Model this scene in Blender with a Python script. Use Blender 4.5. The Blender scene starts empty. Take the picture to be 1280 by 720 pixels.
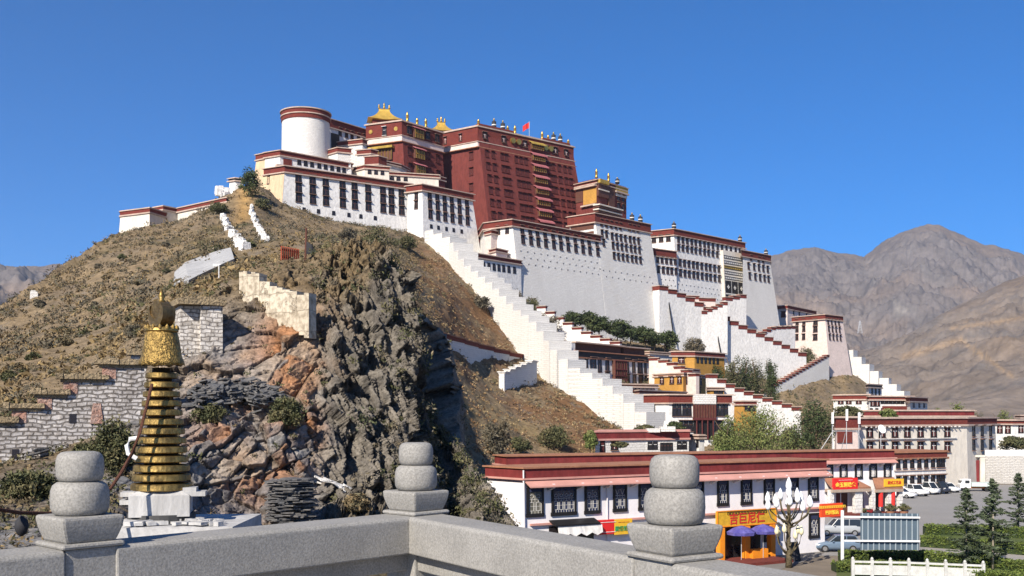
import bpy, bmesh, math, random
import numpy as np
from mathutils import Vector, Matrix

# ------------------------------------------------------------------ camera, sky, sun, exposure
S = bpy.context.scene
COL = S.collection
F, CX, HY, ZC = 1300.0, 640.0, 518.0, 12.5      # focal length, principal column, horizon row (photo pixels), eye height over the street
cam_d = bpy.data.cameras.new('camera'); cam = bpy.data.objects.new('camera', cam_d); COL.objects.link(cam)
cam_d.sensor_width = 36; cam_d.lens = 36 * F / 1280
cam_d.shift_y = (HY - 360) / 1280
cam_d.clip_start = 0.1; cam_d.clip_end = 30000
cam.location = (0, 0, ZC); cam.rotation_euler = (math.radians(90), 0, 0)
S.camera = cam
SUN_EL = math.radians(36); SUN_AZ = math.atan2(-0.46, -0.888)
W = bpy.data.worlds.new('World'); S.world = W; W.use_nodes = True
nt = W.node_tree; nt.nodes.clear()
o_ = nt.nodes.new('ShaderNodeOutputWorld'); b_ = nt.nodes.new('ShaderNodeBackground'); s_ = nt.nodes.new('ShaderNodeTexSky')
s_.sky_type = 'NISHITA'; s_.sun_disc = False; s_.sun_elevation = SUN_EL; s_.sun_rotation = SUN_AZ
s_.altitude = 3650; s_.air_density = 1.0; s_.dust_density = 0.0; s_.ozone_density = 10.0
b_.inputs['Strength'].default_value = 0.080
hs_ = nt.nodes.new('ShaderNodeHueSaturation'); hs_.inputs['Saturation'].default_value = 1.26; hs_.inputs['Hue'].default_value = 0.498
nt.links.new(s_.outputs[0], hs_.inputs['Color']); nt.links.new(hs_.outputs[0], b_.inputs[0]); nt.links.new(b_.outputs[0], o_.inputs[0])
sun_d = bpy.data.lights.new('sun', 'SUN'); sun_d.energy = 4.5; sun_d.angle = math.radians(0.53); sun_d.color = (1, 0.91, 0.78)
sun = bpy.data.objects.new('sun', sun_d); COL.objects.link(sun)
to_sun = Vector((math.sin(SUN_AZ) * math.cos(SUN_EL), math.cos(SUN_AZ) * math.cos(SUN_EL), math.sin(SUN_EL)))
sun.rotation_euler = to_sun.to_track_quat('Z', 'Y').to_euler()
S.view_settings.view_transform = 'Standard'; S.view_settings.look = 'None'
S.view_settings.exposure = 1.0; S.view_settings.gamma = 1.0; S.view_settings.use_curve_mapping = False
S.cycles.max_bounces = 6; S.cycles.diffuse_bounces = 3; S.cycles.transparent_max_bounces = 6

rnd = random.Random(7)
RS = np.random.RandomState(11)

# ------------------------------------------------------------------ helpers
def P(px, py, Y):
    return Vector(((px - CX) * Y / F, Y, ZC + (HY - py) * Y / F))
def XY(px, Y):
    return ((px - CX) * Y / F, Y)
def zat(py, Y):
    return ZC + (HY - py) * Y / F
def ysame(py, z):
    return F * (z - ZC) / (HY - py)

def tag(o, label=None, cat=None, group=None, kind=None):
    if label: o['label'] = label
    if cat: o['category'] = cat
    if group: o['group'] = group
    if kind: o['kind'] = kind
    return o
def empty(name, loc, label, cat, group=None, rz=0.0):
    o = bpy.data.objects.new(name, None); COL.objects.link(o)
    o.location = loc; o.rotation_euler = (0, 0, rz); o.empty_display_size = 0.2
    return tag(o, label, cat, group)
def link_mesh(name, me, parent=None, matrix=None):
    o = bpy.data.objects.new(name, me); COL.objects.link(o)
    if parent is not None: o.parent = parent
    if matrix is not None: o.matrix_local = matrix
    return o
def copy_tree(o, parent=None):
    c = o.copy(); COL.objects.link(c)
    if parent is not None: c.parent = parent
    for ch in list(o.children): copy_tree(ch, c)
    return c

class MB:
    def __init__(s): s.v = []; s.f = []; s.m = []
    def add(s, vs, fs, mi=0):
        n = len(s.v); s.v += [tuple(v) for v in vs]
        for f in fs: s.f.append(tuple(i + n for i in f)); s.m.append(mi)
        return s
    def quad(s, a, b, c, d, mi=0): return s.add([a, b, c, d], [(0, 1, 2, 3)], mi)
    def box(s, c, size, mi=0, rz=0.0, top=1.0):
        hx, hy, hz = size[0] / 2, size[1] / 2, size[2] / 2
        ca, sa = math.cos(rz), math.sin(rz); vs = []
        for z, k in ((-hz, 1), (hz, top)):
            for x, y in ((-hx, -hy), (hx, -hy), (hx, hy), (-hx, hy)):
                x *= k; y *= k
                vs.append((c[0] + x * ca - y * sa, c[1] + x * sa + y * ca, c[2] + z))
        return s.add(vs, [(3, 2, 1, 0), (4, 5, 6, 7), (0, 1, 5, 4), (1, 2, 6, 5), (2, 3, 7, 6), (3, 0, 4, 7)], mi)
    def loft(s, rings, mi=0, caps=True):
        n = len(rings[0]); vs = [p for r in rings for p in r]; fs = []
        for i in range(len(rings) - 1):
            for j in range(n):
                k = (j + 1) % n
                fs.append((i * n + j, i * n + k, (i + 1) * n + k, (i + 1) * n + j))
        if caps: fs.append(tuple(range(n))[::-1]); fs.append(tuple((len(rings) - 1) * n + j for j in range(n)))
        return s.add(vs, fs, mi)
    def prism(s, poly, z0, z1, mi=0, poly1=None):
        return s.loft([[(x, y, z0) for x, y in poly], [(x, y, z1) for x, y in (poly1 or poly)]], mi)
    def lathe(s, prof, c=(0, 0, 0), seg=24, mi=0, a0=0.0):
        rings = [[(c[0] + r * math.cos(a0 + 2 * math.pi * j / seg), c[1] + r * math.sin(a0 + 2 * math.pi * j / seg), c[2] + z) for j in range(seg)] for r, z in prof]
        return s.loft(rings, mi)
    def tube(s, pts, r, seg=8, mi=0):
        pts = [Vector(p) for p in pts]; rr = r if isinstance(r, (list, tuple)) else [r] * len(pts); rings = []
        for i, p in enumerate(pts):
            d = (pts[min(i + 1, len(pts) - 1)] - pts[max(i - 1, 0)]).normalized()
            a = d.cross(Vector((0, 0, 1)) if abs(d.z) < 0.95 else Vector((1, 0, 0))).normalized(); b = d.cross(a)
            rings.append([p + (a * math.cos(2 * math.pi * j / seg) + b * math.sin(2 * math.pi * j / seg)) * rr[i] for j in range(seg)])
        return s.loft(rings, mi)
    def mesh(s, name, mats, smooth=False):
        me = bpy.data.meshes.new(name); me.from_pydata(s.v, [], s.f)
        for m in (mats if isinstance(mats, (list, tuple)) else [mats]): me.materials.append(m)
        me.polygons.foreach_set('material_index', s.m)
        bm = bmesh.new(); bm.from_mesh(me); bmesh.ops.recalc_face_normals(bm, faces=bm.faces); bm.to_mesh(me); bm.free()
        if smooth: me.polygons.foreach_set('use_smooth', [True] * len(me.polygons))
        me.update(); return me
    def build(s, name, mats, parent=None, smooth=False, bevel=0.0):
        me = s.mesh(name, mats, smooth); o = link_mesh(name, me, parent)
        if bevel:
            md = o.modifiers.new('bevel', 'BEVEL'); md.width = bevel; md.segments = 2; md.limit_method = 'ANGLE'
        if parent is not None and parent.type == 'EMPTY' and getattr(s, 'world', True):
            pass
        return o

def shift(mb, loc):
    mb.v = [(x - loc[0], y - loc[1], z - loc[2]) for x, y, z in mb.v]; return mb

# ------------------------------------------------------------------ materials
MAT = {}
def mat(name, col, rough=0.85, var=0.0, scale=1.0, col2=None, bump=0.0, bscale=None, metal=0.0, stretch=(1, 1, 1), spec=0.3, detail=5, fine=0.0, fscale=8.0, attr=None, bdist=0.15):
    """noise mixes col with col2 (or a darker col) in object space; fine adds a second, smaller grain; attr multiplies by a colour attribute"""
    m = bpy.data.materials.new(name); m.use_nodes = True; MAT[name] = m
    n = m.node_tree; N = n.nodes; L = n.links; bs = N['Principled BSDF']
    bs.inputs['Roughness'].default_value = rough; bs.inputs['Metallic'].default_value = metal
    bs.inputs['Specular IOR Level'].default_value = spec
    out = None
    tc = N.new('ShaderNodeTexCoord'); mp = N.new('ShaderNodeMapping'); mp.inputs['Scale'].default_value = stretch
    L.new(tc.outputs['Object'], mp.inputs['Vector'])
    rgb = N.new('ShaderNodeRGB'); rgb.outputs[0].default_value = (*col, 1); out = rgb.outputs[0]
    if attr:
        at = N.new('ShaderNodeAttribute'); at.attribute_name = attr; out = at.outputs['Color']
    def mixin(out, fac, c2, mul=None):
        mx = N.new('ShaderNodeMix'); mx.data_type = 'RGBA'
        L.new(fac, mx.inputs[0]); L.new(out, mx.inputs[6])
        if mul is not None:
            m2 = N.new('ShaderNodeMix'); m2.data_type = 'RGBA'; m2.blend_type = 'MULTIPLY'; m2.inputs[0].default_value = 1
            L.new(out, m2.inputs[6]); m2.inputs[7].default_value = (mul, mul, mul, 1); L.new(m2.outputs[2], mx.inputs[7])
        else: mx.inputs[7].default_value = (*c2, 1)
        return mx.outputs[2]
    if var > 0 or col2:
        tx = N.new('ShaderNodeTexNoise'); tx.inputs['Scale'].default_value = scale; tx.inputs['Detail'].default_value = detail; tx.inputs['Roughness'].default_value = 0.65
        L.new(mp.outputs[0], tx.inputs['Vector'])
        cr = N.new('ShaderNodeValToRGB'); cr.color_ramp.elements[0].position = 0.38; cr.color_ramp.elements[1].position = 0.66
        L.new(tx.outputs[0], cr.inputs[0])
        out = mixin(out, cr.outputs[0], col2, None if col2 else 1 - var)
    if fine > 0:
        t2 = N.new('ShaderNodeTexNoise'); t2.inputs['Scale'].default_value = fscale; t2.inputs['Detail'].default_value = 4; t2.inputs['Roughness'].default_value = 0.7
        L.new(mp.outputs[0], t2.inputs['Vector'])
        c2 = N.new('ShaderNodeValToRGB'); c2.color_ramp.elements[0].position = 0.4; c2.color_ramp.elements[1].position = 0.62
        L.new(t2.outputs[0], c2.inputs[0])
        out = mixin(out, c2.outputs[0], None, 1 - fine)
    L.new(out, bs.inputs['Base Color'])
    if bump > 0:
        t3 = N.new('ShaderNodeTexNoise'); t3.inputs['Scale'].default_value = bscale or scale * 4; t3.inputs['Detail'].default_value = 6
        L.new(mp.outputs[0], t3.inputs['Vector'])
        bp = N.new('ShaderNodeBump'); bp.inputs['Strength'].default_value = min(1, bump); bp.inputs['Distance'].default_value = bdist
        L.new(t3.outputs[0], bp.inputs['Height']); L.new(bp.outputs[0], bs.inputs['Normal'])
    return m
white = mat('whitewash', (0.74, 0.725, 0.70), 0.9, scale=0.25, col2=(0.67, 0.655, 0.635), stretch=(1, 1, 0.6), fine=0.22, fscale=1.9, bump=0.7, bscale=1.2)
def brick_mat(name, c1, c2, mortar, scale=1.0, bw=.42, bh=.2, ms=.02, bd=.05, stain=None, ss=.15):
    m = bpy.data.materials.new(name); m.use_nodes = True; MAT[name] = m; n = m.node_tree; N = n.nodes; L = n.links; bs = N['Principled BSDF']; bs.inputs['Roughness'].default_value = .92; bs.inputs['Specular IOR Level'].default_value = .15
    tc = N.new('ShaderNodeTexCoord'); sp = N.new('ShaderNodeSeparateXYZ'); cb = N.new('ShaderNodeCombineXYZ'); L.new(tc.outputs['Object'], sp.inputs[0])
    nz = N.new('ShaderNodeTexNoise'); nz.inputs['Scale'].default_value = 2.2; nz.inputs['Detail'].default_value = 5; L.new(tc.outputs['Object'], nz.inputs['Vector'])
    ad = N.new('ShaderNodeMath'); ad.operation = 'MULTIPLY_ADD'; ad.inputs[1].default_value = .26; L.new(nz.outputs[0], ad.inputs[0]); L.new(sp.outputs[2], ad.inputs[2])
    ax = N.new('ShaderNodeMath'); ax.operation = 'ADD'; L.new(sp.outputs[0], ax.inputs[0]); L.new(sp.outputs[1], ax.inputs[1]); ay = N.new('ShaderNodeMath'); ay.operation = 'MULTIPLY_ADD'; ay.inputs[1].default_value = .5; L.new(nz.outputs['Color'], ay.inputs[0]); L.new(ax.outputs[0], ay.inputs[2]); ax = ay
    L.new(ax.outputs[0], cb.inputs[0]); L.new(ad.outputs[0], cb.inputs[1])
    br = N.new('ShaderNodeTexBrick'); br.inputs['Color1'].default_value = (*c1, 1); br.inputs['Color2'].default_value = (*c2, 1); br.inputs['Mortar'].default_value = (*mortar, 1)
    br.inputs['Scale'].default_value = scale; br.inputs['Brick Width'].default_value = bw; br.inputs['Row Height'].default_value = bh; br.inputs['Mortar Size'].default_value = ms; br.inputs['Mortar Smooth'].default_value = .4; br.inputs['Bias'].default_value = -.1
    L.new(cb.outputs[0], br.inputs['Vector'])
    n2 = N.new('ShaderNodeTexNoise'); n2.inputs['Scale'].default_value = 5; n2.inputs['Detail'].default_value = 6; L.new(tc.outputs['Object'], n2.inputs['Vector'])
    cr = N.new('ShaderNodeValToRGB'); cr.color_ramp.elements[0].position = .42; cr.color_ramp.elements[1].position = .62; L.new(n2.outputs[0], cr.inputs[0])
    mx = N.new('ShaderNodeMix'); mx.data_type = 'RGBA'; mx.blend_type = 'MULTIPLY'; L.new(cr.outputs[0], mx.inputs[0]); L.new(br.outputs[0], mx.inputs[6]); mx.inputs[7].default_value = (.62, .60, .58, 1) if not stain else (.86, .855, .85, 1)
    fin = mx.outputs[2]
    if stain:      # broad weathering patches with a drift down the wall
        mp = N.new('ShaderNodeMapping'); mp.inputs['Scale'].default_value = (1, 1, .45); L.new(tc.outputs['Object'], mp.inputs['Vector'])
        n4 = N.new('ShaderNodeTexNoise'); n4.inputs['Scale'].default_value = ss; n4.inputs['Detail'].default_value = 7; n4.inputs['Roughness'].default_value = .7; L.new(mp.outputs[0], n4.inputs['Vector'])
        c4 = N.new('ShaderNodeValToRGB'); c4.color_ramp.elements[0].position = .45; c4.color_ramp.elements[1].position = .75; L.new(n4.outputs[0], c4.inputs[0])
        m4 = N.new('ShaderNodeMix'); m4.data_type = 'RGBA'; L.new(c4.outputs[0], m4.inputs[0]); L.new(fin, m4.inputs[6]); m4.inputs[7].default_value = (*stain, 1); fin = m4.outputs[2]
    L.new(fin, bs.inputs['Base Color'])
    bp = N.new('ShaderNodeBump'); bp.inputs['Strength'].default_value = .9; bp.inputs['Distance'].default_value = bd
    m3 = N.new('ShaderNodeMath'); m3.operation = 'MULTIPLY_ADD'; m3.inputs[1].default_value = -1.0; L.new(br.outputs['Fac'], m3.inputs[0]); L.new(n2.outputs[0], m3.inputs[2])
    L.new(m3.outputs[0], bp.inputs['Height']); L.new(bp.outputs[0], bs.inputs['Normal']); return m
white_dirty = brick_mat('weathered_whitewash', (.77, .755, .725), (.70, .685, .66), (.67, .655, .63), 1, .8, .42, .05, .12, (.61, .59, .56), .12)
white_new = brick_mat('fresh_whitewash', (.71, .695, .67), (.65, .635, .61), (.61, .595, .57), 1, .8, .45, .04, .10, (.61, .595, .57), .2)
white_shop = mat('painted_plaster', (0.76, 0.74, 0.76), 0.85, var=0.1, scale=0.3, fine=0.06, fscale=2)
tan = mat('tan_plaster', (0.62, 0.46, 0.30), 0.9, scale=0.2, col2=(0.54, 0.40, 0.26), stretch=(1, 1, 0.4), fine=0.2, fscale=1.2, bump=0.4)
cream = mat('cream_plaster', (0.66, 0.61, 0.53), 0.9, scale=0.2, col2=(0.58, 0.53, 0.46), stretch=(1, 1, 0.4), fine=0.15, fscale=1.5, bump=0.4)
pinkw = mat('pink_tinted_whitewash', (0.70, 0.58, 0.53), 0.9, var=0.15, scale=0.3, fine=0.15, fscale=1.5)
redw = mat('red_ochre_wall', (0.170, 0.038, 0.031), 0.9, scale=0.12, col2=(0.135, 0.031, 0.026), stretch=(1, 1, 0.4), fine=0.28, fscale=1.3, bump=0.5, bscale=1.5)
penbe = mat('maroon_brushwood', (0.175, 0.036, 0.026), 0.95, scale=0.5, col2=(0.135, 0.028, 0.022), fine=0.3, fscale=5, bump=0.5)
penbe_d = mat('dark_maroon_brushwood', (0.085, 0.018, 0.016), 0.95, scale=0.5, col2=(0.06, 0.013, 0.012), fine=0.3, fscale=5)
maroon = mat('maroon_paint', (0.20, 0.030, 0.030), 0.75, var=0.35, scale=0.35, fine=0.25, fscale=2.5, stretch=(1, 1, .4))
ledge = mat('pale_stone_ledge', (0.52, 0.40, 0.33), 0.9, var=0.25, scale=0.6, fine=0.2, fscale=4)
pinkl = mat('pink_painted_ledge', (0.52, 0.27, 0.23), 0.85, var=0.2, scale=0.5)
brickl = mat('terracotta_ledge', (0.36, 0.17, 0.10), 0.9, var=0.3, scale=0.8, fine=0.2)
roofm = mat('clay_roof_floor', (0.42, 0.33, 0.26), 0.95, var=0.3, scale=0.4, fine=0.15)
black = mat('black_window_paint', (0.012, 0.011, 0.012), 0.6, var=0.2, scale=2)
pane = mat('dark_window', (0.022, 0.018, 0.020), 0.25, var=0.3, scale=1.5, spec=0.5)
lattw = mat('white_lattice_paint', (0.66, 0.65, 0.62), 0.7, var=0.15, scale=2)
woodb = mat('brown_painted_wood', (0.11, 0.045, 0.030), 0.7, var=0.3, scale=1.5)
redpane = mat('dark_red_wood', (0.10, 0.022, 0.020), 0.7, var=0.3, scale=1.5)
awn = mat('window_canopy', (0.22, 0.13, 0.10), 0.9, var=0.4, scale=3)
awnp = mat('pink_awning_cloth', (0.40, 0.13, 0.14), 0.9, var=0.3, scale=1.2)
awny = mat('yellow_awning_cloth', (0.42, 0.29, 0.06), 0.9, var=0.4, scale=0.8)
ochre = mat('ochre_plaster', (0.47, 0.25, 0.055), 0.9, var=0.2, scale=0.3, fine=0.15, fscale=2)
gold = mat('gilded_copper', (0.66, 0.42, 0.10), 0.35, var=0.35, scale=1.5, metal=0.85, bump=0.2, bscale=8)
goldroof = mat('gilded_roof', (0.72, 0.47, 0.10), 0.45, var=0.25, scale=0.6, metal=0.55, bump=0.3, bscale=3)
darkmetal = mat('dark_banner_cloth', (0.03, 0.03, 0.035), 0.8, var=0.3, scale=2)
flagred = mat('flag_red_cloth', (0.62, 0.03, 0.025), 0.8, var=0.1)
steel = mat('galvanised_steel', (0.55, 0.56, 0.57), 0.45, var=0.15, scale=3, metal=0.4)
whitep = mat('white_paint', (0.78, 0.78, 0.78), 0.6, var=0.1, scale=2)

# ------------------------------------------------------------------ numpy noise
_perm = np.random.RandomState(3).permutation(256); _perm = np.concatenate([_perm, _perm, _perm])
_g = np.random.RandomState(5).normal(size=(256, 3)); _g /= np.linalg.norm(_g, axis=1)[:, None]
def perlin(x, y, z):
    xi, yi, zi = np.floor(x).astype(int), np.floor(y).astype(int), np.floor(z).astype(int)
    xf, yf, zf = x - xi, y - yi, z - zi
    u, v, w = [t * t * t * (t * (t * 6 - 15) + 10) for t in (xf, yf, zf)]
    r = 0
    for i in (0, 1):
        for j in (0, 1):
            for k in (0, 1):
                h = _perm[(_perm[(_perm[(xi + i) & 255] + yi + j) & 255] + zi + k) & 255]
                g = _g[h]
                d = g[..., 0] * (xf - i) + g[..., 1] * (yf - j) + g[..., 2] * (zf - k)
                r = r + (u if i else 1 - u) * (v if j else 1 - v) * (w if k else 1 - w) * d
    return r
def fbm(x, y, z, s, o=4, rough=0.5, ridged=False):
    r = 0; a = 1.0; t = 0
    for k in range(o):
        n = perlin(x * s + 17.3 * k, y * s + 5.1 * k, z * s + 9.7 * k) * 1.6
        if ridged: n = 1 - 2 * np.abs(n)
        r = r + a * n; t += a; a *= rough; s *= 2.03
    return r / t
def sstep(a, b, x):
    t = np.clip((x - a) / (b - a), 0, 1); return t * t * (3 - 2 * t)

def voronoi(x, y, z):
    """nearest jittered cell: its random value, distance to it, distance to the second nearest, and the height of a randomly tilted facet through it"""
    xi, yi, zi = np.floor(x).astype(int), np.floor(y).astype(int), np.floor(z).astype(int)
    d1 = np.full(x.shape, 9.0); d2 = np.full(x.shape, 9.0); val = np.zeros(x.shape); tilt = np.zeros(x.shape)
    for i in (-1, 0, 1):
        for j in (-1, 0, 1):
            for k in (-1, 0, 1):
                h = _perm[(_perm[(_perm[(xi + i) & 255] + yi + j) & 255] + zi + k) & 255]
                q = _g[h] * 0.42 + 0.5
                d = np.sqrt((xi + i + q[..., 0] - x) ** 2 + (yi + j + q[..., 1] - y) ** 2 + (zi + k + q[..., 2] - z) ** 2)
                c = d < d1; d2 = np.where(c, d1, np.minimum(d2, d)); val = np.where(c, h / 255.0, val); d1 = np.where(c, d, d1)
                gq = _g[(h + 91) & 255]; t = (x - xi - i - q[..., 0]) * gq[..., 0] + (y - yi - j - q[..., 1]) * gq[..., 1] + (z - zi - k - q[..., 2]) * gq[..., 2]
                tilt = np.where(c, t, tilt)
    return val, d1, d2, tilt

def np_mesh(name, verts, faces, mats, cols=None, smooth=True, attr='tint', mi=None):
    me = bpy.data.meshes.new(name)
    me.vertices.add(len(verts)); me.vertices.foreach_set('co', np.asarray(verts, dtype=np.float32).ravel())
    faces = np.asarray(faces, dtype=np.int32); k = faces.shape[1]
    me.loops.add(faces.size); me.loops.foreach_set('vertex_index', faces.ravel())
    me.polygons.add(len(faces))
    me.polygons.foreach_set('loop_start', np.arange(0, faces.size, k, dtype=np.int32))
    me.polygons.foreach_set('loop_total', np.full(len(faces), k, dtype=np.int32))
    if mi is not None: me.polygons.foreach_set('material_index', np.asarray(mi, dtype=np.int32))
    for m in (mats if isinstance(mats, (list, tuple)) else [mats]): me.materials.append(m)
    if smooth: me.polygons.foreach_set('use_smooth', np.ones(len(faces), dtype=bool))
    if cols is not None:
        ca = me.color_attributes.new(attr, 'FLOAT_COLOR', 'POINT')
        c4 = np.ones((len(verts), 4), dtype=np.float32); c4[:, :3] = cols
        ca.data.foreach_set('color', c4.ravel())
    me.update(calc_edges=True); me.validate()
    return me
def grid_faces(nr, nc):
    i = np.arange(nr - 1)[:, None] * nc + np.arange(nc - 1)[None, :]
    return np.stack([i, i + 1, i + nc + 1, i + nc], -1).reshape(-1, 4)
# ------------------------------------------------------------------ setting: ground, hill, rock, mountains
def pchip_cols(xs, vals, xq):
    """monotone-ish cubic interpolation across columns; vals (ncol, k)"""
    xs = np.asarray(xs, float); v = np.asarray(vals, float); h = np.diff(xs)[:, None]; d = np.diff(v, axis=0) / h
    m = np.zeros_like(v); m[0] = d[0]; m[-1] = d[-1]
    ok = d[:-1] * d[1:] > 0
    m[1:-1] = np.where(ok, 2 * d[:-1] * d[1:] / np.where(ok, d[:-1] + d[1:], 1), 0)
    i = np.clip(np.searchsorted(xs, xq) - 1, 0, len(xs) - 2); t = ((xq - xs[i]) / (xs[i + 1] - xs[i]))[:, None]; hh = h[i]
    return (2 * t**3 - 3 * t**2 + 1) * v[i] + (t**3 - 2 * t**2 + t) * hh * m[i] + (-2 * t**3 + 3 * t**2) * v[i + 1] + (t**3 - t**2) * hh * m[i + 1]
def patch(cols, pxq, rows):
    """cols: {px: [(Y, z), ...]} control profiles; returns X, Y, Z grids (rows x columns) and the column/row parameters"""
    xs = sorted(cols); Yk = pchip_cols(xs, [[k[0] for k in cols[x]] for x in xs], pxq); Zk = pchip_cols(xs, [[k[1] for k in cols[x]] for x in xs], pxq)
    K = Yk.shape[1]
    i = np.clip(np.floor(rows).astype(int), 0, K - 2); t = rows - i
    Y = pchip_cols(np.arange(K), Yk.T, rows); Z = pchip_cols(np.arange(K), Zk.T, rows)
    X = (pxq[None, :] - CX) * Y / F
    return X, Y, Z
def normals(X, Y, Z):
    p = np.stack([X, Y, Z], -1); a = np.gradient(p, axis=1); b = np.gradient(p, axis=0)
    n = np.cross(a, b); n /= np.linalg.norm(n, axis=-1)[..., None] + 1e-9
    flip = (n * (-p + np.array([0, 0, ZC]))).sum(-1, keepdims=True) < 0
    return np.where(flip, -n, n)
def Kz(lst):   # (py, Y) -> (Y, z)
    return [(Y, zat(py, Y)) for py, Y in lst]
def mixc(c, new, m): return c * (1 - m[..., None]) + np.array(new) * m[..., None]

# --- the palace hill
HB = {
 -250: [(600, 45), (530, 60), (490, 100), (450, 150), (430, 180)],
 0: [(560, 42), (510, 55), (450, 100), (410, 150), (388, 185)],
 90: [(540, 42), (490, 58), (420, 110), (365, 175), (332, 215)],
 150: [(520, 45), (455, 62), (390, 115), (335, 180), (297, 246)],
 220: [(500, 48), (400, 65), (350, 120), (316, 190), (283, 268)],
 255: [(485, 50), (380, 70), (336, 130), (300, 200), (268, 273)],
 285: [(470, 55), (360, 75), (320, 140), (290, 210), (252, 278)],
 320: [(450, 60), (350, 82), (310, 150), (280, 220), (240, 283)],
 360: [(440, 65), (335, 90), (305, 160), (285, 230), (264, 279)],
 420: [(470, 75), (330, 105), (312, 170), (300, 230), (282, 288)],
 480: [(520, 85), (400, 125), (340, 180), (315, 240), (290, 297)],
 540: [(600, 95), (500, 140), (400, 195), (345, 250), (310, 300)],
 600: [(650, 120), (560, 155), (470, 205), (400, 250), (365, 292)],
 660: [(640, 150), (565, 175), (500, 215), (450, 250), (405, 292)],
 720: [(633, 152), (568, 185), (525, 215), (475, 252), (418, 303)],
 780: [(628, 158), (572, 195), (535, 225), (485, 262), (428, 314)],
 850: [(620, 170), (575, 205), (545, 232), (490, 275), (440, 326)],
 930: [(614, 180), (578, 210), (548, 250), (520, 335), (468, 360)],
 1010: [(608, 195), (580, 215), (548, 275), (512, 352), (470, 378)],
 1060: [(603, 205), (585, 225), (556, 290), (505, 365), (468, 396)],
 1110: [(598, 220), (590, 240), (560, 300), (530, 360), (510, 410)],
 1160: [(590, 240), (580, 255), (570, 330), (562, 400), (555, 450)],
 1240: [(588, 250), (584, 270), (572, 340), (566, 400), (560, 460)],
}
HB = {k: Kz(v) + [(v[4][1] + 70, zat(*v[4]) + 1), (v[4][1] + 260, zat(*v[4]) * 0.4 - 6), (v[4][1] + 500, -6)] for k, v in HB.items()}
pxq = np.linspace(-250, 1240, 600); rows = np.concatenate([np.linspace(0, 4, 380), np.linspace(4.03, 7, 40)])
X, Y, Z = patch(HB, pxq, rows)
N = normals(X, Y, Z)
d = fbm(X, Y, Z, 1 / 28, 3) * 2.2 + fbm(X, Y, Z, 1 / 6, 4, 0.55) * 0.9 + fbm(X, Y, Z, 1 / 1.5, 2) * 0.22
d *= np.clip(Y / 150, 0.4, 1.0)
X2, Y2, Z2 = X + N[..., 0] * d, Y + N[..., 1] * d, Z + N[..., 2] * d
HILL = (pxq, rows, X2, Y2, Z2)
n1 = fbm(X, Y, Z, 1 / 22, 4); n2 = fbm(X + 90, Y, Z, 1 / 9, 4, 0.6); n3 = fbm(X, Y + 50, Z, 1 / 3.0, 3, 0.6)
PX = np.broadcast_to(pxq[None, :], X.shape); RW = np.broadcast_to(rows[:, None], X.shape)
c = np.empty(X.shape + (3,)); c[:] = (0.26, 0.195, 0.120)
c = mixc(c, (0.20, 0.155, 0.105), sstep(-0.1, 0.35, n2))
c = mixc(c, (0.085, 0.075, 0.034), sstep(0.12, 0.45, n1) * 0.8)
c = mixc(c, (0.28, 0.205, 0.118), sstep(0.15, 0.4, -n1) * 0.7)
rust = sstep(500, 545, PX) * sstep(790, 740, PX) * sstep(0.7, 1.6, RW)
c = mixc(c, (0.23, 0.125, 0.062), rust * sstep(-0.2, 0.25, n1 + 0.4 * n2) * 0.9)
c = mixc(c, (0.30, 0.22, 0.11), rust * sstep(0.1, 0.4, -n1 + .3 * n3) * 0.8)
c = mixc(c, (0.16, 0.14, 0.12), sstep(0.28, 0.5, n3 + 0.3 * n2) * 0.7)
path_m = np.exp(-((PX - (303 + 6 * (RW - 3))) / 11.0) ** 2) * sstep(2.9, 3.2, RW) * sstep(4.05, 3.95, RW)
c = mixc(c, (0.40, 0.25, 0.10), path_m * 0.95)
c *= (1 + 0.35 * n3[..., None])
def soil_mat(name, bs=0.5):
    m = mat(name, (1, 1, 1), 0.95, var=0.4, scale=0.9, attr='tint', fine=0.35, fscale=4.0, bump=0.9, bscale=1.6, spec=0.1)
    return m
o = link_mesh('hill', np_mesh('hill', np.stack([X2, Y2, Z2], -1).reshape(-1, 3), grid_faces(*X.shape), soil_mat('dry_hill_soil'), np.clip(c, 0.02, 0.6).reshape(-1, 3)))
tag(o, kind='structure')
hill_o = o

# --- the near rock outcrop
HA = {
 -260: [(800, 13), (690, 19), (640, 24), (610, 28), (595, 31)],
 0: [(800, 14), (680, 21), (635, 26), (605, 29.5), (580, 33)],
 60: [(800, 14), (670, 22), (625, 27), (590, 31), (560, 35)],
 130: [(800, 15), (665, 23), (610, 28), (560, 32.5), (520, 36.5)],
 190: [(800, 15), (655, 27), (580, 31), (515, 35), (468, 40)],
 218: [(800, 15), (655, 29), (565, 33), (475, 37), (412, 42)],
 250: [(800, 16), (652, 31), (550, 34), (455, 38), (385, 43)],
 300: [(800, 16), (648, 32), (540, 35), (445, 39), (352, 45)],
 350: [(800, 17), (645, 32.5), (540, 35.5), (435, 39.5), (330, 48)],
 400: [(800, 17), (645, 33.5), (540, 37), (420, 41), (318, 50)],
 450: [(800, 18), (643, 35.5), (540, 39), (415, 43), (318, 52)],
 500: [(800, 19), (643, 37.5), (545, 41), (440, 45), (356, 52)],
 522: [(800, 20), (645, 39), (560, 42.5), (480, 46), (405, 51)],
 540: [(800, 20), (648, 38.5), (580, 42), (520, 45.5), (460, 49)],
 562: [(800, 21), (652, 38), (605, 41), (565, 43.8), (525, 46.5)],
 590: [(800, 22), (668, 37), (640, 39.3), (616, 41.4), (590, 43.5)],
 620: [(820, 24), (700, 36), (682, 37.8), (664, 39.4), (645, 41)],
 645: [(830, 26), (745, 35), (735, 36.5), (725, 38), (712, 39.5)],
 690: [(900, 28), (860, 34), (850, 35.5), (840, 37), (830, 38.5)],
}
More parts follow.
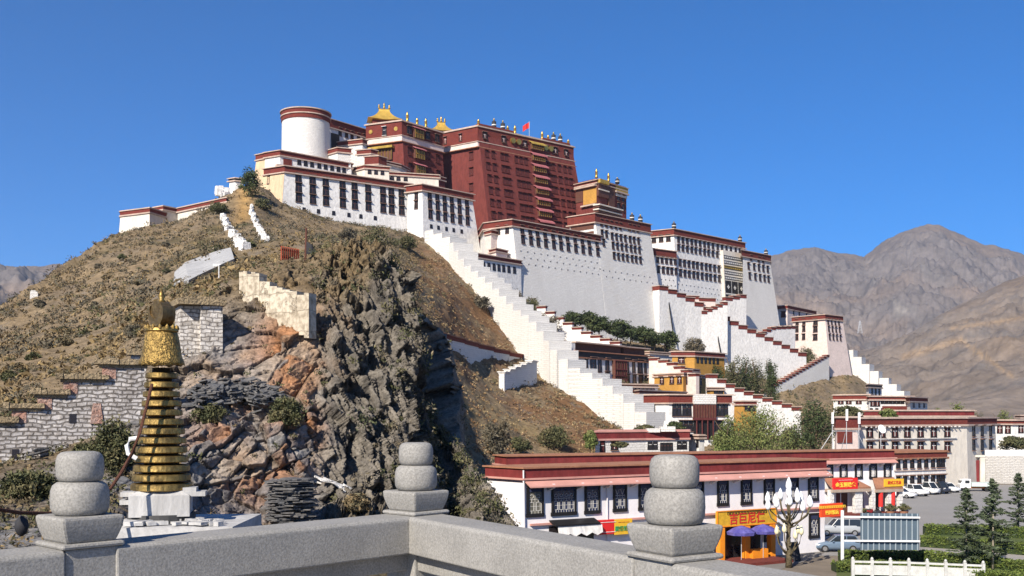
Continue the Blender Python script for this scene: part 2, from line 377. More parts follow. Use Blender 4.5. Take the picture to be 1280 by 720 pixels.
HA = {k: Kz(v) + ([(v[4][1] + 14, zat(*v[4]) - (1.5 if k < 430 else (9 if k < 530 else 5))), (v[4][1] + 40, zat(*v[4]) - (9 if k < 430 else (26 if k < 530 else 16)))]) for k, v in HA.items()}
pxq = np.linspace(-260, 690, 760); rows = np.concatenate([np.linspace(0, 1, 40), np.linspace(1.02, 4, 430), np.linspace(4.01, 6, 190)])
X, Y, Z = patch(HA, pxq, rows)
N = normals(X, Y, Z)
PX = np.broadcast_to(pxq[None, :], X.shape); RW = np.broadcast_to(rows[:, None], X.shape)
PY = HY - (Z - ZC) * F / Y
cliff = sstep(385, 425, PX + 10 * fbm(X, Y, Z, 0.5, 2)); slab = 1 - cliff
# bedding planes: rotated, stretched coordinates
ang = math.radians(33); U = X * math.cos(ang) + Z * math.sin(ang); V = -X * math.sin(ang) + Z * math.cos(ang)
bed = fbm(U * 0.16, V * 1.3, Y * 0.25, 1.0, 4, 0.6, True); bed2 = fbm(U * 0.3, V * 3.2, Y * 0.6, 1.0, 3, 0.6, True)
vert = fbm(X * 0.55 + Z * 0.12, Y * 0.35, Z * 0.10, 1.0, 4, 0.6, True); vert2 = fbm(X * 1.7 + Z * 0.3, Y * 1.2, Z * 0.38, 1.0, 4, 0.62, True)
big = fbm(X, Y, Z, 1 / 9.0, 3)
blocks = fbm(X, Y, Z, 0.9, 4, 0.6)
low = sstep(430, 520, PY)
w1 = fbm(X, Y, Z, 1 / 3.0, 3) ; w2 = fbm(X + 31, Y, Z, 1 / 1.2, 3)
def saw(t): f = t - np.floor(t); return f ** 1.6 - .5
steps = saw(V * 0.75 + w1 * 0.9 + U * 0.02) * 0.55 + saw(V * 2.3 + w1 * 1.2 + w2 * .6) * 0.20 + saw(V * 5.5 + w2 * 1.4) * .07
cellv, f1, f2, ta = voronoi(U * 0.38 + w2 * .15, Y * 0.45, V * 0.75 + w2 * .15); cell2, g1, g2, tb = voronoi(U * 1.15 + w2 * .3, Y * 1.2, V * 1.9 + w2 * .3); cell3, _a, _b, tc_ = voronoi(U * 2.6, Y * 2.6, V * 4.2)
crack = 1 - sstep(0.0, 0.07, f2 - f1); crack2 = 1 - sstep(0.0, 0.10, g2 - g1)
cv, h1, h2, td = voronoi(X * 0.75 + Z * .10 + w1 * .4, Y * 0.5, Z * 0.17 + w1 * .2); cv2, k1, k2, te = voronoi(X * 2.2 + Z * .3 + w2 * .4, Y * 1.2, Z * 0.50 + w2 * .3); cv3, _a, _b, tf = voronoi(X * 5.5 + Z * .8 + w2, Y * 2.5, Z * 1.4)
rub = sstep(470, 540, PY) * slab
vr1 = fbm(X * 1.5 + Y * .9 + Z * .22 + w1 * .25, Y * .5, Z * .13, 1.0, 3, .6, True); vr2 = fbm(X * 4.2 + Y * 2 + Z * .7 + w1 * .5, Y * 1.5, Z * .36, 1.0, 3, .6, True)
d = slab * (big * 0.5 + ta * .42 + tb * (.16 + .36 * rub) + tc_ * (.06 + .10 * rub) + (cell2 - .5) * .26 * rub + steps * .26 * (1 - rub) - crack * .10 - crack2 * (.02 + .10 * rub))
d = d + cliff * (big * 1.2 + td * 1.0 + (cv - .5) * .45 + te * .7 + (cv2 - .5) * .15 + tf * .2 + vr1 * .75 + vr2 * .32 + vert * .3 - .3 * (1 - sstep(0, .08, h2 - h1)))
gul = np.exp(-((PX - (536 + 0.16 * (PY - 430))) / 15.0) ** 2) * sstep(360, 430, PY)
d -= gul * 3.5
d *= np.clip(Y / 35, 0.25, 1.1) * sstep(0.2, 1.0, RW) * (1 - .45 * sstep(505, 570, PX)) * (1 - .75 * sstep(190, 110, PX))
d *= 1 - 0.8 * np.exp(-((PX - 215) / 70.0) ** 2 - ((PY - 660) / 40.0) ** 2)
D = N * .45 + np.array([0.12, -.75, .05]); D /= np.linalg.norm(D, axis=-1)[..., None]
X2, Y2, Z2 = X + D[..., 0] * d, Y + D[..., 1] * d, Z + D[..., 2] * d
ROCK = (pxq, rows, X2, Y2, Z2)
n1 = fbm(X, Y, Z, 1 / 4.5, 4, 0.55); n2 = fbm(X + 40, Y, Z, 1 / 1.6, 4, 0.6); n3 = fbm(X, Y + 30, Z, 1 / 0.5, 3, 0.6)
c = np.empty(X.shape + (3,)); c[:] = (0.30, 0.27, 0.24)
c = mixc(c, (0.225, 0.225, 0.23), sstep(0.35, 0.6, cellv + .3 * n2) * 0.75)
c = mixc(c, (0.36, 0.275, 0.20), sstep(0.0, 0.25, n1) * 0.8)
c = mixc(c, (0.34, 0.325, 0.31), sstep(-.1, .3, -n2) * np.exp(-((PX - 268) / 48.0) ** 2 - ((PY - 425) / 60.0) ** 2))
om = np.clip(np.exp(-(((PX - 366) / 44.0) ** 2 + ((PY - 432) / 46.0) ** 2)) + np.exp(-(((PX - 330) / 85.0) ** 2 + ((PY - 560) / 65.0) ** 2)) * 0.95 + 0.9 * np.exp(-(((PX - 385) / 22.0) ** 2 + ((PY - 475) / 55.0) ** 2)), 0, 1)
c = mixc(c, (0.43, 0.205, 0.095), np.clip(om * 1.25 * sstep(0.34, 0.5, cellv * .75 + .2 * cell2 + 0.35 * n1), 0, 1) * slab * 0.95)
c = mixc(c, (0.40, 0.28, 0.185), np.clip(om * sstep(0.55, 0.3, cellv + .3 * n2), 0, 1) * slab * 0.7)
c = mixc(c, (0.17, 0.175, 0.185), sstep(.66, .78, cell2) * slab * rub * .8)
c = mixc(c, (0.45, 0.40, 0.35), sstep(0.3, 0.55, n2 - 0.4 * n1) * slab * 0.5)
fr1 = V * 0.75 + w1 * 0.9 + U * 0.02; fr1 = fr1 - np.floor(fr1); fr2 = V * 2.3 + w1 * 1.2 + w2 * .6; fr2 = fr2 - np.floor(fr2)
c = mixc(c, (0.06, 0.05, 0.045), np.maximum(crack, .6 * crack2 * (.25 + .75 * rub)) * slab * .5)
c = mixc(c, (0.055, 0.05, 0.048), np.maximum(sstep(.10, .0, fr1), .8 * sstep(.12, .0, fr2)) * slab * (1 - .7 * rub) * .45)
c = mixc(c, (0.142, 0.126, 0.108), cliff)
c = mixc(c, (0.23, 0.205, 0.172), cliff * sstep(.1, .55, vr2 + .4 * n2) * .85)  # highlights painted into the tint along the raised flutes of the cliff
c = mixc(c, (0.065, 0.060, 0.056), cliff * np.maximum(sstep(.5, .1, cv3 * .5 + cv2 * .6) * .6, sstep(.0, -.35, vr2 + .3 * vr1) * .85))  # shade painted into the flute grooves, plus dark cells at random
c = mixc(c, (0.24, 0.15, 0.085), cliff * sstep(.25, .5, n1) * .45)
grassy = np.clip(sstep(0.62, 0.85, N[..., 2] + 0.25 * n2) * sstep(430, 350, PY) + sstep(2.9, 3.6, RW + 0.4 * n2) * sstep(200, 120, PX), 0, 1)
c = mixc(c, (0.19, 0.135, 0.070), grassy * 0.85)
left = sstep(190, 120, PX); c = mixc(c, (0.16, 0.13, 0.095), left * 0.7 * sstep(-0.3, 0.2, n1))
c = mixc(c, (0.13, 0.10, 0.055), sstep(1.0, 0.6, RW))
c *= (1 + 0.32 * n3[..., None])
rockm = mat('layered_rock', (1, 1, 1), 0.9, var=0.35, scale=1.6, attr='tint', fine=0.4, fscale=7.0, bump=1.0, bscale=3.0, spec=0.15)
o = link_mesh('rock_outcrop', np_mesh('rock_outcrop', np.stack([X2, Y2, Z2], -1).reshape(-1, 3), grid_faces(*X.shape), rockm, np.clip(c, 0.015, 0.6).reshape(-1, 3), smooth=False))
tag(o, kind='structure'); rock_o = o

def surf(G, px, row):
    """world point on a patch at photo column px, row parameter"""
    p, r, A, B, C = G; i = int(np.argmin(abs(p - px))); j = int(np.argmin(abs(r - row)))
    return Vector((A[j, i], B[j, i], C[j, i]))
def surf_py(G, px, py, lo=0.0, hi=4.0):
    """the nearest visible point of the patch in that direction"""
    p, r, A, B, C = G; i = int(np.argmin(abs(p - px))); k = (r >= lo) & (r <= hi)
    q = HY - (C[:, i] - ZC) * F / B[:, i]; q = np.where(k, abs(q - py), 1e9); j = int(np.argmin(q))
    return Vector((A[j, i], B[j, i], C[j, i]))

# --- flat town ground, plain and far mountains
def disc_ground():
    rr = np.concatenate([[0], np.geomspace(8, 6900, 60)]); aa = np.linspace(0, 2 * np.pi, 97)[:-1]
    R, A = np.meshgrid(rr, aa, indexing='ij'); x, y = R * np.sin(A), R * np.cos(A)
    z = np.full_like(x, 0.0) - 0.02
    i = np.arange(len(rr) - 1)[:, None] * 96 + np.arange(96)[None, :]; j = np.arange(len(rr) - 1)[:, None] * 96 + (np.arange(96) + 1)[None, :] % 96
    f = np.stack([i, j, j + 96, i + 96], -1).reshape(-1, 4)
    return np_mesh('ground', np.stack([x, y, z], -1).reshape(-1, 3), f, mat('dusty_ground', (0.20, 0.165, 0.125), 0.95, scale=0.02, col2=(0.15, 0.125, 0.10), fine=0.25, fscale=0.3))
tag(link_mesh('ground', disc_ground()), kind='structure')

def mountains():
    # silhouettes (photo columns/rows) of ranges at three distances
    def sil(pts, q): return np.interp(q, [a for a, _ in pts], [b for _, b in pts])
    far = [(-1400, 480), (-700, 430), (-300, 350), (-60, 322), (0, 327), (30, 331), (80, 332), (110, 345), (200, 380), (330, 430), (500, 440), (700, 420), (800, 385), (900, 335), (960, 322), (985, 314), (1020, 310), (1050, 316), (1080, 320), (1105, 304), (1135, 290), (1160, 281), (1175, 281), (1200, 293), (1230, 305), (1262, 312), (1300, 330), (1400, 350), (1600, 380), (2000, 420), (2700, 480)]
    q = np.concatenate([np.linspace(-1400, -150, 80), np.linspace(-146, 150, 150), np.linspace(156, 880, 60), np.linspace(884, 1350, 560), np.linspace(1360, 2700, 120)])
    Yr = 4200 - 1100 * sstep(500, 0, q); crest = ZC + (HY - sil(far, q)) * Yr / F
    t = np.linspace(0, 1.35, 270)
    T, Q = np.meshgrid(t, q, indexing='ij')
    Yg = Yr[None, :] * (0.42 + 0.58 * T)
    prof = np.where(T < 1, np.clip(T, 0, 1) ** 1.25, 1 - (T - 1) * 1.6)
    Xg = (Q - CX) * Yg / F; Zg = -30 + (crest[None, :] + 30) * prof
    m = sstep(0.0, 0.5, T) * (1 - 0.8 * np.exp(-((T - 1) / 0.1) ** 2))
    rid = fbm(Xg, Yg, Zg * 0, 1 / 620.0, 6, 0.53, True); rid2 = fbm(Xg + 900, Yg, Zg * 0, 1 / 150.0, 4, 0.55, True)
    Zg = Zg + m * (rid * 125 + rid2 * 50 + fbm(Xg, Yg + 300, Zg * 0, 1 / 48.0, 3, 0.6, True) * 13 - 80)
    n1 = fbm(Xg, Yg, Zg, 1 / 420.0, 4); n2 = fbm(Xg + 500, Yg, Zg, 1 / 110.0, 4, 0.6)
    c = np.empty(Xg.shape + (3,)); c[:] = (0.165, 0.145, 0.136)
    c = mixc(c, (0.21, 0.165, 0.135), sstep(0.0, 0.35, n1)); c = mixc(c, (0.135, 0.125, 0.122), sstep(0.05, 0.4, n2) * 0.7); c = mixc(c, (0.27, 0.245, 0.22), sstep(0.34, 0.5, n2 - 0.3 * n1) * 0.55)
    c = mixc(c, (0.150, 0.115, 0.088), sstep(0.8, 0.98, T) * 0.5)
    mm = mat('bare_mountain', (1, 1, 1), 0.95, var=0.25, scale=0.012, attr='tint', fine=0.25, fscale=0.05, spec=0.05, bump=1.0, bscale=.012, bdist=14)
    tag(link_mesh('mountain', np_mesh('mountain', np.stack([Xg, Yg, Zg], -1).reshape(-1, 3), grid_faces(*Xg.shape), mm, c.reshape(-1, 3))), kind='structure')
    # nearer brown foothill on the right
    near = [(860, 540), (930, 522), (980, 505), (1020, 470), (1060, 452), (1075, 438), (1100, 432), (1130, 420), (1165, 400), (1200, 380), (1230, 366), (1260, 352), (1300, 340), (1400, 320), (1600, 300), (1900, 320), (2600, 400)]
    q = np.concatenate([np.linspace(860, 1345, 480), np.linspace(1350, 2600, 140)]); Yr = 1900 + 0 * q; crest = ZC + (HY - sil(near, q)) * Yr / F
    t = np.linspace(0, 1.5, 240); T, Q = np.meshgrid(t, q, indexing='ij'); Yg = Yr[None, :] * (0.40 + 0.60 * T)
    prof = np.where(T < 1, np.clip(T, 0, 1) ** 1.35, 1 - (T - 1) * 1.1)
    Xg = (Q - CX) * Yg / F; Zg = -8 + (crest[None, :] + 8) * prof
    m = sstep(0.05, 0.5, T) * (1 - 0.85 * np.exp(-((T - 1) / 0.12) ** 2))
    Zg = Zg + m * (fbm(Xg, Yg, Zg * 0, 1 / 260.0, 5, 0.52, True) * 46 + fbm(Xg, Yg + 99, Zg * 0, 1 / 60.0, 4, 0.55, True) * 14 - 24)
    PYg = HY - (Zg - ZC) * F / Yg
    n1 = fbm(Xg, Yg, Zg, 1 / 160.0, 4); n2 = fbm(Xg + 500, Yg, Zg, 1 / 45.0, 4, 0.6)
    c = np.empty(Xg.shape + (3,)); c[:] = (0.20, 0.165, 0.138)
    c = mixc(c, (0.155, 0.137, 0.125), sstep(0.0, 0.35, n2)); c = mixc(c, (0.205, 0.152, 0.108), sstep(0.0, 0.35, n1) * 0.7)
    for (ax, az, bx, bz, w) in ((1130, 445, 1200, 425, 4), (1190, 410, 1290, 395, 2.5), (1200, 425, 1265, 470, 2.5), (1040, 430, 1130, 400, 2)):
        tt = np.clip(((Q - ax) * (bx - ax) + (PYg - az) * (bz - az)) / ((bx - ax) ** 2 + (bz - az) ** 2), 0, 1)
        dd = np.hypot(Q - ax - tt * (bx - ax), PYg - az - tt * (bz - az) + 3 * n1)
        c = mixc(c, (0.34, 0.24, 0.15), np.exp(-(dd / w) ** 2) * 0.75)
    tag(link_mesh('foothill', np_mesh('foothill', np.stack([Xg, Yg, Zg], -1).reshape(-1, 3), grid_faces(*Xg.shape), MAT['bare_mountain'], c.reshape(-1, 3))), kind='structure')
mountains()

# --- thin clear mountain air
m = MB(); m.box((500, 0, 330), (19000, 14600, 1300)); hz = m.mesh('haze', []); hm = bpy.data.materials.new('thin_air'); hm.use_nodes = True; hn = hm.node_tree
for n_ in list(hn.nodes):
    if n_.type == 'BSDF_PRINCIPLED': hn.nodes.remove(n_)
vo = hn.nodes.new('ShaderNodeVolumePrincipled'); vo.inputs['Color'].default_value = (.72, .82, 1, 1); vo.inputs['Density'].default_value = 7.5e-5; vo.inputs['Anisotropy'].default_value = .2
hn.links.new(vo.outputs[0], [n_ for n_ in hn.nodes if n_.type == 'OUTPUT_MATERIAL'][0].inputs['Volume']); hz.materials.append(hm)
tag(link_mesh('haze', hz), 'thin bluish mountain air over the valley', 'haze', kind='stuff')
# ------------------------------------------------------------------ building kit
def off_poly(poly, offs):
    n = len(poly); out = []; c = sum((Vector(p) for p in poly), Vector((0, 0))) / n; lines = []
    for i in range(n):
        a, b = Vector(poly[i]), Vector(poly[(i + 1) % n]); t = (b - a).normalized(); nn = Vector((t.y, -t.x))
        if nn.dot((a + b) / 2 - c) < 0: nn = -nn
        lines.append((a + nn * offs[i], t))
    for i in range(n):
        (p, t), (q, u) = lines[i - 1], lines[i]
        den = t.x * u.y - t.y * u.x
        s = ((q - p).x * u.y - (q - p).y * u.x) / den
        out.append(tuple(p + t * s))
    return out
class Face:
    def __init__(s, a, b, ztop, bat, cen):
        s.a, s.b = Vector(a), Vector(b); s.z = ztop; s.k = bat
        s.t = (s.b - s.a).normalized(); s.L = (s.b - s.a).length; n = Vector((s.t.y, -s.t.x))
        if n.dot((s.a + s.b) / 2 - Vector(cen)) < 0: n = -n; s.a, s.b, s.t = s.b, s.a, -s.t
        s.n = n
    def pt(s, u, d, out=0.0):
        p = s.a + s.t * u + s.n * (s.k * d + out); return Vector((p.x, p.y, s.z - d))
    def hit(s, px, py):
        sv = Vector((s.n.x * s.k, s.n.y * s.k, -1)); t3 = Vector((s.t.x, s.t.y, 0)); nn = t3.cross(sv)
        o = Vector((0, 0, ZC)); r = Vector(((px - CX) / F, 1, (HY - py) / F)); A = Vector((s.a.x, s.a.y, s.z))
        q = o + r * ((A - o).dot(nn) / r.dot(nn)) - A
        d = -q.z; return (q.dot(t3), d)
    def basis(s, u, d, out=0.0):
        up = Vector((-s.n.x * s.k, -s.n.y * s.k, 1)).normalized(); x = Vector((s.t.x, s.t.y, 0)); y = up.cross(x)
        m = Matrix((x, y, up)).transposed().to_4x4(); m.translation = s.pt(u, d, out); return m

_win = {}
WM = {  # frame, pane, canopy, mullion
 'pal': ('black_window_paint', 'dark_window', 'window_canopy', 'brown_painted_wood'),
 'red': ('dark_maroon_brushwood', 'dark_red_wood', 'maroon_brushwood', 'dark_maroon_brushwood'),
 'hut': ('black_window_paint', 'dark_red_wood', 'window_canopy', 'white_lattice_paint'),
 'glz': ('black_window_paint', 'dark_window', 'pink_painted_ledge', 'white_lattice_paint'),
 'pale': ('black_window_paint', 'dark_window', 'whitewash', 'white_lattice_paint'),
 'slit': ('dark_window', 'dark_window', 'weathered_whitewash', 'dark_window'),
}
def window_mesh(kind, w, h, canopy=True, bars=2):
    w, h = round(w, 1), round(h, 1); key = (kind, w, h, canopy, bars)
    if key in _win: return _win[key]
    m = MB(); f = 0.16 * w
    # flared black surround, wider at the sill, as a ring round a recessed sash
    o = [(-w / 2, h / 2), (w / 2, h / 2), (w / 2 * 1.16, -h / 2), (-w / 2 * 1.16, -h / 2)]
    i = [(-w / 2 + f, h / 2 - f * .6), (w / 2 - f, h / 2 - f * .6), (w / 2 - f, -h / 2 + f), (-w / 2 + f, -h / 2 + f)]
    for a in range(4):
        b = (a + 1) % 4
        m.add([(o[a][0], 0.06, o[a][1]), (o[b][0], 0.06, o[b][1]), (o[b][0], -0.08, o[b][1]), (o[a][0], -0.08, o[a][1]),
               (i[a][0], 0.06, i[a][1]), (i[b][0], 0.06, i[b][1]), (i[b][0], -0.08, i[b][1]), (i[a][0], -0.08, i[a][1])],
              [(0, 1, 2, 3), (3, 2, 6, 7), (7, 6, 5, 4), (4, 5, 1, 0)], 0)
    m.quad((i[0][0], -0.015, i[0][1]), (i[1][0], -0.015, i[1][1]), (i[2][0], -0.015, i[2][1]), (i[3][0], -0.015, i[3][1]), 1)
    iw = w - 2 * f
    for k in range(1, bars):
        m.box((-iw / 2 + iw * k / bars, -0.035, -f * .2), (0.09, 0.04, h - 1.6 * f), 3)
    m.box((0, -0.038, h * 0.12), (iw, 0.03, 0.09), 3)
    if canopy:
        m.box((0, -0.26, h / 2 + 0.10), (w * 1.22, 0.62, 0.13), 2); m.box((0, -0.17, h / 2 - 0.03), (w * 1.08, 0.42, 0.10), 0)
        m.box((0, -0.14, -h / 2 - 0.06), (w * 1.2, 0.26, 0.10), 2)
    me = m.mesh('window', [MAT[x] for x in WM[kind]]); _win[key] = me; return me

class Bld:
    def __init__(s, name, label, cat, top, ztop, zbot, bat=0.0, wall=None, group=None, wallname='wall', sub=0):
        s.top = top; s.zt, s.zb = ztop, zbot; n = len(top)
        s.bat = list(bat) if isinstance(bat, (list, tuple)) else [bat] * n
        s.cen = tuple(sum((Vector(p) for p in top), Vector((0, 0))) / n)
        s.loc = Vector((s.cen[0], s.cen[1], zbot)); s.root = empty(name, s.loc, label, cat, group)
        h = ztop - zbot
        m = MB(); m.prism(off_poly(top, [b * h for b in s.bat]), zbot, ztop, 0, top); s.part(m, wallname, [wall or white, roofm]); s.nwin = 0
    def face(s, i): return Face(s.top[i], s.top[(i + 1) % len(s.top)], s.zt, s.bat[i], s.cen)
    def part(s, m, name, mats, smooth=False, parent=None):
        shift(m, s.loc if parent is None else (0, 0, 0)); return m.build(name, mats, parent or s.root, smooth)
    def ring(s, name, z0, z1, off, mat_, poly=None):
        m = MB(); p = off_poly(poly or s.top, [off] * len(s.top)); m.prism(p, z0, z1); return s.part(m, name, mat_)
    def cornice(s, h=2.2, band=None, top_led=0.45, bot_led=0.3, led=None, par=0.3, up=0.0):
        """brushwood frieze between two projecting ledges, with a flat roof behind a low parapet"""
        k = max(s.bat); led = led or ledge; z1 = s.zt + up
        s.ring('frieze', z1 - h, z1, 0.14 + k * h, band or penbe)
        s.ring('lower_ledge', z1 - h - 0.32, z1 - h, 0.14 + bot_led + k * h, led)
        n = len(s.top); o = off_poly(s.top, [top_led + k * h] * n); i = off_poly(s.top, [-0.25] * n); m = MB()
        m.prism(o, z1, z1 + par * 0.6); m.prism(off_poly(s.top, [top_led * .55 + k * h] * n), z1 + par * .6, z1 + par)
        s.part(m, 'roof', [led, roofm])
    def win(s, fi, px, py, w, h, kind='pal', canopy=True, bars=2, name='window', uv=None):
        f = fi if isinstance(fi, Face) else s.face(fi); u, d = uv or f.hit(px, py)
        o = link_mesh(name, window_mesh(kind, w, h, canopy, bars), s.root)
        mm = f.basis(u, d, 0.0); mm.translation = mm.translation - s.loc; o.matrix_local = mm; s.nwin += 1; return o
    def grid(s, fi, cols, rows, w, h, kind='pal', canopy=True, bars=2, ref=None, skip=()):
        """cols: photo columns read at the row of rows[0]; rows: photo rows read at cols[0]"""
        f = s.face(fi); ds = [f.hit(cols[0], r)[1] for r in rows]; us = []
        for c_ in cols:
            lo, hi = rows[0] - 90, rows[0] + 90   # find the spot of this column at the depth of the first row
            for _ in range(30):
                mid = (lo + hi) / 2
                if f.hit(c_, mid)[1] > ds[0]: hi = mid
                else: lo = mid
            us.append(f.hit(c_, (lo + hi) / 2)[0])
        for j, dd in enumerate(ds):
            for i, uu in enumerate(us):
                if (i, j) in skip: continue
                s.win(fi, 0, 0, w, h, kind, canopy, bars, uv=(uu, dd))
        return us, ds
    def slab(s, fi, u0, u1, d0, d1, out0, out1, name, mats, mi=0):
        f = s.face(fi); m = MB()
        q = [f.pt(u0, d0, out0), f.pt(u1, d0, out0), f.pt(u1, d1, out0), f.pt(u0, d1, out0), f.pt(u0, d0, out1), f.pt(u1, d0, out1), f.pt(u1, d1, out1), f.pt(u0, d1, out1)]
        m.add(q, [(0, 1, 2, 3), (7, 6, 5, 4), (0, 4, 5, 1), (1, 5, 6, 2), (2, 6, 7, 3), (3, 7, 4, 0)]); return s.part(m, name, mats)
    def slits(s, fi, u0, u1, ds, n, w=0.22, h=0.35):
        f = s.face(fi); m = MB()
        for k, d in enumerate(ds):
            for i in range(n):
                u = u0 + (u1 - u0) * (i + (0.5 if k % 2 else 0.1)) / n
                q = [f.pt(u + a, d + b, 0.02) for a, b in ((0, 0), (w, 0), (w, h), (0, h))]
                m.quad(*q, 0); q = [f.pt(u + a, d + b, o_) for a, b, o_ in ((-0.15, 0, .0), (w + .15, 0, .0), (w + .15, -.1, .2), (-.15, -.1, .2))]; m.quad(*q, 1)
        return s.part(m, 'vent_slits', [MAT['dark_window'], MAT['whitewash']])

def para(L, M, R): return [L, M, R, (L[0] + R[0] - M[0], L[1] + R[1] - M[1])]
def corners(z, *pxpy):
    """photo corners of a level roof edge at height z -> ground points"""
    return [XY(px, ysame(py, z)) for px, py in pxpy]
def back(a, b, depth):
    a, b = Vector(a), Vector(b); t = (b - a).normalized(); n = Vector((-t.y, t.x))
    if n.y < 0: n = -n
    return tuple(b + n * depth), tuple(a + n * depth)
def rect(a, b, depth): return [a, b, *back(a, b, depth)]

FIN_G = 'gilt roof finials'
def finial(kind, p, h, label):
    m = MB()
    if kind == 'gold':
        m.lathe([(0.55, 0), (0.55, h * .12), (0.3, h * .16), (0.45, h * .3), (0.42, h * .62), (0.5, h * .66), (0.2, h * .74), (0.28, h * .82), (0.03, h)], seg=10)
        o = m.build('roof_finial', gold, None, True)
    else:
        m.lathe([(0.6, 0), (0.75, h * .1), (0.72, h * .68), (0.2, h * .72)], seg=10, mi=0); m.lathe([(0.32, h * .72), (0.18, h * .82), (0.3, h * .86), (0.03, h)], seg=8, mi=1)
        m.lathe([(0.78, h * .3), (0.78, h * .4)], seg=10, mi=2)
        o = m.build('banner_finial', [darkmetal, gold, MAT['whitewash']], None, True)
    o.location = p; return tag(o, label, 'finial', FIN_G if kind == 'gold' else 'black banner finials')

def stair_wall(name, label, pts, steps, thick, drop, wallmat, cap=None, caph=0.9, group=None, over=0.25, lead=0.75, both=False):
    """a wall that climbs in level steps along the top line pts (world points); optional brushwood coping on every step"""
    pts = [Vector(p) for p in pts]; root = empty(name, (pts[0].x, pts[0].y, min(p.z for p in pts) - drop), label, 'stair wall', group)
    seg = [(pts[i + 1] - pts[i]).length for i in range(len(pts) - 1)]; tot = sum(seg)
    def at(t):
        d = t * tot
        for i, l in enumerate(seg):
            if d <= l or i == len(seg) - 1: return pts[i].lerp(pts[i + 1], min(1, d / l))
            d -= l
    m = MB(); c = MB(); loc = root.location
    for k in range(steps):
        a, b = at(k / steps), at((k + 1) / steps); z = max(a.z, b.z) * lead + min(a.z, b.z) * (1 - lead)
        t = Vector((b.x - a.x, b.y - a.y)); l = t.length; t.normalize(); n = Vector((-t.y, t.x)); rz = math.atan2(t.y, t.x)
        mid = (a + b) / 2; zb = min(a.z, b.z) - drop; eps = 0.003 * (k % 2)
        m.prism([(mid.x + t.x * sx * (l / 2 + eps) + n.x * sy * (thick / 2 + eps), mid.y + t.y * sx * (l / 2 + eps) + n.y * sy * (thick / 2 + eps)) for sx, sy in ((-1, -1), (1, -1), (1, 1), (-1, 1))], zb, z)
        if cap:
            c.box((mid.x, mid.y, z + caph / 2), (l * 1.02 + over * .2, thick + 0.24, caph), 0, rz)
            c.box((mid.x, mid.y, z + caph + 0.09), (l * 1.04 + over, thick + 0.24 + 2 * over, 0.18), 1, rz)
    shift(m, loc).build('wall', wallmat, root)
    if cap: shift(c, loc).build('coping', cap, root)
    return root
# ------------------------------------------------------------------ the palace
# red palace, main block
z = zat(158, 330); M, R, L = corners(z, (597, 158), (715, 184), (552, 167))
b = Bld('red_palace', 'tall dark red palace block with five storeys of windows, highest on the hill', 'palace', para(L, M, R), z, 40, [0.0, 0.135, 0.075, 0], redw)
RED = b; f = b.face(1); k = F / 330
hh = 0.29
b.ring('frieze', z - 5.0, z - 0.2, 0.35, penbe); b.ring('white_band', z - 6.5, z - 5.0, 0.55, pinkw)
b.ring('ledge', z - 5.0, z - 4.75, 0.8, ledge); b.ring('lower_ledge', z - 6.75, z - 6.5, 0.95, brickl)
m = MB(); m.prism(off_poly(b.top, [.7] * 4), z - 0.2, z + 0.15); m.prism(off_poly(b.top, [.4] * 4), z + 0.15, z + 0.4); b.part(m, 'roof', ledge)
Lw = f.L
bay0, bay1 = 0.52 * Lw, 0.665 * Lw
cols = [0.06, 0.125, 0.215, 0.26, 0.36, 0.41, 0.46, 0.71, 0.755, 0.82, 0.885, 0.94]
for r in range(6):
    d = 8.5 + r * 3.95 if r else 8.4
    for ci, c_ in enumerate(cols):
        if r == 0 and ci in (4,): pass
        b.win(1, 0, 0, 1.5 if r else 1.3, 2.2, 'red', True, 2, uv=(c_ * Lw + d * 0.03, d))
# attic openings in the frieze
for c_ in (0.06, 0.25, 0.47, 0.70, 0.80, 0.92):
    b.win(1, 0, 0, 1.7, 2.1, 'hut', True, 2, uv=(c_ * Lw, 2.6)).location += Vector((f.n.x, f.n.y, 0)) * 0.25
# the balcony bay with cloth awnings
for r in range(8):
    d = 1.2 + r * 3.75
    if r < 7:
        b.slab(1, bay0 + .3 + d * .03, bay1 - .3 + d * .03, d + 0.9, d + 2.7, 0.0, 0.85, 'balcony', [woodb])
        m = MB()
        for q in range(7):
            u = bay0 + .45 + d * .03 + q * (bay1 - bay0 - .9) / 6; p0 = f.pt(u, d + 0.95, .92); p1 = f.pt(u, d + 2.6, .92)
            m.tube([p0, p1], 0.11, 5)
        m.tube([f.pt(bay0 + .3 + d * .03, d + 1.7, .93), f.pt(bay1 - .3 + d * .03, d + 1.7, .93)], 0.13, 5)
        b.part(m, 'balcony_rail', [gold])
    m = MB(); a0, a1 = bay0 - .3 + d * .03, bay1 + .3 + d * .03
    m.loft([[f.pt(a0, d - .25, .1), f.pt(a1, d - .25, .1), f.pt(a1, d - .12, .1), f.pt(a0, d - .12, .1)], [f.pt(a0, d + .55, 1.5), f.pt(a1, d + .55, 1.5), f.pt(a1, d + .68, 1.5), f.pt(a0, d + .68, 1.5)]])
    m.loft([[f.pt(a0, d + .55, 1.5), f.pt(a1, d + .55, 1.5), f.pt(a1, d + 1.1, 1.56), f.pt(a0, d + 1.1, 1.56)], [f.pt(a0, d + .55, 1.6), f.pt(a1, d + .55, 1.6), f.pt(a1, d + 1.1, 1.66), f.pt(a0, d + 1.1, 1.66)]])
    b.part(m, 'awning', [awny if r == 0 else awnp])
for c_ in (0.34, 0.40, 0.69, 0.745):      # gilt roundels
    m = MB(); o_ = f.pt(c_ * Lw, 2.4, 0.0); ax = Vector((f.n.x, f.n.y, 0)); m.tube([o_ + ax * .2, o_ + ax * .85], 0.95, 16); b.part(m, 'roundel', [gold])
fw = b.face(0); b.win(0, 462, 0, 1.2, 2.2, 'hut', True, 2, uv=(fw.L * .55, 2.6)).location += Vector((fw.n.x, fw.n.y, 0)) * .3
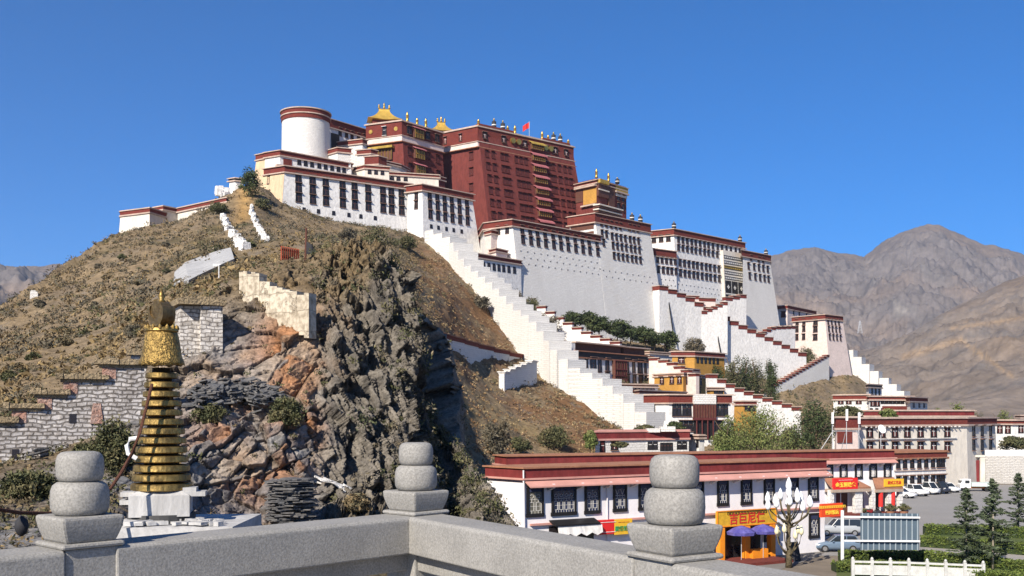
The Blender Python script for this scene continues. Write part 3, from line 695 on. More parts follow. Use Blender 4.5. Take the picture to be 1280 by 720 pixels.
b.win(0, 462, 0, 1.2, 2.2, 'hut', True, 2, uv=(fw.L * .12, 2.6)).location += Vector((fw.n.x, fw.n.y, 0)) * .3
for d in (9, 14, 19, 24): b.win(0, 0, 0, 1.4, 2.4, 'red', True, 2, uv=(fw.L * .83, d))
for px, c_, kind, h in ((0, 0.0, 'gold', 2.2), (0, .17, 'black', 3.6), (0, .26, 'black', 3.6), (0, .31, 'gold', 2.2), (0, .385, 'gold', 2.9), (0, .675, 'gold', 3.0), (0, .74, 'gold', 2.2), (0, .80, 'black', 3.6), (0, .875, 'black', 3.6), (0, .965, 'gold', 2.2)):
    pos = {0.0: 'above the left corner of the red palace', .17: 'first from the left on the red palace roof edge', .26: 'second from the left on the red palace roof edge', .31: 'short and squat beside the second black banner', .385: 'left of the yellow awning bay on the red palace', .675: 'right of the red flag on the red palace', .74: 'short, left of the third black banner', .80: 'third from the left on the red palace roof edge', .875: 'fourth from the left on the red palace roof edge', .965: 'above the right end of the red palace'}[c_]
    p = f.pt(max(.6, c_ * Lw), 0, -0.35); p.z = z + 0.4
    finial(kind, p, h, ('gilt finial ' if kind == 'gold' else 'black banner finial ') + pos)
# raised parapet lengths either side of the bay
for u0, u1 in ((.0, .36), (.66, .97)):
    b.slab(1, u0 * Lw + .2, u1 * Lw, -0.95, -0.4, -1.2, .55, 'parapet', [penbe])
# flag
p = f.pt(.56 * Lw, 0, -1.5); p.z = z + .4
t = empty('flag_pole', p, 'small red flag flying on a pole over the red palace', 'flag')
MB().tube([(0, 0, 0), (0, 0, 5.6)], 0.09, 6).build('pole', steel, t)
m = MB(); n_ = 9
for i in range(n_ - 1):
    for a, b2 in ((i, i + 1),):
        x0, x1 = -a * .27, -b2 * .27; y0, y1 = .22 * math.sin(a * 1.1), .22 * math.sin(b2 * 1.1); dz0, dz1 = -a * .17, -b2 * .17
        m.loft([[(x0, y0 - .02, 3.5 + dz0), (x0, y0 + .02, 3.5 + dz0), (x0, y0 + .02, 5.4 + dz0), (x0, y0 - .02, 5.4 + dz0)], [(x1, y1 - .02, 3.5 + dz1), (x1, y1 + .02, 3.5 + dz1), (x1, y1 + .02, 5.4 + dz1), (x1, y1 - .02, 5.4 + dz1)]], 0, False)
m.build('cloth', flagred, t)

# red palace, west block
z = zat(151, 318); M, R = corners(z, (502, 151), (552, 166)); L = XY(459, 323)
b = Bld('red_west_block', 'lower red palace wing with gilt hip roof and balconies, left of the main red block', 'palace', para(L, M, R), z, 40, [0, 0.06, 0, 0], redw)
f = b.face(1); fw = b.face(0)
b.ring('frieze', z - 4.6, z - .2, .25, penbe); b.ring('white_band', z - 6.2, z - 4.6, .4, pinkw); b.ring('ledge', z - 4.6, z - 4.35, .6, ledge); b.ring('lower_ledge', z - 6.45, z - 6.2, .7, brickl)
m = MB(); m.prism(off_poly(b.top, [.6] * 4), z - .2, z + .15); m.prism(off_poly(b.top, [.3] * 4), z + .15, z + .35); b.part(m, 'roof', ledge)
for r, d in enumerate((2.4, 8.8, 13.8, 18.4)):
    for c_ in (.16, .62, .86):
        w_ = b.win(1, 0, 0, 1.7, 2.4, 'red' if r else 'pal', True, 2, uv=(c_ * f.L, d)); w_.location += Vector((f.n.x, f.n.y, 0)) * (.3 if r == 0 else 0)
    b.slab(1, .26 * f.L, .50 * f.L, d - .9, d + 1.9, .0, .8, 'balcony', [woodb])
    m = MB()
    for q in range(6):
        u = .28 * f.L + q * .20 * f.L / 5; m.tube([f.pt(u, d - .8, .86), f.pt(u, d + 1.8, .86)], .13, 5)
    m.tube([f.pt(.27 * f.L, d + .4, .88), f.pt(.49 * f.L, d + .4, .88)], .15, 5); b.part(m, 'balcony_rail', [gold])
    m = MB(); a0, a1 = .24 * f.L, .52 * f.L
    m.loft([[f.pt(a0, d - 1.9, .1), f.pt(a1, d - 1.9, .1), f.pt(a1, d - 1.75, .1), f.pt(a0, d - 1.75, .1)], [f.pt(a0, d - 1.1, 1.5), f.pt(a1, d - 1.1, 1.5), f.pt(a1, d - .95, 1.5), f.pt(a0, d - .95, 1.5)]])
    b.part(m, 'awning', [awnp])
w_ = b.win(0, 0, 0, 1.4, 2.6, 'pale', True, 1, uv=(fw.L * .52, 2.6)); w_.location += Vector((fw.n.x, fw.n.y, 0)) * .3
for c_ in (.12, .85):
    m = MB(); o_ = fw.pt(c_ * fw.L, 2.3, 0); ax = Vector((fw.n.x, fw.n.y, 0)); m.tube([o_ + ax * .1, o_ + ax * .4], .65, 16); b.part(m, 'roundel', [gold])
b.slab(0, .1 * fw.L, .80 * fw.L, 7.4, 8.1, 0, 1.6, 'awning', [awny])
b.slab(0, .16 * fw.L, .75 * fw.L, 8.4, 11.6, 0, .5, 'balcony', [woodb])
m = MB()
for q in range(7): m.tube([fw.pt(fw.L * (.18 + .55 * q / 6), 8.4, .56), fw.pt(fw.L * (.18 + .55 * q / 6), 11.4, .56)], .14, 5)
b.part(m, 'balcony_rail', [gold])
for c_, h, lab in ((.16, 3.2, 'gilt finial at the front corner of the lower red wing, nearest the gilt roof'), (.40, 2.2, 'second gilt finial along the lower red wing'), (.62, 3.0, 'third gilt finial along the lower red wing')):
    p = f.pt(c_ * f.L, 0, -.4); p.z = z + .35; finial('gold', p, h, lab)

def gilt_roof(px0, px1, py_e, py_r, Y, name, label, rz, depth):
    """curved hipped roof with upturned eaves, ridge ornaments and a short drum"""
    w = (px1 - px0) * Y / F; ze, zr = zat(py_e, Y), zat(py_r, Y); h = zr - ze
    root = empty(name, ((px0 + px1) / 2 * Y / F - CX * Y / F, Y + depth / 2, ze - 2.2), label, 'roof pavilion', None, rz)
    rings = []
    for k in range(9):
        t = k / 8; s_ = 1 - t; e = 0.30 + 0.70 * s_ ** 1.7
        ring = []
        for (sx, sy) in ((-1, -1), (0, -1), (1, -1), (1, 0), (1, 1), (0, 1), (-1, 1), (-1, 0)):
            up = .12 * h * s_ ** 5 if sx and sy else 0
            ring.append((sx * w / 2 * e, sy * depth / 2 * (0.06 + 0.94 * s_ ** 1.5), 2.2 + h * t + up))
        rings.append(ring)
    m = MB(); m.loft(rings); m.build('roof', goldroof, root)
    m = MB(); m.box((0, 0, 1.1), (w * .72, depth * .7, 2.2)); m.build('drum', redw, root)
    m = MB(); m.box((0, 0, 2.25 + h), (w * .34, .35, .45)); m.build('ridge', gold, root)
    for q, hh_ in ((-.15, 1.5), (0, 2.1), (.15, 1.5)):
        mm = MB().lathe([(.25, 0), (.42, hh_ * .2), (.2, hh_ * .42), (.34, hh_ * .55), (.03, hh_)], (w * q, 0, 2.45 + h), 8); mm.build('ridge_ornament', gold, root, True)
gilt_roof(457, 500, 149, 133, 323, 'gilt_roof', 'larger gilt hipped roof above the lower red wing', math.radians(12), 7)
gilt_roof(535, 566, 163, 150, 346, 'gilt_roof', 'smaller gilt roof half hidden between the two red palace blocks', math.radians(12), 7)

# round west tower
z = zat(138.5, 300); p = P(380, 138.5, 300); r = 29.5 * 300 / F
t = empty('round_tower', (p.x, p.y + r * .4, 52), 'white round tower with maroon double band at the west end', 'tower')
h = z - 52; MB().lathe([(r * 1.10, 0), (r * 1.0, h - 1.2), (r * .3, h - 1.2)], seg=64).build('wall', white_dirty, t, False)
m = MB(); m.lathe([(r * 1.0, h - 2.9), (r * 1.035, h - 2.9), (r * 1.035, h - 1.75), (r * 1.0, h - 1.75)], seg=64); m.lathe([(r, h - 1.45), (r * 1.05, h - 1.45), (r * 1.05, h - .35), (r, h - .35)], seg=64); m.build('frieze', penbe, t)
m = MB(); m.lathe([(r, h - 1.75), (r * 1.07, h - 1.75), (r * 1.07, h - 1.45), (r, h - 1.45)], seg=64); m.lathe([(.5, h - .35), (r * 1.09, h - .35), (r * 1.09, h - .05), (r * .5, h + .25), (.5, h + .3)], seg=64); m.build('roof', ledge, t)
# block behind the tower
z = zat(149, 312); M, R = corners(z, (412, 149), (464, 164.5)); L = XY(400, 316)
b = Bld('attic_block', 'white attic block with maroon frieze right behind the round tower', 'building', para(L, M, R), z, 52, 0.02, white)
b.cornice(2.4, penbe, .5, .3); b.grid(1, [425, 433, 440, 448], [165], 1.2, 2.4); b.grid(1, [455], [173, 184], 1.2, 2.4)
b.slab(1, .5, 3.6, 4.0, 9.0, 0, .3, 'dark_shutter', [black])
# small cream boxes stepping down in front of it
def bx(name, label, pts, Y, zb, wall=pinkw, h=1.1, bat=0.02, band=penbe, depth=None):
    (xl, yl), (xm, ym), (xr, yr) = pts; z = zat(ym, Y); M = XY(xm, Y); L = XY(xl, ysame(yl, z)); R = XY(xr, ysame(yr, z))
    a_, b_ = Vector(L) - Vector(M), Vector(R) - Vector(M)
    if abs(a_.x * b_.y - a_.y * b_.x) < .35 * a_.length * b_.length or max(a_.length, b_.length) > 60:
        L = XY(xl, Y + (xm - xl) * Y / F * .55 + 2); R = XY(xr, Y + (xr - xm) * Y / F * .25 + .5)
    b = Bld(name, label, 'building', para(L, M, R), z, zb, bat, wall); b.cornice(h, band, .4, .25); return b
bx('terrace_box', 'plain white box with maroon rim, highest of three beside the round tower', ((423, 178), (453, 174.5), (458, 176)), 307, 55, white_new)
bx('terrace_box', 'small white box with maroon rim, middle one of three stepping down', ((447, 188.5), (463.5, 187), (470, 188.5)), 304, 55, white_new)
bx('terrace_box', 'white box with deep maroon band, lowest of three stepping down', ((457, 196.5), (473, 195.5), (482, 198)), 302, 55, white_new, 2.2)
b = bx('terrace_box', 'narrow white box joined to the right side of the round tower', ((407, 183), (422, 185), (438, 189)), 298, 55, white_new)

# west wing
z = zat(208, 280); M = XY(356, 280); R = XY(513, ysame(230.5, z)); t_ = (Vector((-11.6, 6.5))).normalized(); L = tuple(Vector(M) + t_ * 7.0)
b = Bld('west_wing', 'long white wing with tall triple window stacks and tan end wall', 'palace wing', [L, M, R, tuple(Vector(R) + t_ * 30 + Vector((6, 9))), tuple(Vector(L) + Vector((12, 22)))], z, 40, [0.10, 0.045, 0, 0, 0.08], white)
b.slab(0, -0.6, b.face(0).L + .02, 0.3, z - 40.5, 0.0, .04, 'tan_end_wall', [tan])
b.cornice(1.5, penbe, .55, .35)
WING = b
xs = [373, 390.6, 407, 428, 443, 460, 478.5, 489, 501.6]
b.grid(1, xs, [222.5, 234.5, 247], 1.7, 2.5)
b.grid(1, [380, 398, 417, 436, 451, 469], [262], 0.9, 1.2, 'slit', False, 1)
b.win(0, 335.7, 225, .8, 2.2)
# set-back storey above with a strip of small windows
z2 = zat(188.5, 285); M = XY(350, 285); R = XY(440, ysame(205, z2)); L = tuple(Vector(M) + t_ * 5.5)
b = Bld('wing_attic', 'set back top storey of the west wing with strip of small windows', 'building', [L, M, R, tuple(Vector(R) + Vector((-4, 12))), tuple(Vector(L) + Vector((8, 16)))], z2, 60, 0.0, white)
b.cornice(1.2, penbe, .5, .25); b.grid(1, [374, 382, 390, 399, 407, 415, 423, 430], [203], 1.1, 1.5, 'pal', False, 1); b.slab(1, 1.0, 3.6, 1.9, 3.9, 0, .12, 'maroon_panel', [penbe])
# green-black railing line and ledge in front of the attic
b.slab(1, -1.5, b.face(1).L + 10, 4.0, 4.5, .1, 1.2, 'ledge', [ledge])
# tan corner block at far left
z3 = zat(191, 289); M = XY(337, 289); L = XY(321, 292); R = XY(352, 293)
b = Bld('tan_corner_block', 'tan plastered corner block with maroon rim at the left end of the wing', 'building', para(L, M, R), z3, 40, [0.09, .05, 0, .08], tan); b.cornice(1.3, penbe, .45, .25)
# low terraces between the wing and the red palace
b = bx('roof_terrace', 'pale low roof terrace with dark openings above the wing roof, left one', ((440, 205), (456, 207), (486, 213)), 299, 55, cream, .7); b.grid(1, [462, 470, 478], [215], 1.0, 1.3, 'pal', False, 1)
b = bx('roof_terrace', 'grey white roof terrace with glazed front below the lower red wing', ((470, 199), (478, 203), (508, 210)), 309, 55, cream, .5); b.grid(1, [482, 489, 497], [208], 1.5, 1.9, 'pale', False, 2)
b = bx('roof_terrace', 'long low terrace with small dark windows just above the wing cornice', ((470, 213), (478, 215), (548, 230)), 305, 55, cream, .6); b.grid(1, [482, 490, 498, 507], [222.5], 1.1, 1.2, 'pal', False, 1)
b = bx('roof_terrace', 'small reddish roof hut in front of the foot of the red palace', ((534, 222), (545, 220), (556, 223)), 318, 55, redw, .8)

# bastion at the right end of the wing
z = zat(231, 298); M = XY(527.5, 298); R = XY(589.5, ysame(243.5, z)); L = XY(510, 300.5)
b = Bld('bastion_tower', 'white bastion with three rows of six windows where the wing ends', 'palace wing', para(L, M, R), z, 36, [0.03, 0.06, 0.14, 0], white); b.cornice(1.6, penbe, .5, .35)
b.grid(1, [537, 546.5, 555.5, 564.5, 574, 583.5], [244.5, 255.5, 268], 1.4, 2.5); b.grid(0, [520.5], [246, 256], 1.2, 2.3)
b.grid(1, [539, 548, 558, 567, 577], [283], .9, 1.2, 'slit', False, 1)

# great base wall below the red palace
z = zat(275, 296); M, R, L = corners(z, (640, 275), (749, 295), (606, 280)); M = XY(640, 296); R = XY(749, ysame(295, z)); L = XY(606, ysame(279.5, z))
ext = Vector(R) - Vector(M); R2 = tuple(Vector(M) + ext * 1.62)
b = Bld('great_base_wall', 'great white sloping base wall with two window rows below the red palace', 'palace wing', [L, M, R, tuple(Vector(R) + Vector((-14, 14))), tuple(Vector(L) + Vector((-2, 14)))], z, 25, [0, 0.13, 0, 0, 0], white_dirty); b.cornice(1.7, penbe, .5, .35)
BASE = b
xs = [652.5, 662.5, 671.5, 681, 691, 700, 709, 718.5, 727.5, 736, 746]
b.grid(1, xs, [287, 299.5], 1.4, 2.4); fL = b.face(1).L
b.slits(1, 2, fL, (8.6, 10.4, 12.2), 13); b.grid(0, [623, 634], [288], 1.2, 2.3)
# east part of the base (a taller tower on it)
fB = BASE.face(1); z = zat(265, 319.5); uB = fB.hit(744, 275)[0]; q_ = fB.pt(uB, 0) - Vector((fB.n.x, fB.n.y, 0)) * (.13 * (z - BASE.zt) - .04); M = (q_.x, q_.y)
R = tuple(Vector(M) + fB.t * 27.0); L = XY(712, ysame(272, z))
b = Bld('base_tower', 'taller white tower with four window rows at the right of the base wall', 'palace wing', para(L, M, R), z, 22, [0, 0.13, 0.085, 0], white_dirty); b.cornice(2.6, penbe, .5, .35)
BTOW = b
b.grid(1, [751.5, 757.5, 763.5, 769.5, 775], [278.5], 1.15, 2.2); b.grid(1, [752.5, 758], [292], 1.15, 2.2); b.grid(1, [754.5], [303.5], 1.15, 2.2)
b.grid(1, [786.5, 791.5, 797], [284.5], 1.15, 2.2)
b.grid(1, [765, 770.5, 776, 781.5, 787.5, 792.5, 798], [295.5, 307, 319.5], 1.1, 2.1)
b.slits(1, 1, b.face(1).L, (17.5, 19.4), 9)
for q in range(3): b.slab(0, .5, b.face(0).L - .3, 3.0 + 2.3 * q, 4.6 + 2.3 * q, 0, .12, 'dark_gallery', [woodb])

# buttress filling the corner foot: small annex with eight windows
z = zat(317, 281); M = XY(593, 281); R = XY(651, ysame(326.5, z))
b = Bld('gate_annex', 'low annex with eight dark windows under maroon eaves beside the white stairs', 'building', [M, R, tuple(Vector(R) + Vector((-3, 8))), tuple(Vector(M) + Vector((-.4, 9)))], z, 36, [.06, 0, 0, 0], white); b.cornice(.9, penbe, .5, .3)
b.grid(0, [599, 604.5, 611, 617.5, 623.5, 629.5, 636, 643], [331], 1.1, 2.0, 'pal', False, 1)
b = bx('courtyard_hut', 'small pink walled hut with dark door squeezed between bastion and base wall', ((606, 290), (614, 288), (632, 292)), 297, 40, pinkw, .8)
b = bx('courtyard_hut', 'tiny pale lean to roof behind the gate annex', ((612, 313), (620, 311), (634, 314)), 291, 40, pinkw, .6)

# upper chamber right of the red palace
z = zat(223, 345); M = XY(746, 345); L = XY(720, 352); R = XY(783, ysame(234, z))
b = Bld('yellow_chamber', 'dark red and ochre upper chamber with balconies and gilt finials, right of the red palace', 'palace wing', para(L, M, R), z, 50, 0.0, redw); b.cornice(.8, penbe, .7, .4, ledge, up=-.6)
f = b.face(1); fw = b.face(0)
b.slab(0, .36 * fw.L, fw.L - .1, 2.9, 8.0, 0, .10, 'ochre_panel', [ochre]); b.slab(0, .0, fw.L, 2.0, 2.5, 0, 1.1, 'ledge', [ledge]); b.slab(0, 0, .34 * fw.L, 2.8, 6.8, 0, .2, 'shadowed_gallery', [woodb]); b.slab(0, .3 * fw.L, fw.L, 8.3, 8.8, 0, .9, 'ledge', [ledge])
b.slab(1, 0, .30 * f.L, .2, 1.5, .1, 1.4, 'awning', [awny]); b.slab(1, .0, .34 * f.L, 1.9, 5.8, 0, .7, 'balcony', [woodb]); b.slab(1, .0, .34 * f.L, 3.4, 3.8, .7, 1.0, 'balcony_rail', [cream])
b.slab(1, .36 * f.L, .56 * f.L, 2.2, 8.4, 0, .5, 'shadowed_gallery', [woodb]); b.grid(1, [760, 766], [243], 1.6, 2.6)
b.slab(1, .60 * f.L, f.L + .3, .4, 2.3, 0, .5, 'ochre_panel', [awny]); b.slab(1, .58 * f.L, f.L + .5, 2.4, 2.9, 0, .9, 'ledge', [ledge]); b.slab(1, .62 * f.L, f.L, 3.1, 4.0, 0, .3, 'cream_panel', [cream]); b.grid(1, [773, 779], [247, 258], 1.3, 2.2)
for q in range(4): b.slab(1, -2.2, .66 * f.L, 9.0 + q * .75, 9.4 + q * .75, 0, 2.8 - q * .2, 'terrace_ledge', [cream if q % 2 == 0 else woodb])
for c_, h, lab in ((.02, 3.2, 'gilt finial on the left front corner of the yellow chamber'), (.42, 3.0, 'gilt finial midway along the yellow chamber roof')):
    p = f.pt(c_ * f.L, 0, -.4); p.z = z + .3; finial('gold', p, h, lab)
p = f.pt(.72 * f.L, 0, -.4); p.z = z + .3; finial('black', p, 2.4, 'black banner finial on the yellow chamber roof')
for c_, lab in ((.70, 'left'), (.86, 'right')):
    f2 = BTOW.face(1); p = f2.pt(c_ * f2.L, 0, -.5); p.z = BTOW.zt + .3; finial('black', p, 2.8, f'{lab} one of two black banner finials on the white tower below the yellow chamber')

# east wing (white palace)
z = zat(286.5, 352); M = XY(842, 352); R = XY(930.5, ysame(304, z)); L = XY(802, ysame(290.5, z))
b = Bld('east_wing', 'broad white east wing with four regular rows of windows', 'palace wing', para(L, M, R), z, 28, [0, .05, .05, 0], white); b.cornice(1.9, penbe, .5, .35)
EW = b
xs = [848, 853.5, 859, 864.5, 869.5, 875, 880.5, 885.5, 891]
b.grid(1, xs + [897, 902.5], [299.5], 1.3, 2.0); b.grid(1, [908, 913.5, 919.5, 924.5], [310], 1.2, 2.0); b.grid(1, xs + [896.5], [309.5], 1.3, 2.0)
b.grid(1, [x + 2 for x in xs] + [898.5], [328.5, 341], 1.35, 2.3)
b.grid(0, [808.5, 817.5, 826.5, 835.5], [300], 1.5, 2.3); b.slits(1, 1, b.face(1).L * .66, (18.5, 20.3, 22.1), 12)
f = b.face(1); u0 = f.hit(900.5, 320)[0]; u1 = f.hit(925.5, 320)[0]; dtop = f.hit(905, 318)[1]; dm = f.hit(905, 351)[1]; db = f.hit(905, 377)[1]
# the curtained gateway: pale striped cloths above, black cloth with white crosses below
b.slab(1, u0, u1, dtop - 1.2, db, 0, 1.2, 'bay', [cream])
for q in range(5):
    dd = dtop + .4 + q * (dm - dtop - .3) / 5; hgt = (dm - dtop) / 5 * .68
    m = MB(); 
    for a, bb, oo, mi in ((0, hgt, 1.26, 0), (hgt * .12, hgt * .35, 1.29, 1), (hgt * .8, hgt, 1.29, 1)):
        m.quad(f.pt(u0 + .2, dd + a, oo), f.pt(u1 - .2, dd + a, oo), f.pt(u1 - .2, dd + bb, oo), f.pt(u0 + .2, dd + bb, oo), mi)
    for g in range(10):
        uu = u0 + .5 + g * (u1 - u0 - 1.2) / 9.5; m.quad(f.pt(uu, dd + hgt * .45, 1.3), f.pt(uu + .35, dd + hgt * .45, 1.3), f.pt(uu + .35, dd + hgt * .68, 1.3), f.pt(uu, dd + hgt * .68, 1.3), 1)
    b.part(m, 'striped_cloth', [awny if q == 2 else white_new, black])
m = MB(); m.quad(f.pt(u0 + .2, dm, 1.26), f.pt(u1 - .2, dm, 1.26), f.pt(u1 - .2, db, 1.26), f.pt(u0 + .2, db, 1.26), 0)
wq = (u1 - u0 - .4) / 3; hq = db - dm
for g in range(4): uu = u0 + .2 + g * wq; m.quad(f.pt(uu - .13, dm, 1.3), f.pt(uu + .13, dm, 1.3), f.pt(uu + .13, db, 1.3), f.pt(uu - .13, db, 1.3), 1)
m.quad(f.pt(u0 + .2, dm + hq * .6, 1.3), f.pt(u1 - .2, dm + hq * .6, 1.3), f.pt(u1 - .2, dm + hq * .66, 1.3), f.pt(u0 + .2, dm + hq * .66, 1.3), 1)
for g in range(3):
    uc, dc = u0 + .2 + (g + .5) * wq, dm + hq * .3
    for (a, c2) in ((.75, .26), (.26, .75)): m.quad(f.pt(uc - a, dc - c2, 1.31 + .01 * (a > .5)), f.pt(uc + a, dc - c2, 1.31 + .01 * (a > .5)), f.pt(uc + a, dc + c2, 1.31 + .01 * (a > .5)), f.pt(uc - a, dc + c2, 1.31 + .01 * (a > .5)), 1)
b.part(m, 'black_curtain', [black, white_new])
for c_, lab in ((.02, 'at the front corner of the broad east wing'), (.95, 'at the right end of the broad east wing roof')):
    p = f.pt(c_ * f.L, 0, -.5); p.z = z + .3; finial('black', p, 2.6, 'black banner finial ' + lab)
# lower front block of the east wing
z = zat(309.5, 342); M = XY(806, 342.5); R = XY(844.5, 351)
b = Bld('east_wing_annex', 'white lower block with two rows of windows left of the broad east wing', 'palace wing', rect(M, R, 14), z, 28, [.05, 0, 0, 0], white); b.cornice(2.2, penbe, .5, .3)
b.grid(0, [816, 822, 827.5, 833, 838.5, 844], [323.5], 1.25, 2.2); b.grid(0, [823, 829, 834.5, 839.5, 845], [337], 1.25, 2.2); b.slits(0, 3, b.face(0).L, (9.8, 11.6, 13.4), 6)
# east bastion
z = zat(313.5, 374); M = XY(928.5, 374); R = XY(961.5, ysame(320, z)); L = XY(928.9, 386)
b = Bld('east_bastion', 'tall white battered bastion at the right end of the palace', 'palace wing', para(L, M, R), z, 22, [0, .11, .15, 0], white_dirty); b.cornice(2.0, penbe, .5, .35)
b.grid(1, [938.5, 948, 953.5], [322.5], 1.3, 2.0); b.grid(1, [935.5, 942.5, 948.5, 954, 959.5], [332.5], 1.3, 2.4); b.grid(1, [937, 944, 950, 955.5, 960.5], [345], 1.3, 2.4)
f = b.face(1); p = f.pt(.92 * f.L, 0, -.5); p.z = z + .3; finial('black', p, 2.4, 'black banner finial at the right end of the battered bastion roof')
# pink hall behind and the small east tower
b = bx('pink_hall', 'pinkish hall with maroon eaves peeking out right of the battered bastion', ((970, 383), (984, 382), (1020, 389.5)), 408, 30, pinkw, 1.2); b.grid(1, [992, 999, 1008], [391], 1.1, 1.6)
b.win(0, 979, 393, 1.6, 2.2, 'red')
z = zat(393.5, 385); M = XY(1031, 385); L = XY(991, ysame(397, z)); R = XY(1052.5, ysame(396, z))
b = Bld('east_tower', 'small pink and white tower with three rows of windows, lower right of the palace', 'tower', para(L, M, R), z, 18, [.03, .12, .12, 0], pinkw); b.cornice(1.5, penbe, .5, .35)
b.grid(0, [996.5, 1005], [402.5, 411.5, 421.5], 1.3, 2.2); b.grid(0, [1019.5], [402.5, 411.5, 421.5], 1.8, 2.2); b.grid(1, [1035, 1039.5, 1044, 1048.5], [402, 411, 421], 1.0, 2.2)
# ------------------------------------------------------------------ walls and houses between the palace and the street
CW = 'stepped stair walls'
stair_wall('stair_wall', 'bright white zigzag wall stepping down from the bastion to the town', [P(541, 289, 288), P(572, 301, 281), P(590, 331, 274), P(625, 358, 263), P(652, 386, 255), P(672, 399, 249), P(691, 422, 244), P(706, 443, 239), P(722, 460, 236), P(757, 474, 230), P(797, 505, 222), P(820, 524, 218)], 27, 6, 26, white_new, None, group=CW)
for u, d_, w_ in ((575, 305, 20), (560, 330, 26)):
    pass
stair_wall('stair_wall', 'white wall with maroon coping running down the brown grass left of the zigzag', [P(520, 413, 178), P(556, 424, 198), P(602, 437, 224), P(652, 449, 250)], 7, 1.2, 6, white_new, [penbe, brickl], .75, CW)
stair_wall('stair_wall', 'short grey stepped wall climbing to the zigzag at the top of the rust coloured mound', [P(627, 470, 214), P(645, 462, 222), P(668, 453, 232)], 6, 1.2, 7, white_dirty, [white_new, white_new], .3, CW)
stair_wall('stair_wall', 'white wall with thin maroon caps left of the pine row', [P(672, 384, 283), P(707, 406, 280), P(735, 420, 277), P(776, 433, 272)], 9, 1.2, 8, white, [penbe, ledge], .5, CW)
stair_wall('stair_wall', 'pinkish capped wall between the black and white house and the upper ochre house', [P(812, 450, 272), P(835, 455, 270), P(872, 474, 262)], 6, 1.2, 9, pinkw, [penbe, ledge], .6, CW)
stair_wall('stair_wall', 'maroon capped wall stepping down beside the ochre houses to the willow', [P(884, 471, 266), P(912, 487, 268), P(945, 499, 270), P(1000, 516, 272)], 10, 1.4, 8, white, [penbe, ledge], .9, CW)
t_long = stair_wall('stair_wall', 'long maroon capped stair wall descending below the east wing', [P(820, 362, 336.5), P(850, 374, 343), P(905, 404, 353), P(1004, 449, 371)], 17, 3.0, 36, white, [penbe, ledge], 1.3, CW)
stair_wall('stair_wall', 'short maroon capped flight climbing right to the curtained gate', [P(876, 395, 346.5), P(908, 381, 349.5)], 5, 1.5, 16, white, [penbe, ledge], 1.0, CW)
stair_wall('stair_wall', 'level maroon capped parapet along the stair landing under the east wing', [P(852, 373, 345.5), P(893, 379, 349)], 2, 1.5, 14, pinkw, [penbe, ledge], 1.0, CW)
stair_wall('stair_wall', 'maroon parapet at the threshold of the curtained gate', [P(905, 377.5, 358), P(931, 372.5, 363)], 3, 1.5, 20, white, [penbe, ledge], 1.1, CW)
stair_wall('stair_wall', 'maroon capped flight climbing right to the pink tower', [P(944, 424, 364), P(966, 412, 370), P(992, 411, 377)], 8, 1.5, 18, white, [penbe, ledge], .9, CW)
stair_wall('stair_wall', 'closely stepped ramp wall descending left from the pink and white tower', [P(1034, 446, 378), P(1000, 465, 366), P(944, 497, 349)], 22, 1.6, 30, white_dirty, [penbe, ledge], .7, CW)
stair_wall('stair_wall', 'low rough white wall on the slope under the trees above the ramp', [P(975, 463, 372), P(940, 478, 362), P(927, 486, 357)], 6, 1.2, 6, white_dirty, None, group=CW)
t = stair_wall('stair_wall', 'white blocks stepping down against the mountain right of the pink tower', [P(1059, 436, 405), P(1078, 452, 402), P(1096, 468, 399), P(1118, 482, 396), P(1134, 496, 393)], 7, 7, 22, white_new, None, group=CW)
for a_, b_ in ((P(836, 378, 338.0), P(844, 434, 336)), (P(894, 402, 348.6), P(901, 442, 347))):
    m = MB(); m.tube([a_, b_], .22, 6); shift(m, t_long.location).build('drainpipe', black, t_long)
# ramp paving between the two parapets
m = MB(); a = [P(1034, 450, 377), P(1000, 467, 366.5), P(944, 499, 350)]; b2 = [P(1004, 452, 386), P(972, 464, 379), P(925, 492, 362)]
for i in range(2):
    m.loft([[a[i], b2[i], b2[i] - Vector((0, 0, 6)), a[i] - Vector((0, 0, 6))], [a[i + 1], b2[i + 1], b2[i + 1] - Vector((0, 0, 6)), a[i + 1] - Vector((0, 0, 6))]])
tag(m.build('path', [roofm]), kind='structure')

# west bastion and its wall on the crest at left
z = zat(260.5, 252); M = XY(187, 252); L = XY(151, 256.5); R = XY(207, 258)
b = Bld('crest_bastion', 'pale angular bastion with maroon rim at the left end of the hill crest', 'wall', [L, M, R, XY(205, 275), XY(158, 275)], z, 42, [.08, .06, 0, 0, .08], cream); b.cornice(.9, penbe, .35, .2)
z = zat(261, 262); M = XY(222, 262); R = XY(282, ysame(248, z))
b = Bld('crest_wall', 'long pale wall with maroon rim climbing the crest right of the bastion', 'wall', [M, R, XY(284, R[1] + 4), XY(221, 268)], z, 42, [.06, 0, 0, 0], cream); b.cornice(.8, penbe, .35, .2)
z = zat(262, 256); b = Bld('crest_wall', 'short shaded wall link beside the green bush on the crest', 'wall', rect(XY(204, 259), XY(224, 263), 4), zat(260, 261), 44, 0, cream); b.cornice(.7, penbe, .3, .2)
b = bx('crest_hut', 'tiny white hut with black flat roof on the crest by the dark tree', ((287, 224), (294, 223), (303, 224)), 283, 55, white, .5, band=black)
# ruined white masonry by the hut
m = MB()
for k in range(16):
    a = P(272 + rnd.random() * 13, 234 + rnd.random() * 14, 276 + rnd.random() * 4); m.box(a, (1.2 + rnd.random(), 1.2, 1.0 + rnd.random()), 0, rnd.random(), .9)
tag(m.build('ruined_masonry', white), 'heap of broken white masonry left of the tiny hut on the crest', 'ruin')

# houses ------------------------------------------------------------
def lower_house(name, label, pts, Y, zb, wall, h, **kw): return bx(name, label, pts, Y, zb, wall, h, **kw)
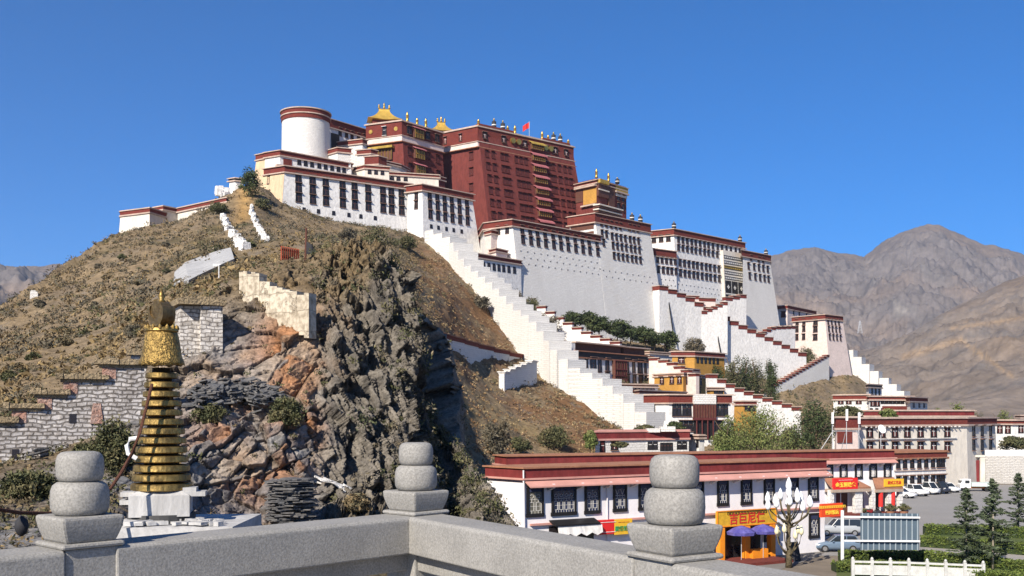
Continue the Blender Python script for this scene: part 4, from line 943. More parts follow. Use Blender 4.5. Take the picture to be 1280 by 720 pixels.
# black and white monks' house
z = zat(439, 250); M = XY(719, 250); R = XY(815, ysame(446.5, z))
b = Bld('black_white_house', 'white three storey house with tall black windows right of the zigzag stairs', 'house', rect(M, R, 12), z, 6, [.02, 0, 0, 0], white); f = b.face(0)
b.cornice(1.3, black, .5, .3, brickl)
b.slab(0, .3, f.L * .62, -2.1, -.25, -2.2, -1.2, 'attic_gallery', [woodb]); b.slab(0, f.L * .66, f.L * .95, -2.0, -.25, -2.2, -1.2, 'attic_gallery', [woodb])
b.slab(0, 0, f.L * .64, -2.4, -2.1, -8, .3, 'attic_roof', [ledge]); b.slab(0, f.L * .62, f.L * .97, -2.3, -2.0, -8, .3, 'attic_roof', [ledge]); b.slab(0, -3.2, .3, -1.9, 4, -6, -.2, 'side_wall', [white])
for px, w_, h_ in ((733, 1.1, 2.8), (741.5, 2.4, 3.8), (749.5, 1.6, 3.4), (759, 1.6, 3.6), (783.5, 1.7, 3.8), (792, 1.4, 3.2), (800, 2.2, 3.6), (806.5, 1.1, 3.2)):
    b.win(0, px, 455.5 + (px - 719) * .035, w_, h_, 'pal', True, 2)
for px, w_ in ((759, 1.8), (784, 2.2), (793, 1.7), (801, 2.2), (807.5, 1.2)): b.win(0, px, 472.5 + (px - 759) * .06, w_, 3.2 if px < 770 else 2.6, 'pal', True, 2)
for px in (746, 751.5): b.win(0, px, 470.5, 1.2, .9, 'pal', False, 1)
u0, u1 = f.hit(765, 455)[0], f.hit(779, 455)[0]
b.slab(0, u0, u1, 1.6, 9.6, 0, .9, 'balcony', [woodb])
m = MB()
for q in range(7):
    for d0, d1 in ((1.8, 5.2), (5.8, 9.4)): m.tube([f.pt(u0 + (u1 - u0) * q / 6, d0, 1.0), f.pt(u0 + (u1 - u0) * q / 6, d1, 1.0)], .12, 5, q % 2)
for d in (1.7, 3.9, 5.5, 9.5): m.tube([f.pt(u0 - .2, d, 1.05), f.pt(u1 + .2, d, 1.05)], .16, 5)
b.part(m, 'balcony_rail', [redpane, woodb])
z = zat(481, 243); b = Bld('flat_roof_shed', 'low pale shed with dark red window strip under the black and white house', 'house', rect(XY(765, 240), XY(822, 247), 6), z, 4, 0, white); b.cornice(.35, brickl, .5, .2)
b.grid(0, [792, 796.5, 801, 806, 811, 816], [487], 1.0, 1.5, 'hut', False, 1)
# white lower house with the big dark porch
z = zat(494, 225); M = XY(836, 225); L = XY(781, 232); R = XY(913, ysame(495.6, z) if False else 229)
b = Bld('porch_house', 'wide white house with maroon band and dark two storey porch above the yard', 'house', para(L, M, R), z, 2, [.02, .02, 0, 0], white); f = b.face(1); b.cornice(1.6, penbe, .5, .3)
for px in (843, 849, 855.5, 861.5): b.win(1, px, 512.5, 1.0, 2.7, 'pal', True, 1)
for px in (897, 902.5, 907.5): b.win(1, px, 512.5, .9, 2.7, 'pal', True, 1)
for px in (851.5, 857.5, 863.5, 896, 901): b.win(1, px, 532.5, 1.0, 2.4, 'pal', True, 1)
u0, u1 = f.hit(865.5, 510)[0], f.hit(893, 510)[0]
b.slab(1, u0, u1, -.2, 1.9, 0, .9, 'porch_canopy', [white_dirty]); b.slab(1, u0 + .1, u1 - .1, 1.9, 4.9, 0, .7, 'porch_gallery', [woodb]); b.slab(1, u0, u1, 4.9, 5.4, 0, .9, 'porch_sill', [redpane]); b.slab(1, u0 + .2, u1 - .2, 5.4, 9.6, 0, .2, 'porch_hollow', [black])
m = MB()
for q in range(9): m.tube([f.pt(u0 + (u1 - u0) * (q + .1) / 8.2, 1.9, .8), f.pt(u0 + (u1 - u0) * (q + .1) / 8.2, 4.9, .8)], .10, 5, 0)
for q in range(4): m.tube([f.pt(u0 + (u1 - u0) * (q + .5) / 4, 5.4, .7), f.pt(u0 + (u1 - u0) * (q + .5) / 4, 9.6, .7)], .16, 6, 0)
b.part(m, 'porch_posts', [redpane, white])
b.grid(0, [807, 815.5], [509], 1.4, 3.0, 'pale', False, 2)
b = bx('flat_roof_shed', 'long pale roof terrace behind the maroon band of the porch house', ((779, 491), (800, 488.5), (858, 491)), 238, 4, white, .5)
# yard house at the foot of the mound
z = zat(540, 186); M = XY(806.5, 186); L = XY(744, 181); R = XY(861, 189)
b = Bld('yard_house', 'low white house with maroon parapet at the foot of the mound', 'house', [L, M, R, XY(862, 199), XY(750, 196)], z, 0, 0, white_new); b.cornice(1.1, maroon, .3, .2, pinkl)
b.win(0, 768, 557, 1.4, 1.6, 'hut', True, 2); b.win(0, 753, 559, 1.0, 2.4, 'hut', False, 1)
b.grid(1, [812.5, 819, 849, 855.5], [557], .95, 1.5, 'pale', False, 1); b.grid(1, [827, 831, 835, 839], [558.5], .6, 1.5, 'pal', False, 1)
p = f.pt(0, 0); m = MB()
c_ = P(834, 539, 187); t = MB().box((c_.x, c_.y, c_.z + .4), (2.6, 2.2, .9)).box((c_.x - .4, c_.y, c_.z + 1.2), (.7, .7, 1.3), 0, 0, .4); shift(t, b.loc).build('parapet_ornament', white_new, b.root)
c_ = P(816, 539, 187); t = MB().box((c_.x, c_.y, c_.z + .15), (2.3, 2.2, .7)); shift(t, b.loc).build('chimney', white_new, b.root)
b = bx('gate_lodge', 'small white lodge with flat eaves right of the yard house', ((861, 545), (874, 545), (880, 545)), 192, 0, white, .25); b.win(0, 872, 552, .7, 2.2, 'pal', False, 1)
# ochre houses
b = bx('ochre_house', 'upper ochre house with long maroon eave below the great wall', ((840.5, 440), (868, 440), (905, 442.5)), 290, 14, ochre, 1.0); b.grid(0, [851.5], [450.5], 1.8, 1.8, 'hut'); b.grid(1, [872, 877, 882, 887, 892, 897], [449.5], 1.0, 2.0, 'pal', False, 1)
b = bx('ochre_house', 'middle ochre house with flat roof and four windows, half hidden by trees', ((811, 469), (854, 467), (886, 471)), 262, 8, ochre, .35, band=brickl); b.grid(0, [827.5, 840, 849.5], [475.5], 1.5, 1.9, 'hut'); b.grid(1, [861, 868, 876], [475], 1.4, 2.0, 'hut'); b.grid(1, [874], [489], 2.0, 2.0, 'hut')
b = bx('ochre_house', 'small ochre annex with a black opening beside the middle ochre house', ((884, 486), (888, 485), (905, 487)), 263, 8, ochre, .3, band=brickl); b.grid(1, [895, 901], [490], 1.2, 1.4, 'pal', False, 1)
b = bx('ochre_house', 'lowest ochre house by the maroon capped wall above the willow', ((918, 503), (929, 502), (945, 504)), 255, 6, ochre, .6); b.grid(1, [934, 941], [510], 1.4, 1.6, 'pal', False, 1)
b = bx('pale_house', 'pale flat house with pinkish parapet behind the upper ochre house', ((799, 441), (812, 440), (841, 442)), 292, 14, white, .3, band=brickl)
b = bx('pale_house', 'white flat house with blue tint squeezed between the two ochre houses', ((845, 461), (850, 460), (874, 463)), 272, 10, white, .35)

# cluster at right below the white blocks
b = bx('terrace_house', 'white house with three small windows at the left of the right hand cluster', ((1042, 494.5), (1087, 494), (1091, 494.3)), 250, 2, white_new, .9); b.grid(0, [1051, 1061, 1073.5], [501.5], 1.3, 1.6, 'hut', False, 2)
b = bx('terrace_house', 'white house with maroon balcony in the middle of the right hand cluster', ((1085, 496), (1087, 496), (1142, 500)), 247, 2, white, .6); b.grid(1, [1091, 1096.5], [503], 1.3, 2.0, 'hut', False, 2); b.grid(1, [1103, 1108, 1113, 1118, 1123, 1128], [502], .9, 1.1, 'pal', False, 1)
f = b.face(1); b.slab(1, f.L * .28, f.L * .98, 2.2, 3.4, 0, .6, 'balcony', [penbe]); b.grid(1, [1089, 1096, 1103, 1109, 1115, 1121, 1127, 1133, 1139], [513], .8, 1.1, 'pal', False, 1)
b = bx('terrace_house', 'white house with maroon eaves at the right end of the right hand cluster', ((1133, 497.5), (1138, 497), (1159, 498)), 244, 2, white_new, .8); b.grid(1, [1142, 1149, 1155], [505], 1.2, 1.7, 'hut', False, 2)
b = bx('terrace_house', 'small two storey lookout house with black roof at the top of the right hand cluster', ((1083, 481.5), (1086, 481), (1102, 482)), 256, 4, white, .5, band=black); b.grid(1, [1090, 1094.5, 1099], [487.5], 1.0, 1.4, 'pal', False, 1); b.grid(1, [1090, 1094.5, 1099], [494], 1.0, 1.2, 'pal', False, 1)
b = bx('long_maroon_parapet', 'long low building showing only a maroon parapet behind the big white block', ((1080, 514.6), (1123, 514), (1216, 517)), 215, 0, penbe, .9, band=maroon)
b = bx('pale_house', 'white cube house at the right edge behind the round hedge', ((1240, 527), (1266, 526), (1290, 527)), 225, 0, white, .6); b.grid(0, [1250, 1260], [536.5], 1.3, 1.9, 'hut', False, 2); b.grid(1, [1276], [536], 1.3, 1.9, 'hut', False, 2)
b = bx('pale_house', 'tiny white rooftop hut at the right edge', ((1270, 521), (1276, 520), (1290, 521)), 240, 0, white_new, .3)

# big white block on the square
z = 11.75; M = XY(1208, 184.7); L = XY(1066, 172); R = XY(1243.5, 197)
b = Bld('white_office_block', 'big white block with two rows of brown windows facing the square', 'building', para(L, M, R), z, 0, [.01, .02, .02, 0], cream); b.cornice(1.0, penbe, .35, .25)
BLK = b
f = b.face(0)
for px in (1087, 1102.5, 1118.5, 1134, 1150.5, 1167, 1184):
    for py in (540.5, 558.5): b.win(0, px, py, 1.45, 1.75, 'hut', True, 2)
b.slab(0, 3.0, f.L * .9, 3.3, 3.45, 0, .3, 'string_course', [white_new])
for px in (1217, 1227.5, 1238):
    for py in (538.5, 556): b.win(1, px, py, 1.5, 2.0, 'pal', True, 1)
m = MB()
for k in range(22): u = 2.5 + k * (f.L * .86) / 22; m.tube([f.pt(u, 1.4, 0), f.pt(u, 1.4, .7)], .12, 5)
b.part(m, 'beam_ends', [white_new])
b = bx('side_block', 'maroon and white lean to left of the big white block behind the antenna', ((1044, 523), (1046, 522.6), (1072, 524)), 168, 0, pinkw, 1.6); b.slab(1, 0, 2.8, 1.9, 4.0, 0, .2, 'maroon_shutter', [penbe])
M = XY(1117.5, 160); R = XY(1182.5, 165); z = zat(566.5, 160)
b = Bld('square_annex', 'two storey white annex with sixteen narrow windows behind the parked cars', 'building', rect(M, R, 7), z, 0, 0, white); b.cornice(.75, penbe, .35, .2, brickl)
b.grid(0, [1122.6, 1131, 1140, 1149, 1157.5, 1166, 1173, 1178.5], [580], .85, 1.35, 'pal', True, 1); b.grid(0, [1122.6, 1131, 1140, 1149, 1157.5, 1166, 1173, 1178.5], [600], .85, 1.2, 'pal', True, 1)
b.slab(0, 0, b.face(0).L, 2.65, 2.8, 0, .2, 'string_course', [ledge])
# wall on the right with the red gate
z = zat(563, 190); M = XY(1232, 189); R = XY(1330, 185)
b = Bld('yard_wall', 'high weathered white wall with white coping at the right edge of the square', 'wall', rect(M, R, 1.2), z, 0, .02, brick_mat('grimy_plaster', (.50, .485, .46), (.475, .46, .44), (.465, .45, .43), 1, .6, .3, .04, .10, (.36, .345, .32), .25)); b.ring('coping', z - .9, z + .1, .06, white_shop)
t = empty('gate', (*XY(1222, 188), 0), 'tall narrow red gate in the corner of the square', 'gate')
MB().box((0, .3, 2.1), (.85, .25, 4.2)).build('door', maroon, t); MB().box((-.75, .4, 2.4), (.5, .6, 4.8)).box((1.0, .4, 2.4), (.9, .6, 4.8)).box((.1, .4, 4.95), (2.6, .8, .35)).build('gatepost', cream, t)

# ---------------------------------------------------------------- shops along the street
def near_window(b, fi, px, py, w, h, cols, style=0, uv=None, curtain=False):
    f = b.face(fi); u, d = uv or f.hit(px, py)
    m = MB(); fr = .17
    for x, z_, sx, sz in ((0, h / 2 - fr / 2, w, fr), (0, -h / 2 + fr * .8, w * 1.06, fr * 1.6), (-w / 2 + fr / 2, 0, fr, h - 2.6 * fr), (w / 2 - fr / 2, 0, fr, h - 2.6 * fr)):
        m.box((x, -.03, z_), (sx, .22, sz))
    m.box((0, -.05, h / 2 - .36), (w - 2 * fr, .10, .38), 1)
    o = m.build('window', [black, MAT['blue_valance']], b.root); mm = f.basis(u, d, 0); mm.translation -= b.loc; o.matrix_local = mm
    pm = MB(); pm.box((0, .01, -.1), (w - 2 * fr + .02, .05, h - 2.5 * fr)); po = pm.build('glass', [MAT['curtained_glass'] if curtain else MAT['blue_glass']], o)
    lm = MB(); iw, ih = w - 2 * fr, h - 2.6 * fr - .42; z0 = -h / 2 + 1.6 * fr
    def rod(x0, z0_, x1, z1_, r=.017): lm.tube([(x0, -.035, z0_), (x1, -.035, z1_)], r, 4)
    cw = iw / cols
    for k in range(cols + 1): rod(-iw / 2 + k * cw, z0, -iw / 2 + k * cw, z0 + ih * (.72 if style else 1), .013)
    for k in range(cols):
        xc = -iw / 2 + (k + .5) * cw; a = cw * .30
        for q0, q1 in (((-a, .12), (a, .12)), ((a, .12), (a, .52)), ((a, .52), (-a, .52)), ((-a, .52), (-a, .12))): rod(xc + q0[0], z0 + ih * q0[1], xc + q1[0], z0 + ih * q1[1])
        rod(xc, z0, xc, z0 + ih * .12); rod(xc, z0 + ih * .52, xc, z0 + ih * .66)
        if style == 0:
            pts = [(xc + a * math.cos(t_), -.035, z0 + ih * .80 + a * .8 * math.sin(t_)) for t_ in np.linspace(0, 2 * math.pi, 9)]; lm.tube(pts, .018, 4)
        else:
            rod(xc - a * 1.2, z0 + ih * .98, xc, z0 + ih * .7); rod(xc + a * 1.2, z0 + ih * .98, xc, z0 + ih * .7)
    rod(-iw / 2, z0 + ih * .33, iw / 2, z0 + ih * .33, .012); rod(-iw / 2, z0 + ih * .66, iw / 2, z0 + ih * .66, .014)
    lm.build('lattice', lattw, o); return o
mat('blue_valance', (0.030, 0.040, 0.095), .8, var=.3, scale=3); mat('blue_glass', (0.030, 0.042, 0.095), .12, var=.4, scale=1.2, spec=.6); mat('curtained_glass', (0.17, 0.16, 0.13), .3, scale=3, col2=(.07, .07, .06))
def eaves(b, fi, z_h, out=1.0, n=12, corb=True, u0=0.0):
    """sloping pink eave board over the windows with white beam ends under it"""
    f = b.face(fi); m = MB()
    m.loft([[f.pt(u0, z_h, .1), f.pt(f.L, z_h, .1), f.pt(f.L, z_h + .1, .1), f.pt(u0, z_h + .1, .1)], [f.pt(u0, z_h + .42, out), f.pt(f.L, z_h + .42, out), f.pt(f.L, z_h + .52, out), f.pt(u0, z_h + .52, out)]])
    b.part(m, 'eave', [pinkl])
    return f
# near shop building
Yr = 12.5 * F / (689 - HY); z = zat(575, Yr); R = XY(1031, Yr); M = XY(655, ysame(586, z)); L = XY(609, ysame(583.5, z))
b = Bld('street_shop', 'long two storey white shop with maroon parapet and blue lattice windows', 'shop building', para(L, M, R), z, 0, 0, white_shop); SH = b; f = b.face(1)
b.ring('frieze', z - .72, z, .10, maroon); b.ring('lower_ledge', z - .86, z - .72, .30, pinkl)
m = MB(); m.prism(off_poly(b.top, [.25] * 4), z, z + .12); b.part(m, 'roof', [brickl])
eaves(b, 1, .9, 1.0)
dW = f.hit(668, 626)[1]
for px, w_, c_ in ((668.5, 1.5, 2), (704.5, 2.25, 4), (740, 1.45, 2)): near_window(b, 1, 0, 0, w_, 2.5, c_, 0, (f.hit(px, 624)[0], dW), px < 680)
for px in (774.5, 806, 838, 872, 903, 932.5, 961, 991, 1016): near_window(b, 1, 0, 0, 1.32 if px < 820 else 1.22, 2.45, 2, 1, (f.hit(px, 612)[0], dW - .02))
m = MB()
for px in (686, 722, 757, 789.5, 823, 855, 888, 918, 947, 976, 1004, 1027):
    u = f.hit(px, 605)[0]; m = MB()
    m.loft([[f.pt(u - .13, 1.05, 0), f.pt(u + .13, 1.05, 0), f.pt(u + .13, 1.75, 0), f.pt(u - .13, 1.75, 0)], [f.pt(u - .11, 1.2, .8), f.pt(u + .11, 1.2, .8), f.pt(u + .11, 1.5, .8), f.pt(u - .11, 1.5, .8)]]); b.part(m, 'beam_end', [white_shop])
m = MB(); u = f.hit(659, 620)[0]; m.tube([f.pt(u - .45, .1, .2), f.pt(u - .35, 6, .2)], .06, 6); u = f.hit(758, 620)[0]; m.tube([f.pt(u, 1.5, .12), f.pt(u, 8, .12)], .05, 6); b.part(m, 'drainpipe', [white_shop])
dl = f.hit(961, 661)[1]
for px, c_ in ((961, 2), (1017, 2)): near_window(b, 1, 0, 0, 1.25, 2.3, c_, 1, (f.hit(px, 661)[0], dl), False)
b.slab(1, 0.5, f.L, dW + 1.75, dW + 1.9, 0, .25, 'string_course', [pinkl])
u0, u1 = f.hit(686, 652)[0], f.hit(742, 652)[0]
m = MB(); d0 = dW + 1.55
m.loft([[f.pt(u0, d0, .05), f.pt(u1, d0, .05), f.pt(u1, d0 + .1, .05), f.pt(u0, d0 + .1, .05)], [f.pt(u0, d0 + .3, 1.0), f.pt(u1, d0 + .3, 1.0), f.pt(u1, d0 + .42, 1.0), f.pt(u0, d0 + .42, 1.0)]]); b.part(m, 'shop_canopy', [black])
b.slab(1, u0, u1, d0 + .5, d0 + 3.4, 0, .04, 'shopfront', [pane])
m = MB(); n_ = 9; us = np.linspace(u0 + .3, u1 + .2, n_)
for i in range(n_ - 1):
    sg = lambda k: .45 + .18 * (k % 2)
    m.loft([[f.pt(us[i], d0 + .45, .9), f.pt(us[i], d0 + .45 + sg(i) * 1.3, 1.05), f.pt(us[i], d0 + .47 + sg(i) * 1.3, 1.0), f.pt(us[i], d0 + .47, .85)], [f.pt(us[i + 1], d0 + .45, .9), f.pt(us[i + 1], d0 + .45 + sg(i + 1) * 1.3, 1.05), f.pt(us[i + 1], d0 + .47 + sg(i + 1) * 1.3, 1.0), f.pt(us[i + 1], d0 + .47, .85)]])
b.part(m, 'awning', [MAT['whitewash']])
# rear shop building, longer, its right end open to the square
Yr = 12.5 * F / (641 - HY); z = zat(562, Yr); R = XY(1116.5, Yr); M = XY(634, ysame(569.5, z))
b = Bld('street_shop', 'white shop building with a red and a yellow signboard facing the square', 'shop building', rect(M, R, 3.5), z - .12, 0, 0, white_shop); SH2 = b; z -= .12; f = b.face(0)
b.ring('frieze', z - .85, z, .10, maroon); b.ring('lower_ledge', z - 1.0, z - .85, .35, pinkl); m = MB(); m.prism(off_poly(b.top, [.3] * 4), z, z + .14); b.part(m, 'roof', [brickl])
eaves(b, 0, 1.0, .9)
for px in (1036, 1054, 1073, 1091, 1109): 
    o = near_window(b, 0, px, 587.5, 1.15, 2.2, 2, 1)
    mm = MB().box((0, -.045, -.35), (.42, .02, 1.1)); mm.build('curtain', [white_new], o)
m = MB()
for px in (1029, 1045, 1063.5, 1082, 1100, 1114.5):
    m = MB(); u = f.hit(px, 575)[0]; m.loft([[f.pt(u - .13, 1.15, 0), f.pt(u + .13, 1.15, 0), f.pt(u + .13, 2.0, 0), f.pt(u - .13, 2.0, 0)], [f.pt(u - .11, 1.35, .75), f.pt(u + .11, 1.35, .75), f.pt(u + .11, 1.65, .75), f.pt(u - .11, 1.65, .75)]]); b.part(m, 'beam_end', [white_shop])
def canopy(px0, px1, inl, inr):
    u0, u1 = f.hit(px0, 605)[0], f.hit(px1, 605)[0]; d0, d1 = f.hit(px0, 597)[1], f.hit(px0, 612)[1]
    m = MB(); m.loft([[f.pt(u0 + inl, d0, .05), f.pt(u1 - inr, d0, .05), f.pt(u1 - inr, d0 + .2, .05), f.pt(u0 + inl, d0 + .2, .05)], [f.pt(u0, d1 - .3, 1.7), f.pt(u1, d1 - .3, 1.7), f.pt(u1, d1 - .1, 1.7), f.pt(u0, d1 - .1, 1.7)]])
    b.part(m, 'tiled_canopy', [brickl]); b.slab(0, u0, u1, d1 - .1, d1 + .25, .1, 1.75, 'canopy_edge', [roofm]); return d1
d1 = canopy(1029, 1077, .1, 1.6); canopy(1083, 1117, .9, .1)
for px0, px1, mt in ((1033, 1043, white_dirty), (1045, 1050, redpane), (1051.5, 1059, woodb), (1069.5, 1079, pane), (1088, 1099, pane), (1105, 1114, pane)):
    u0, u1 = f.hit(px0, 625)[0], f.hit(px1, 625)[0]; b.slab(0, u0, u1, d1 + .5, z - .02, 0, .05, 'door' if mt in (redpane, woodb) else 'shopfront', [mt])
for px in (1030.5, 1061.5, 1066, 1082, 1102, 1116):
    u = f.hit(px, 625)[0]; p = f.pt(u, z, 1.2); m = MB(); m.box((p.x, p.y, (z - d1) / 2), (.55, .55, z - d1), 0, math.atan2(f.t.y, f.t.x)); b.part(m, 'pillar', [white_new])
for px in (1091, 1106):
    u = f.hit(px, 628)[0]; p = f.pt(u, z, 1.45); t = MB().tube([(p.x, p.y, 1.0), (p.x, p.y, 2.9)], .28, 10); b.part(t, 'red_door_curtain', [flagred])
p0, p1 = f.pt(0, z, 0), f.pt(f.L, z, 0); p0 = f.pt(f.hit(1026, 640)[0], z, 0)
m = MB(); m.prism([(p0.x, p0.y), (p1.x, p1.y), (p1.x + f.n.x * 2.6, p1.y + f.n.y * 2.6), (p0.x + f.n.x * 2.6, p0.y + f.n.y * 2.6)], 0, .32); b.part(m, 'front_step', [penbe])

# signboards
def sign(b, fi, px0, px1, py0, py1, out, mt, label, lines, name='signboard', frame=None, pc=None):
    f = b.face(fi); u0, d0 = f.hit(px0, py0); u1 = f.hit(px1, (py0 + py1) / 2)[0]; d1 = f.hit(px0, py1)[1]; w, h = u1 - u0, d1 - d0
    mm = f.basis((u0 + u1) / 2, (d0 + d1) / 2, out); root = empty(name, mm.translation, label, 'sign', 'shop signs'); root.rotation_euler = mm.to_euler()
    MB().box((0, .12, 0), (w, .24, h)).build('board', mt, root, bevel=.02)
    if frame:
        fm = MB()
        for x, z_, sx, sz in ((0, h / 2, w + .1, .08), (0, -h / 2, w + .1, .08), (-w / 2, 0, .08, h), (w / 2, 0, .08, h)): fm.box((x, .0, z_), (sx, .12, sz))
        fm.build('frame', frame, root)
    for txt, size, zc, mt2, fat in lines:
        cu = bpy.data.curves.new('lettering', 'FONT'); cu.body = txt; cu.align_x = 'CENTER'; cu.align_y = 'CENTER'; cu.size = size; cu.extrude = .015; cu.offset = fat
        cu.materials.append(mt2); tmp = bpy.data.objects.new('lettering_curve', cu); COL.objects.link(tmp); bpy.context.view_layer.update(); me = bpy.data.meshes.new_from_object(tmp.evaluated_get(bpy.context.evaluated_depsgraph_get())); bpy.data.objects.remove(tmp); o = link_mesh('lettering', me, root); o.location = (0, -.02, zc * h); o.rotation_euler = (math.radians(90), 0, 0)
    return root
sred = mat('red_sign_paint', (.62, .02, .02), .5, var=.1, scale=2); syel = mat('yellow_sign_paint', (.72, .42, .03), .5, var=.15, scale=2); sgold = mat('gold_sign_paint', (.62, .36, .03), .5, var=.3, scale=3)
let_y = mat('yellow_letters', (.85, .60, .06), .5); let_w = mat('white_letters', (.8, .8, .78), .5); let_r = mat('red_letters', (.5, .03, .02), .5); let_g = mat('green_letters', (.03, .28, .10), .5); let_k = mat('black_letters', (.02, .015, .015), .5)
orange = mat('orange_paint', (.72, .24, .015), .6, var=.15, scale=1.5); sor = mat('orange_red_sign_paint', (.72, .07, .015), .5, var=.1, scale=2)
sign(SH, 1, 741, 763.5, 650, 668, .5, sred, 'plain red signboard with two white lines, left of the yellow one', [('————', .5, .36, let_w, 0), ('————', .5, -.32, let_w, 0)])
sign(SH, 1, 763.8, 786, 649, 668, .5, syel, 'yellow signboard with green lettering partly behind the stone post', [('藏餐馆茶', .42, -.12, let_g, .01), ('— — —', .3, .33, let_r, 0)])
t = sign(SH, 1, 884, 957, 638, 657, 1.3, sgold, 'gilded restaurant signboard with red and white characters over orange posts', [('吉巨尼仁', 1.0, -.08, let_r, .02), ('བོད་ཀྱི་ཟ་ཁང་', .3, .36, let_k, .0)], frame=orange)
sign(SH, 1, 1010, 1037, 628.5, 645, 1.6, sor, 'orange red signboard at the right corner of the long shop', [('四川饭店', .42, -.18, let_y, .008), ('གཙང་ཁང་ཟ་ཁང་', .24, .26, let_y, 0)])
sign(SH2, 0, 1030, 1060.5, 597, 611, 1.75, sred, 'red signboard with yellow characters over the square', [('金玉银珠宝', .62, -.12, let_y, .015), ('—————', .42, .34, let_w, 0)])
sign(SH2, 0, 1094, 1117.5, 598, 607.5, 1.75, syel, 'yellow signboard with red characters over the square', [('藏式工艺品', .42, 0, let_r, .01)])
# restaurant porch under the gilded sign
f = SH.face(1); ux = lambda px: f.hit(px, 665)[0]
t = empty('restaurant_porch', f.pt(ux(921), SH.zt, 1.0), 'orange posted porch of the restaurant under the gilded sign', 'porch')
m = MB(); dtop = f.hit(921, 656)[1]; zt = SH.zt - dtop
def lp(u, d, out): p = f.pt(u, d, out); return (p.x - t.location.x, p.y - t.location.y, p.z - t.location.z)
for px in (889, 920.5, 952): mm = MB(); p = lp(ux(px), SH.zt - zt / 2, 1.2); mm.box(p, (.55, .55, zt), 0, math.atan2(f.t.y, f.t.x)); mm.build('post', orange, t, bevel=.03)
mm = MB(); q = [lp(ux(892), SH.zt - zt, .06), lp(ux(950), SH.zt - zt, .06), lp(ux(950), SH.zt, .06), lp(ux(892), SH.zt, .06)]; mm.quad(*q); mm.build('doorway', pane, t)
mm = MB(); p = lp(ux(932), SH.zt - .55, 1.6); mm.box(p, (1.7, .6, .9), 0, math.atan2(f.t.y, f.t.x)); mm.build('counter', orange, t)
mm = MB(); p = lp(ux(921), SH.zt - .12, 2.2); mm.box(p, (5.6, 3.4, .24), 0, math.atan2(f.t.y, f.t.x)); mm.build('step', penbe, t)
for (px, lab) in ((908, 'left'), (935, 'right')):
    p = f.pt(ux(px), SH.zt, 1.9); t2 = empty('parasol', (p.x, p.y, 0), f'blue violet parasol, {lab} one of two in front of the restaurant', 'parasol', 'restaurant parasols')
    um = mat('violet_parasol_cloth', (.05, .045, .22), .8, scale=1.6, col2=(.13, .12, .36)) if 'violet_parasol_cloth' not in MAT else MAT['violet_parasol_cloth']
    MB().tube([(0, 0, 0), (0, 0, 3.1)], .03, 8).build('pole', steel, t2); MB().lathe([(1.2, 2.35), (1.25, 2.6), (.7, 2.92), (.05, 3.12)], seg=8).build('canopy', um, t2)
# ------------------------------------------------------------------ foreground: old stepped wall, gilt spire, slates, balustrade
stonew = brick_mat('whitewashed_rubble', (.50, .475, .46), (.36, .345, .34), (.17, .155, .145), 1, .30, .135, .026)
stonep = brick_mat('whitewashed_brick', (.62, .585, .54), (.50, .47, .43), (.28, .255, .235), 1, .30, .15, .02)
ruinm = brick_mat('pale_mudbrick', (.53, .47, .37), (.45, .39, .30), (.41, .355, .275), 1, .5, .8, .02)
capm = mat('mud_coping', (.34, .265, .165), .95, var=.4, scale=3, fine=.3, fscale=14, bump=.8)
brick_red = mat('old_red_brick', (.32, .17, .125), .92, scale=3, col2=(.40, .30, .26), fine=.3, fscale=8, bump=.7)
# stepped boundary wall: built in its own frame, x along the wall
A = P(-6, 590, 33.0); B = P(196, 500, 34.8); A.z = B.z = 0
t_ = Vector((B.x - A.x, B.y - A.y)).normalized(); rz = math.atan2(t_.y, t_.x); Lw = Vector((B.x - A.x, B.y - A.y)).length
def wall_u(px):   # column -> distance along the wall
    k = (px - CX) / F; return (k * A.y - A.x) / (t_.x - k * t_.y)
t = empty('boundary_wall', (A.x, A.y, 6), 'old whitewashed rubble wall climbing in steps behind the gilt spire', 'wall', None, rz)
tops = [(-30, 16, 532), (16, 48, 514), (48, 80, 497), (80, 128, 478), (128, 180, 460)]
m = MB(); caps = []
for i, (p0, p1, py) in enumerate(tops):
    u0, u1 = wall_u(p0), wall_u(p1); ym = A.y + t_.y * (u0 + u1) / 2; zt = zat(py, ym) - 6
    m.prism([(u0, -.28), (u1, -.28), (u1, .28), (u0, .28)], -1.5, zt, 0)
    c = MB(); 
    for k in range(7):
        x0 = u0 - .25 + (u1 - u0 + .45) * k / 7; x1 = u0 - .25 + (u1 - u0 + .45) * (k + 1) / 7
        c.prism([(x0, -.42 - rnd.random() * .05), (x1, -.42 - rnd.random() * .05), (x1, .42), (x0, .42)], zt + .10, zt + .24 + rnd.random() * .06, 0)
    c.prism([(u0 - .1, -.34), (u1 + .1, -.34), (u1 + .1, .34), (u0 - .1, .34)], zt, zt + .098, 0)
    c.build('coping', capm, t)
    r = MB(); r.box((u0 + .2, 0, zt - .19), (.42, .60, .36)); r.build('brick_end', brick_red, t)
m.build('wall', stonew, t)
for px, py in ((91, 523), (20, 567)):
    u = wall_u(px); r = MB(); r.box((u, -.27, zat(py, A.y + t_.y * u) - 6), (.2, .06, .3)); r.build('niche', MAT['dark_window'], t)
u = wall_u(121); r = MB(); r.prism([(u - .2, -.34), (u + .2, -.34), (u + .2, -.1), (u - .2, -.1)], zat(528, 39) - 6, zat(506, 39) - 6, 0, [(u - .12, -.31), (u + .12, -.31), (u + .12, -.1), (u - .12, -.1)]); r.build('brick_patch', brick_red, t)
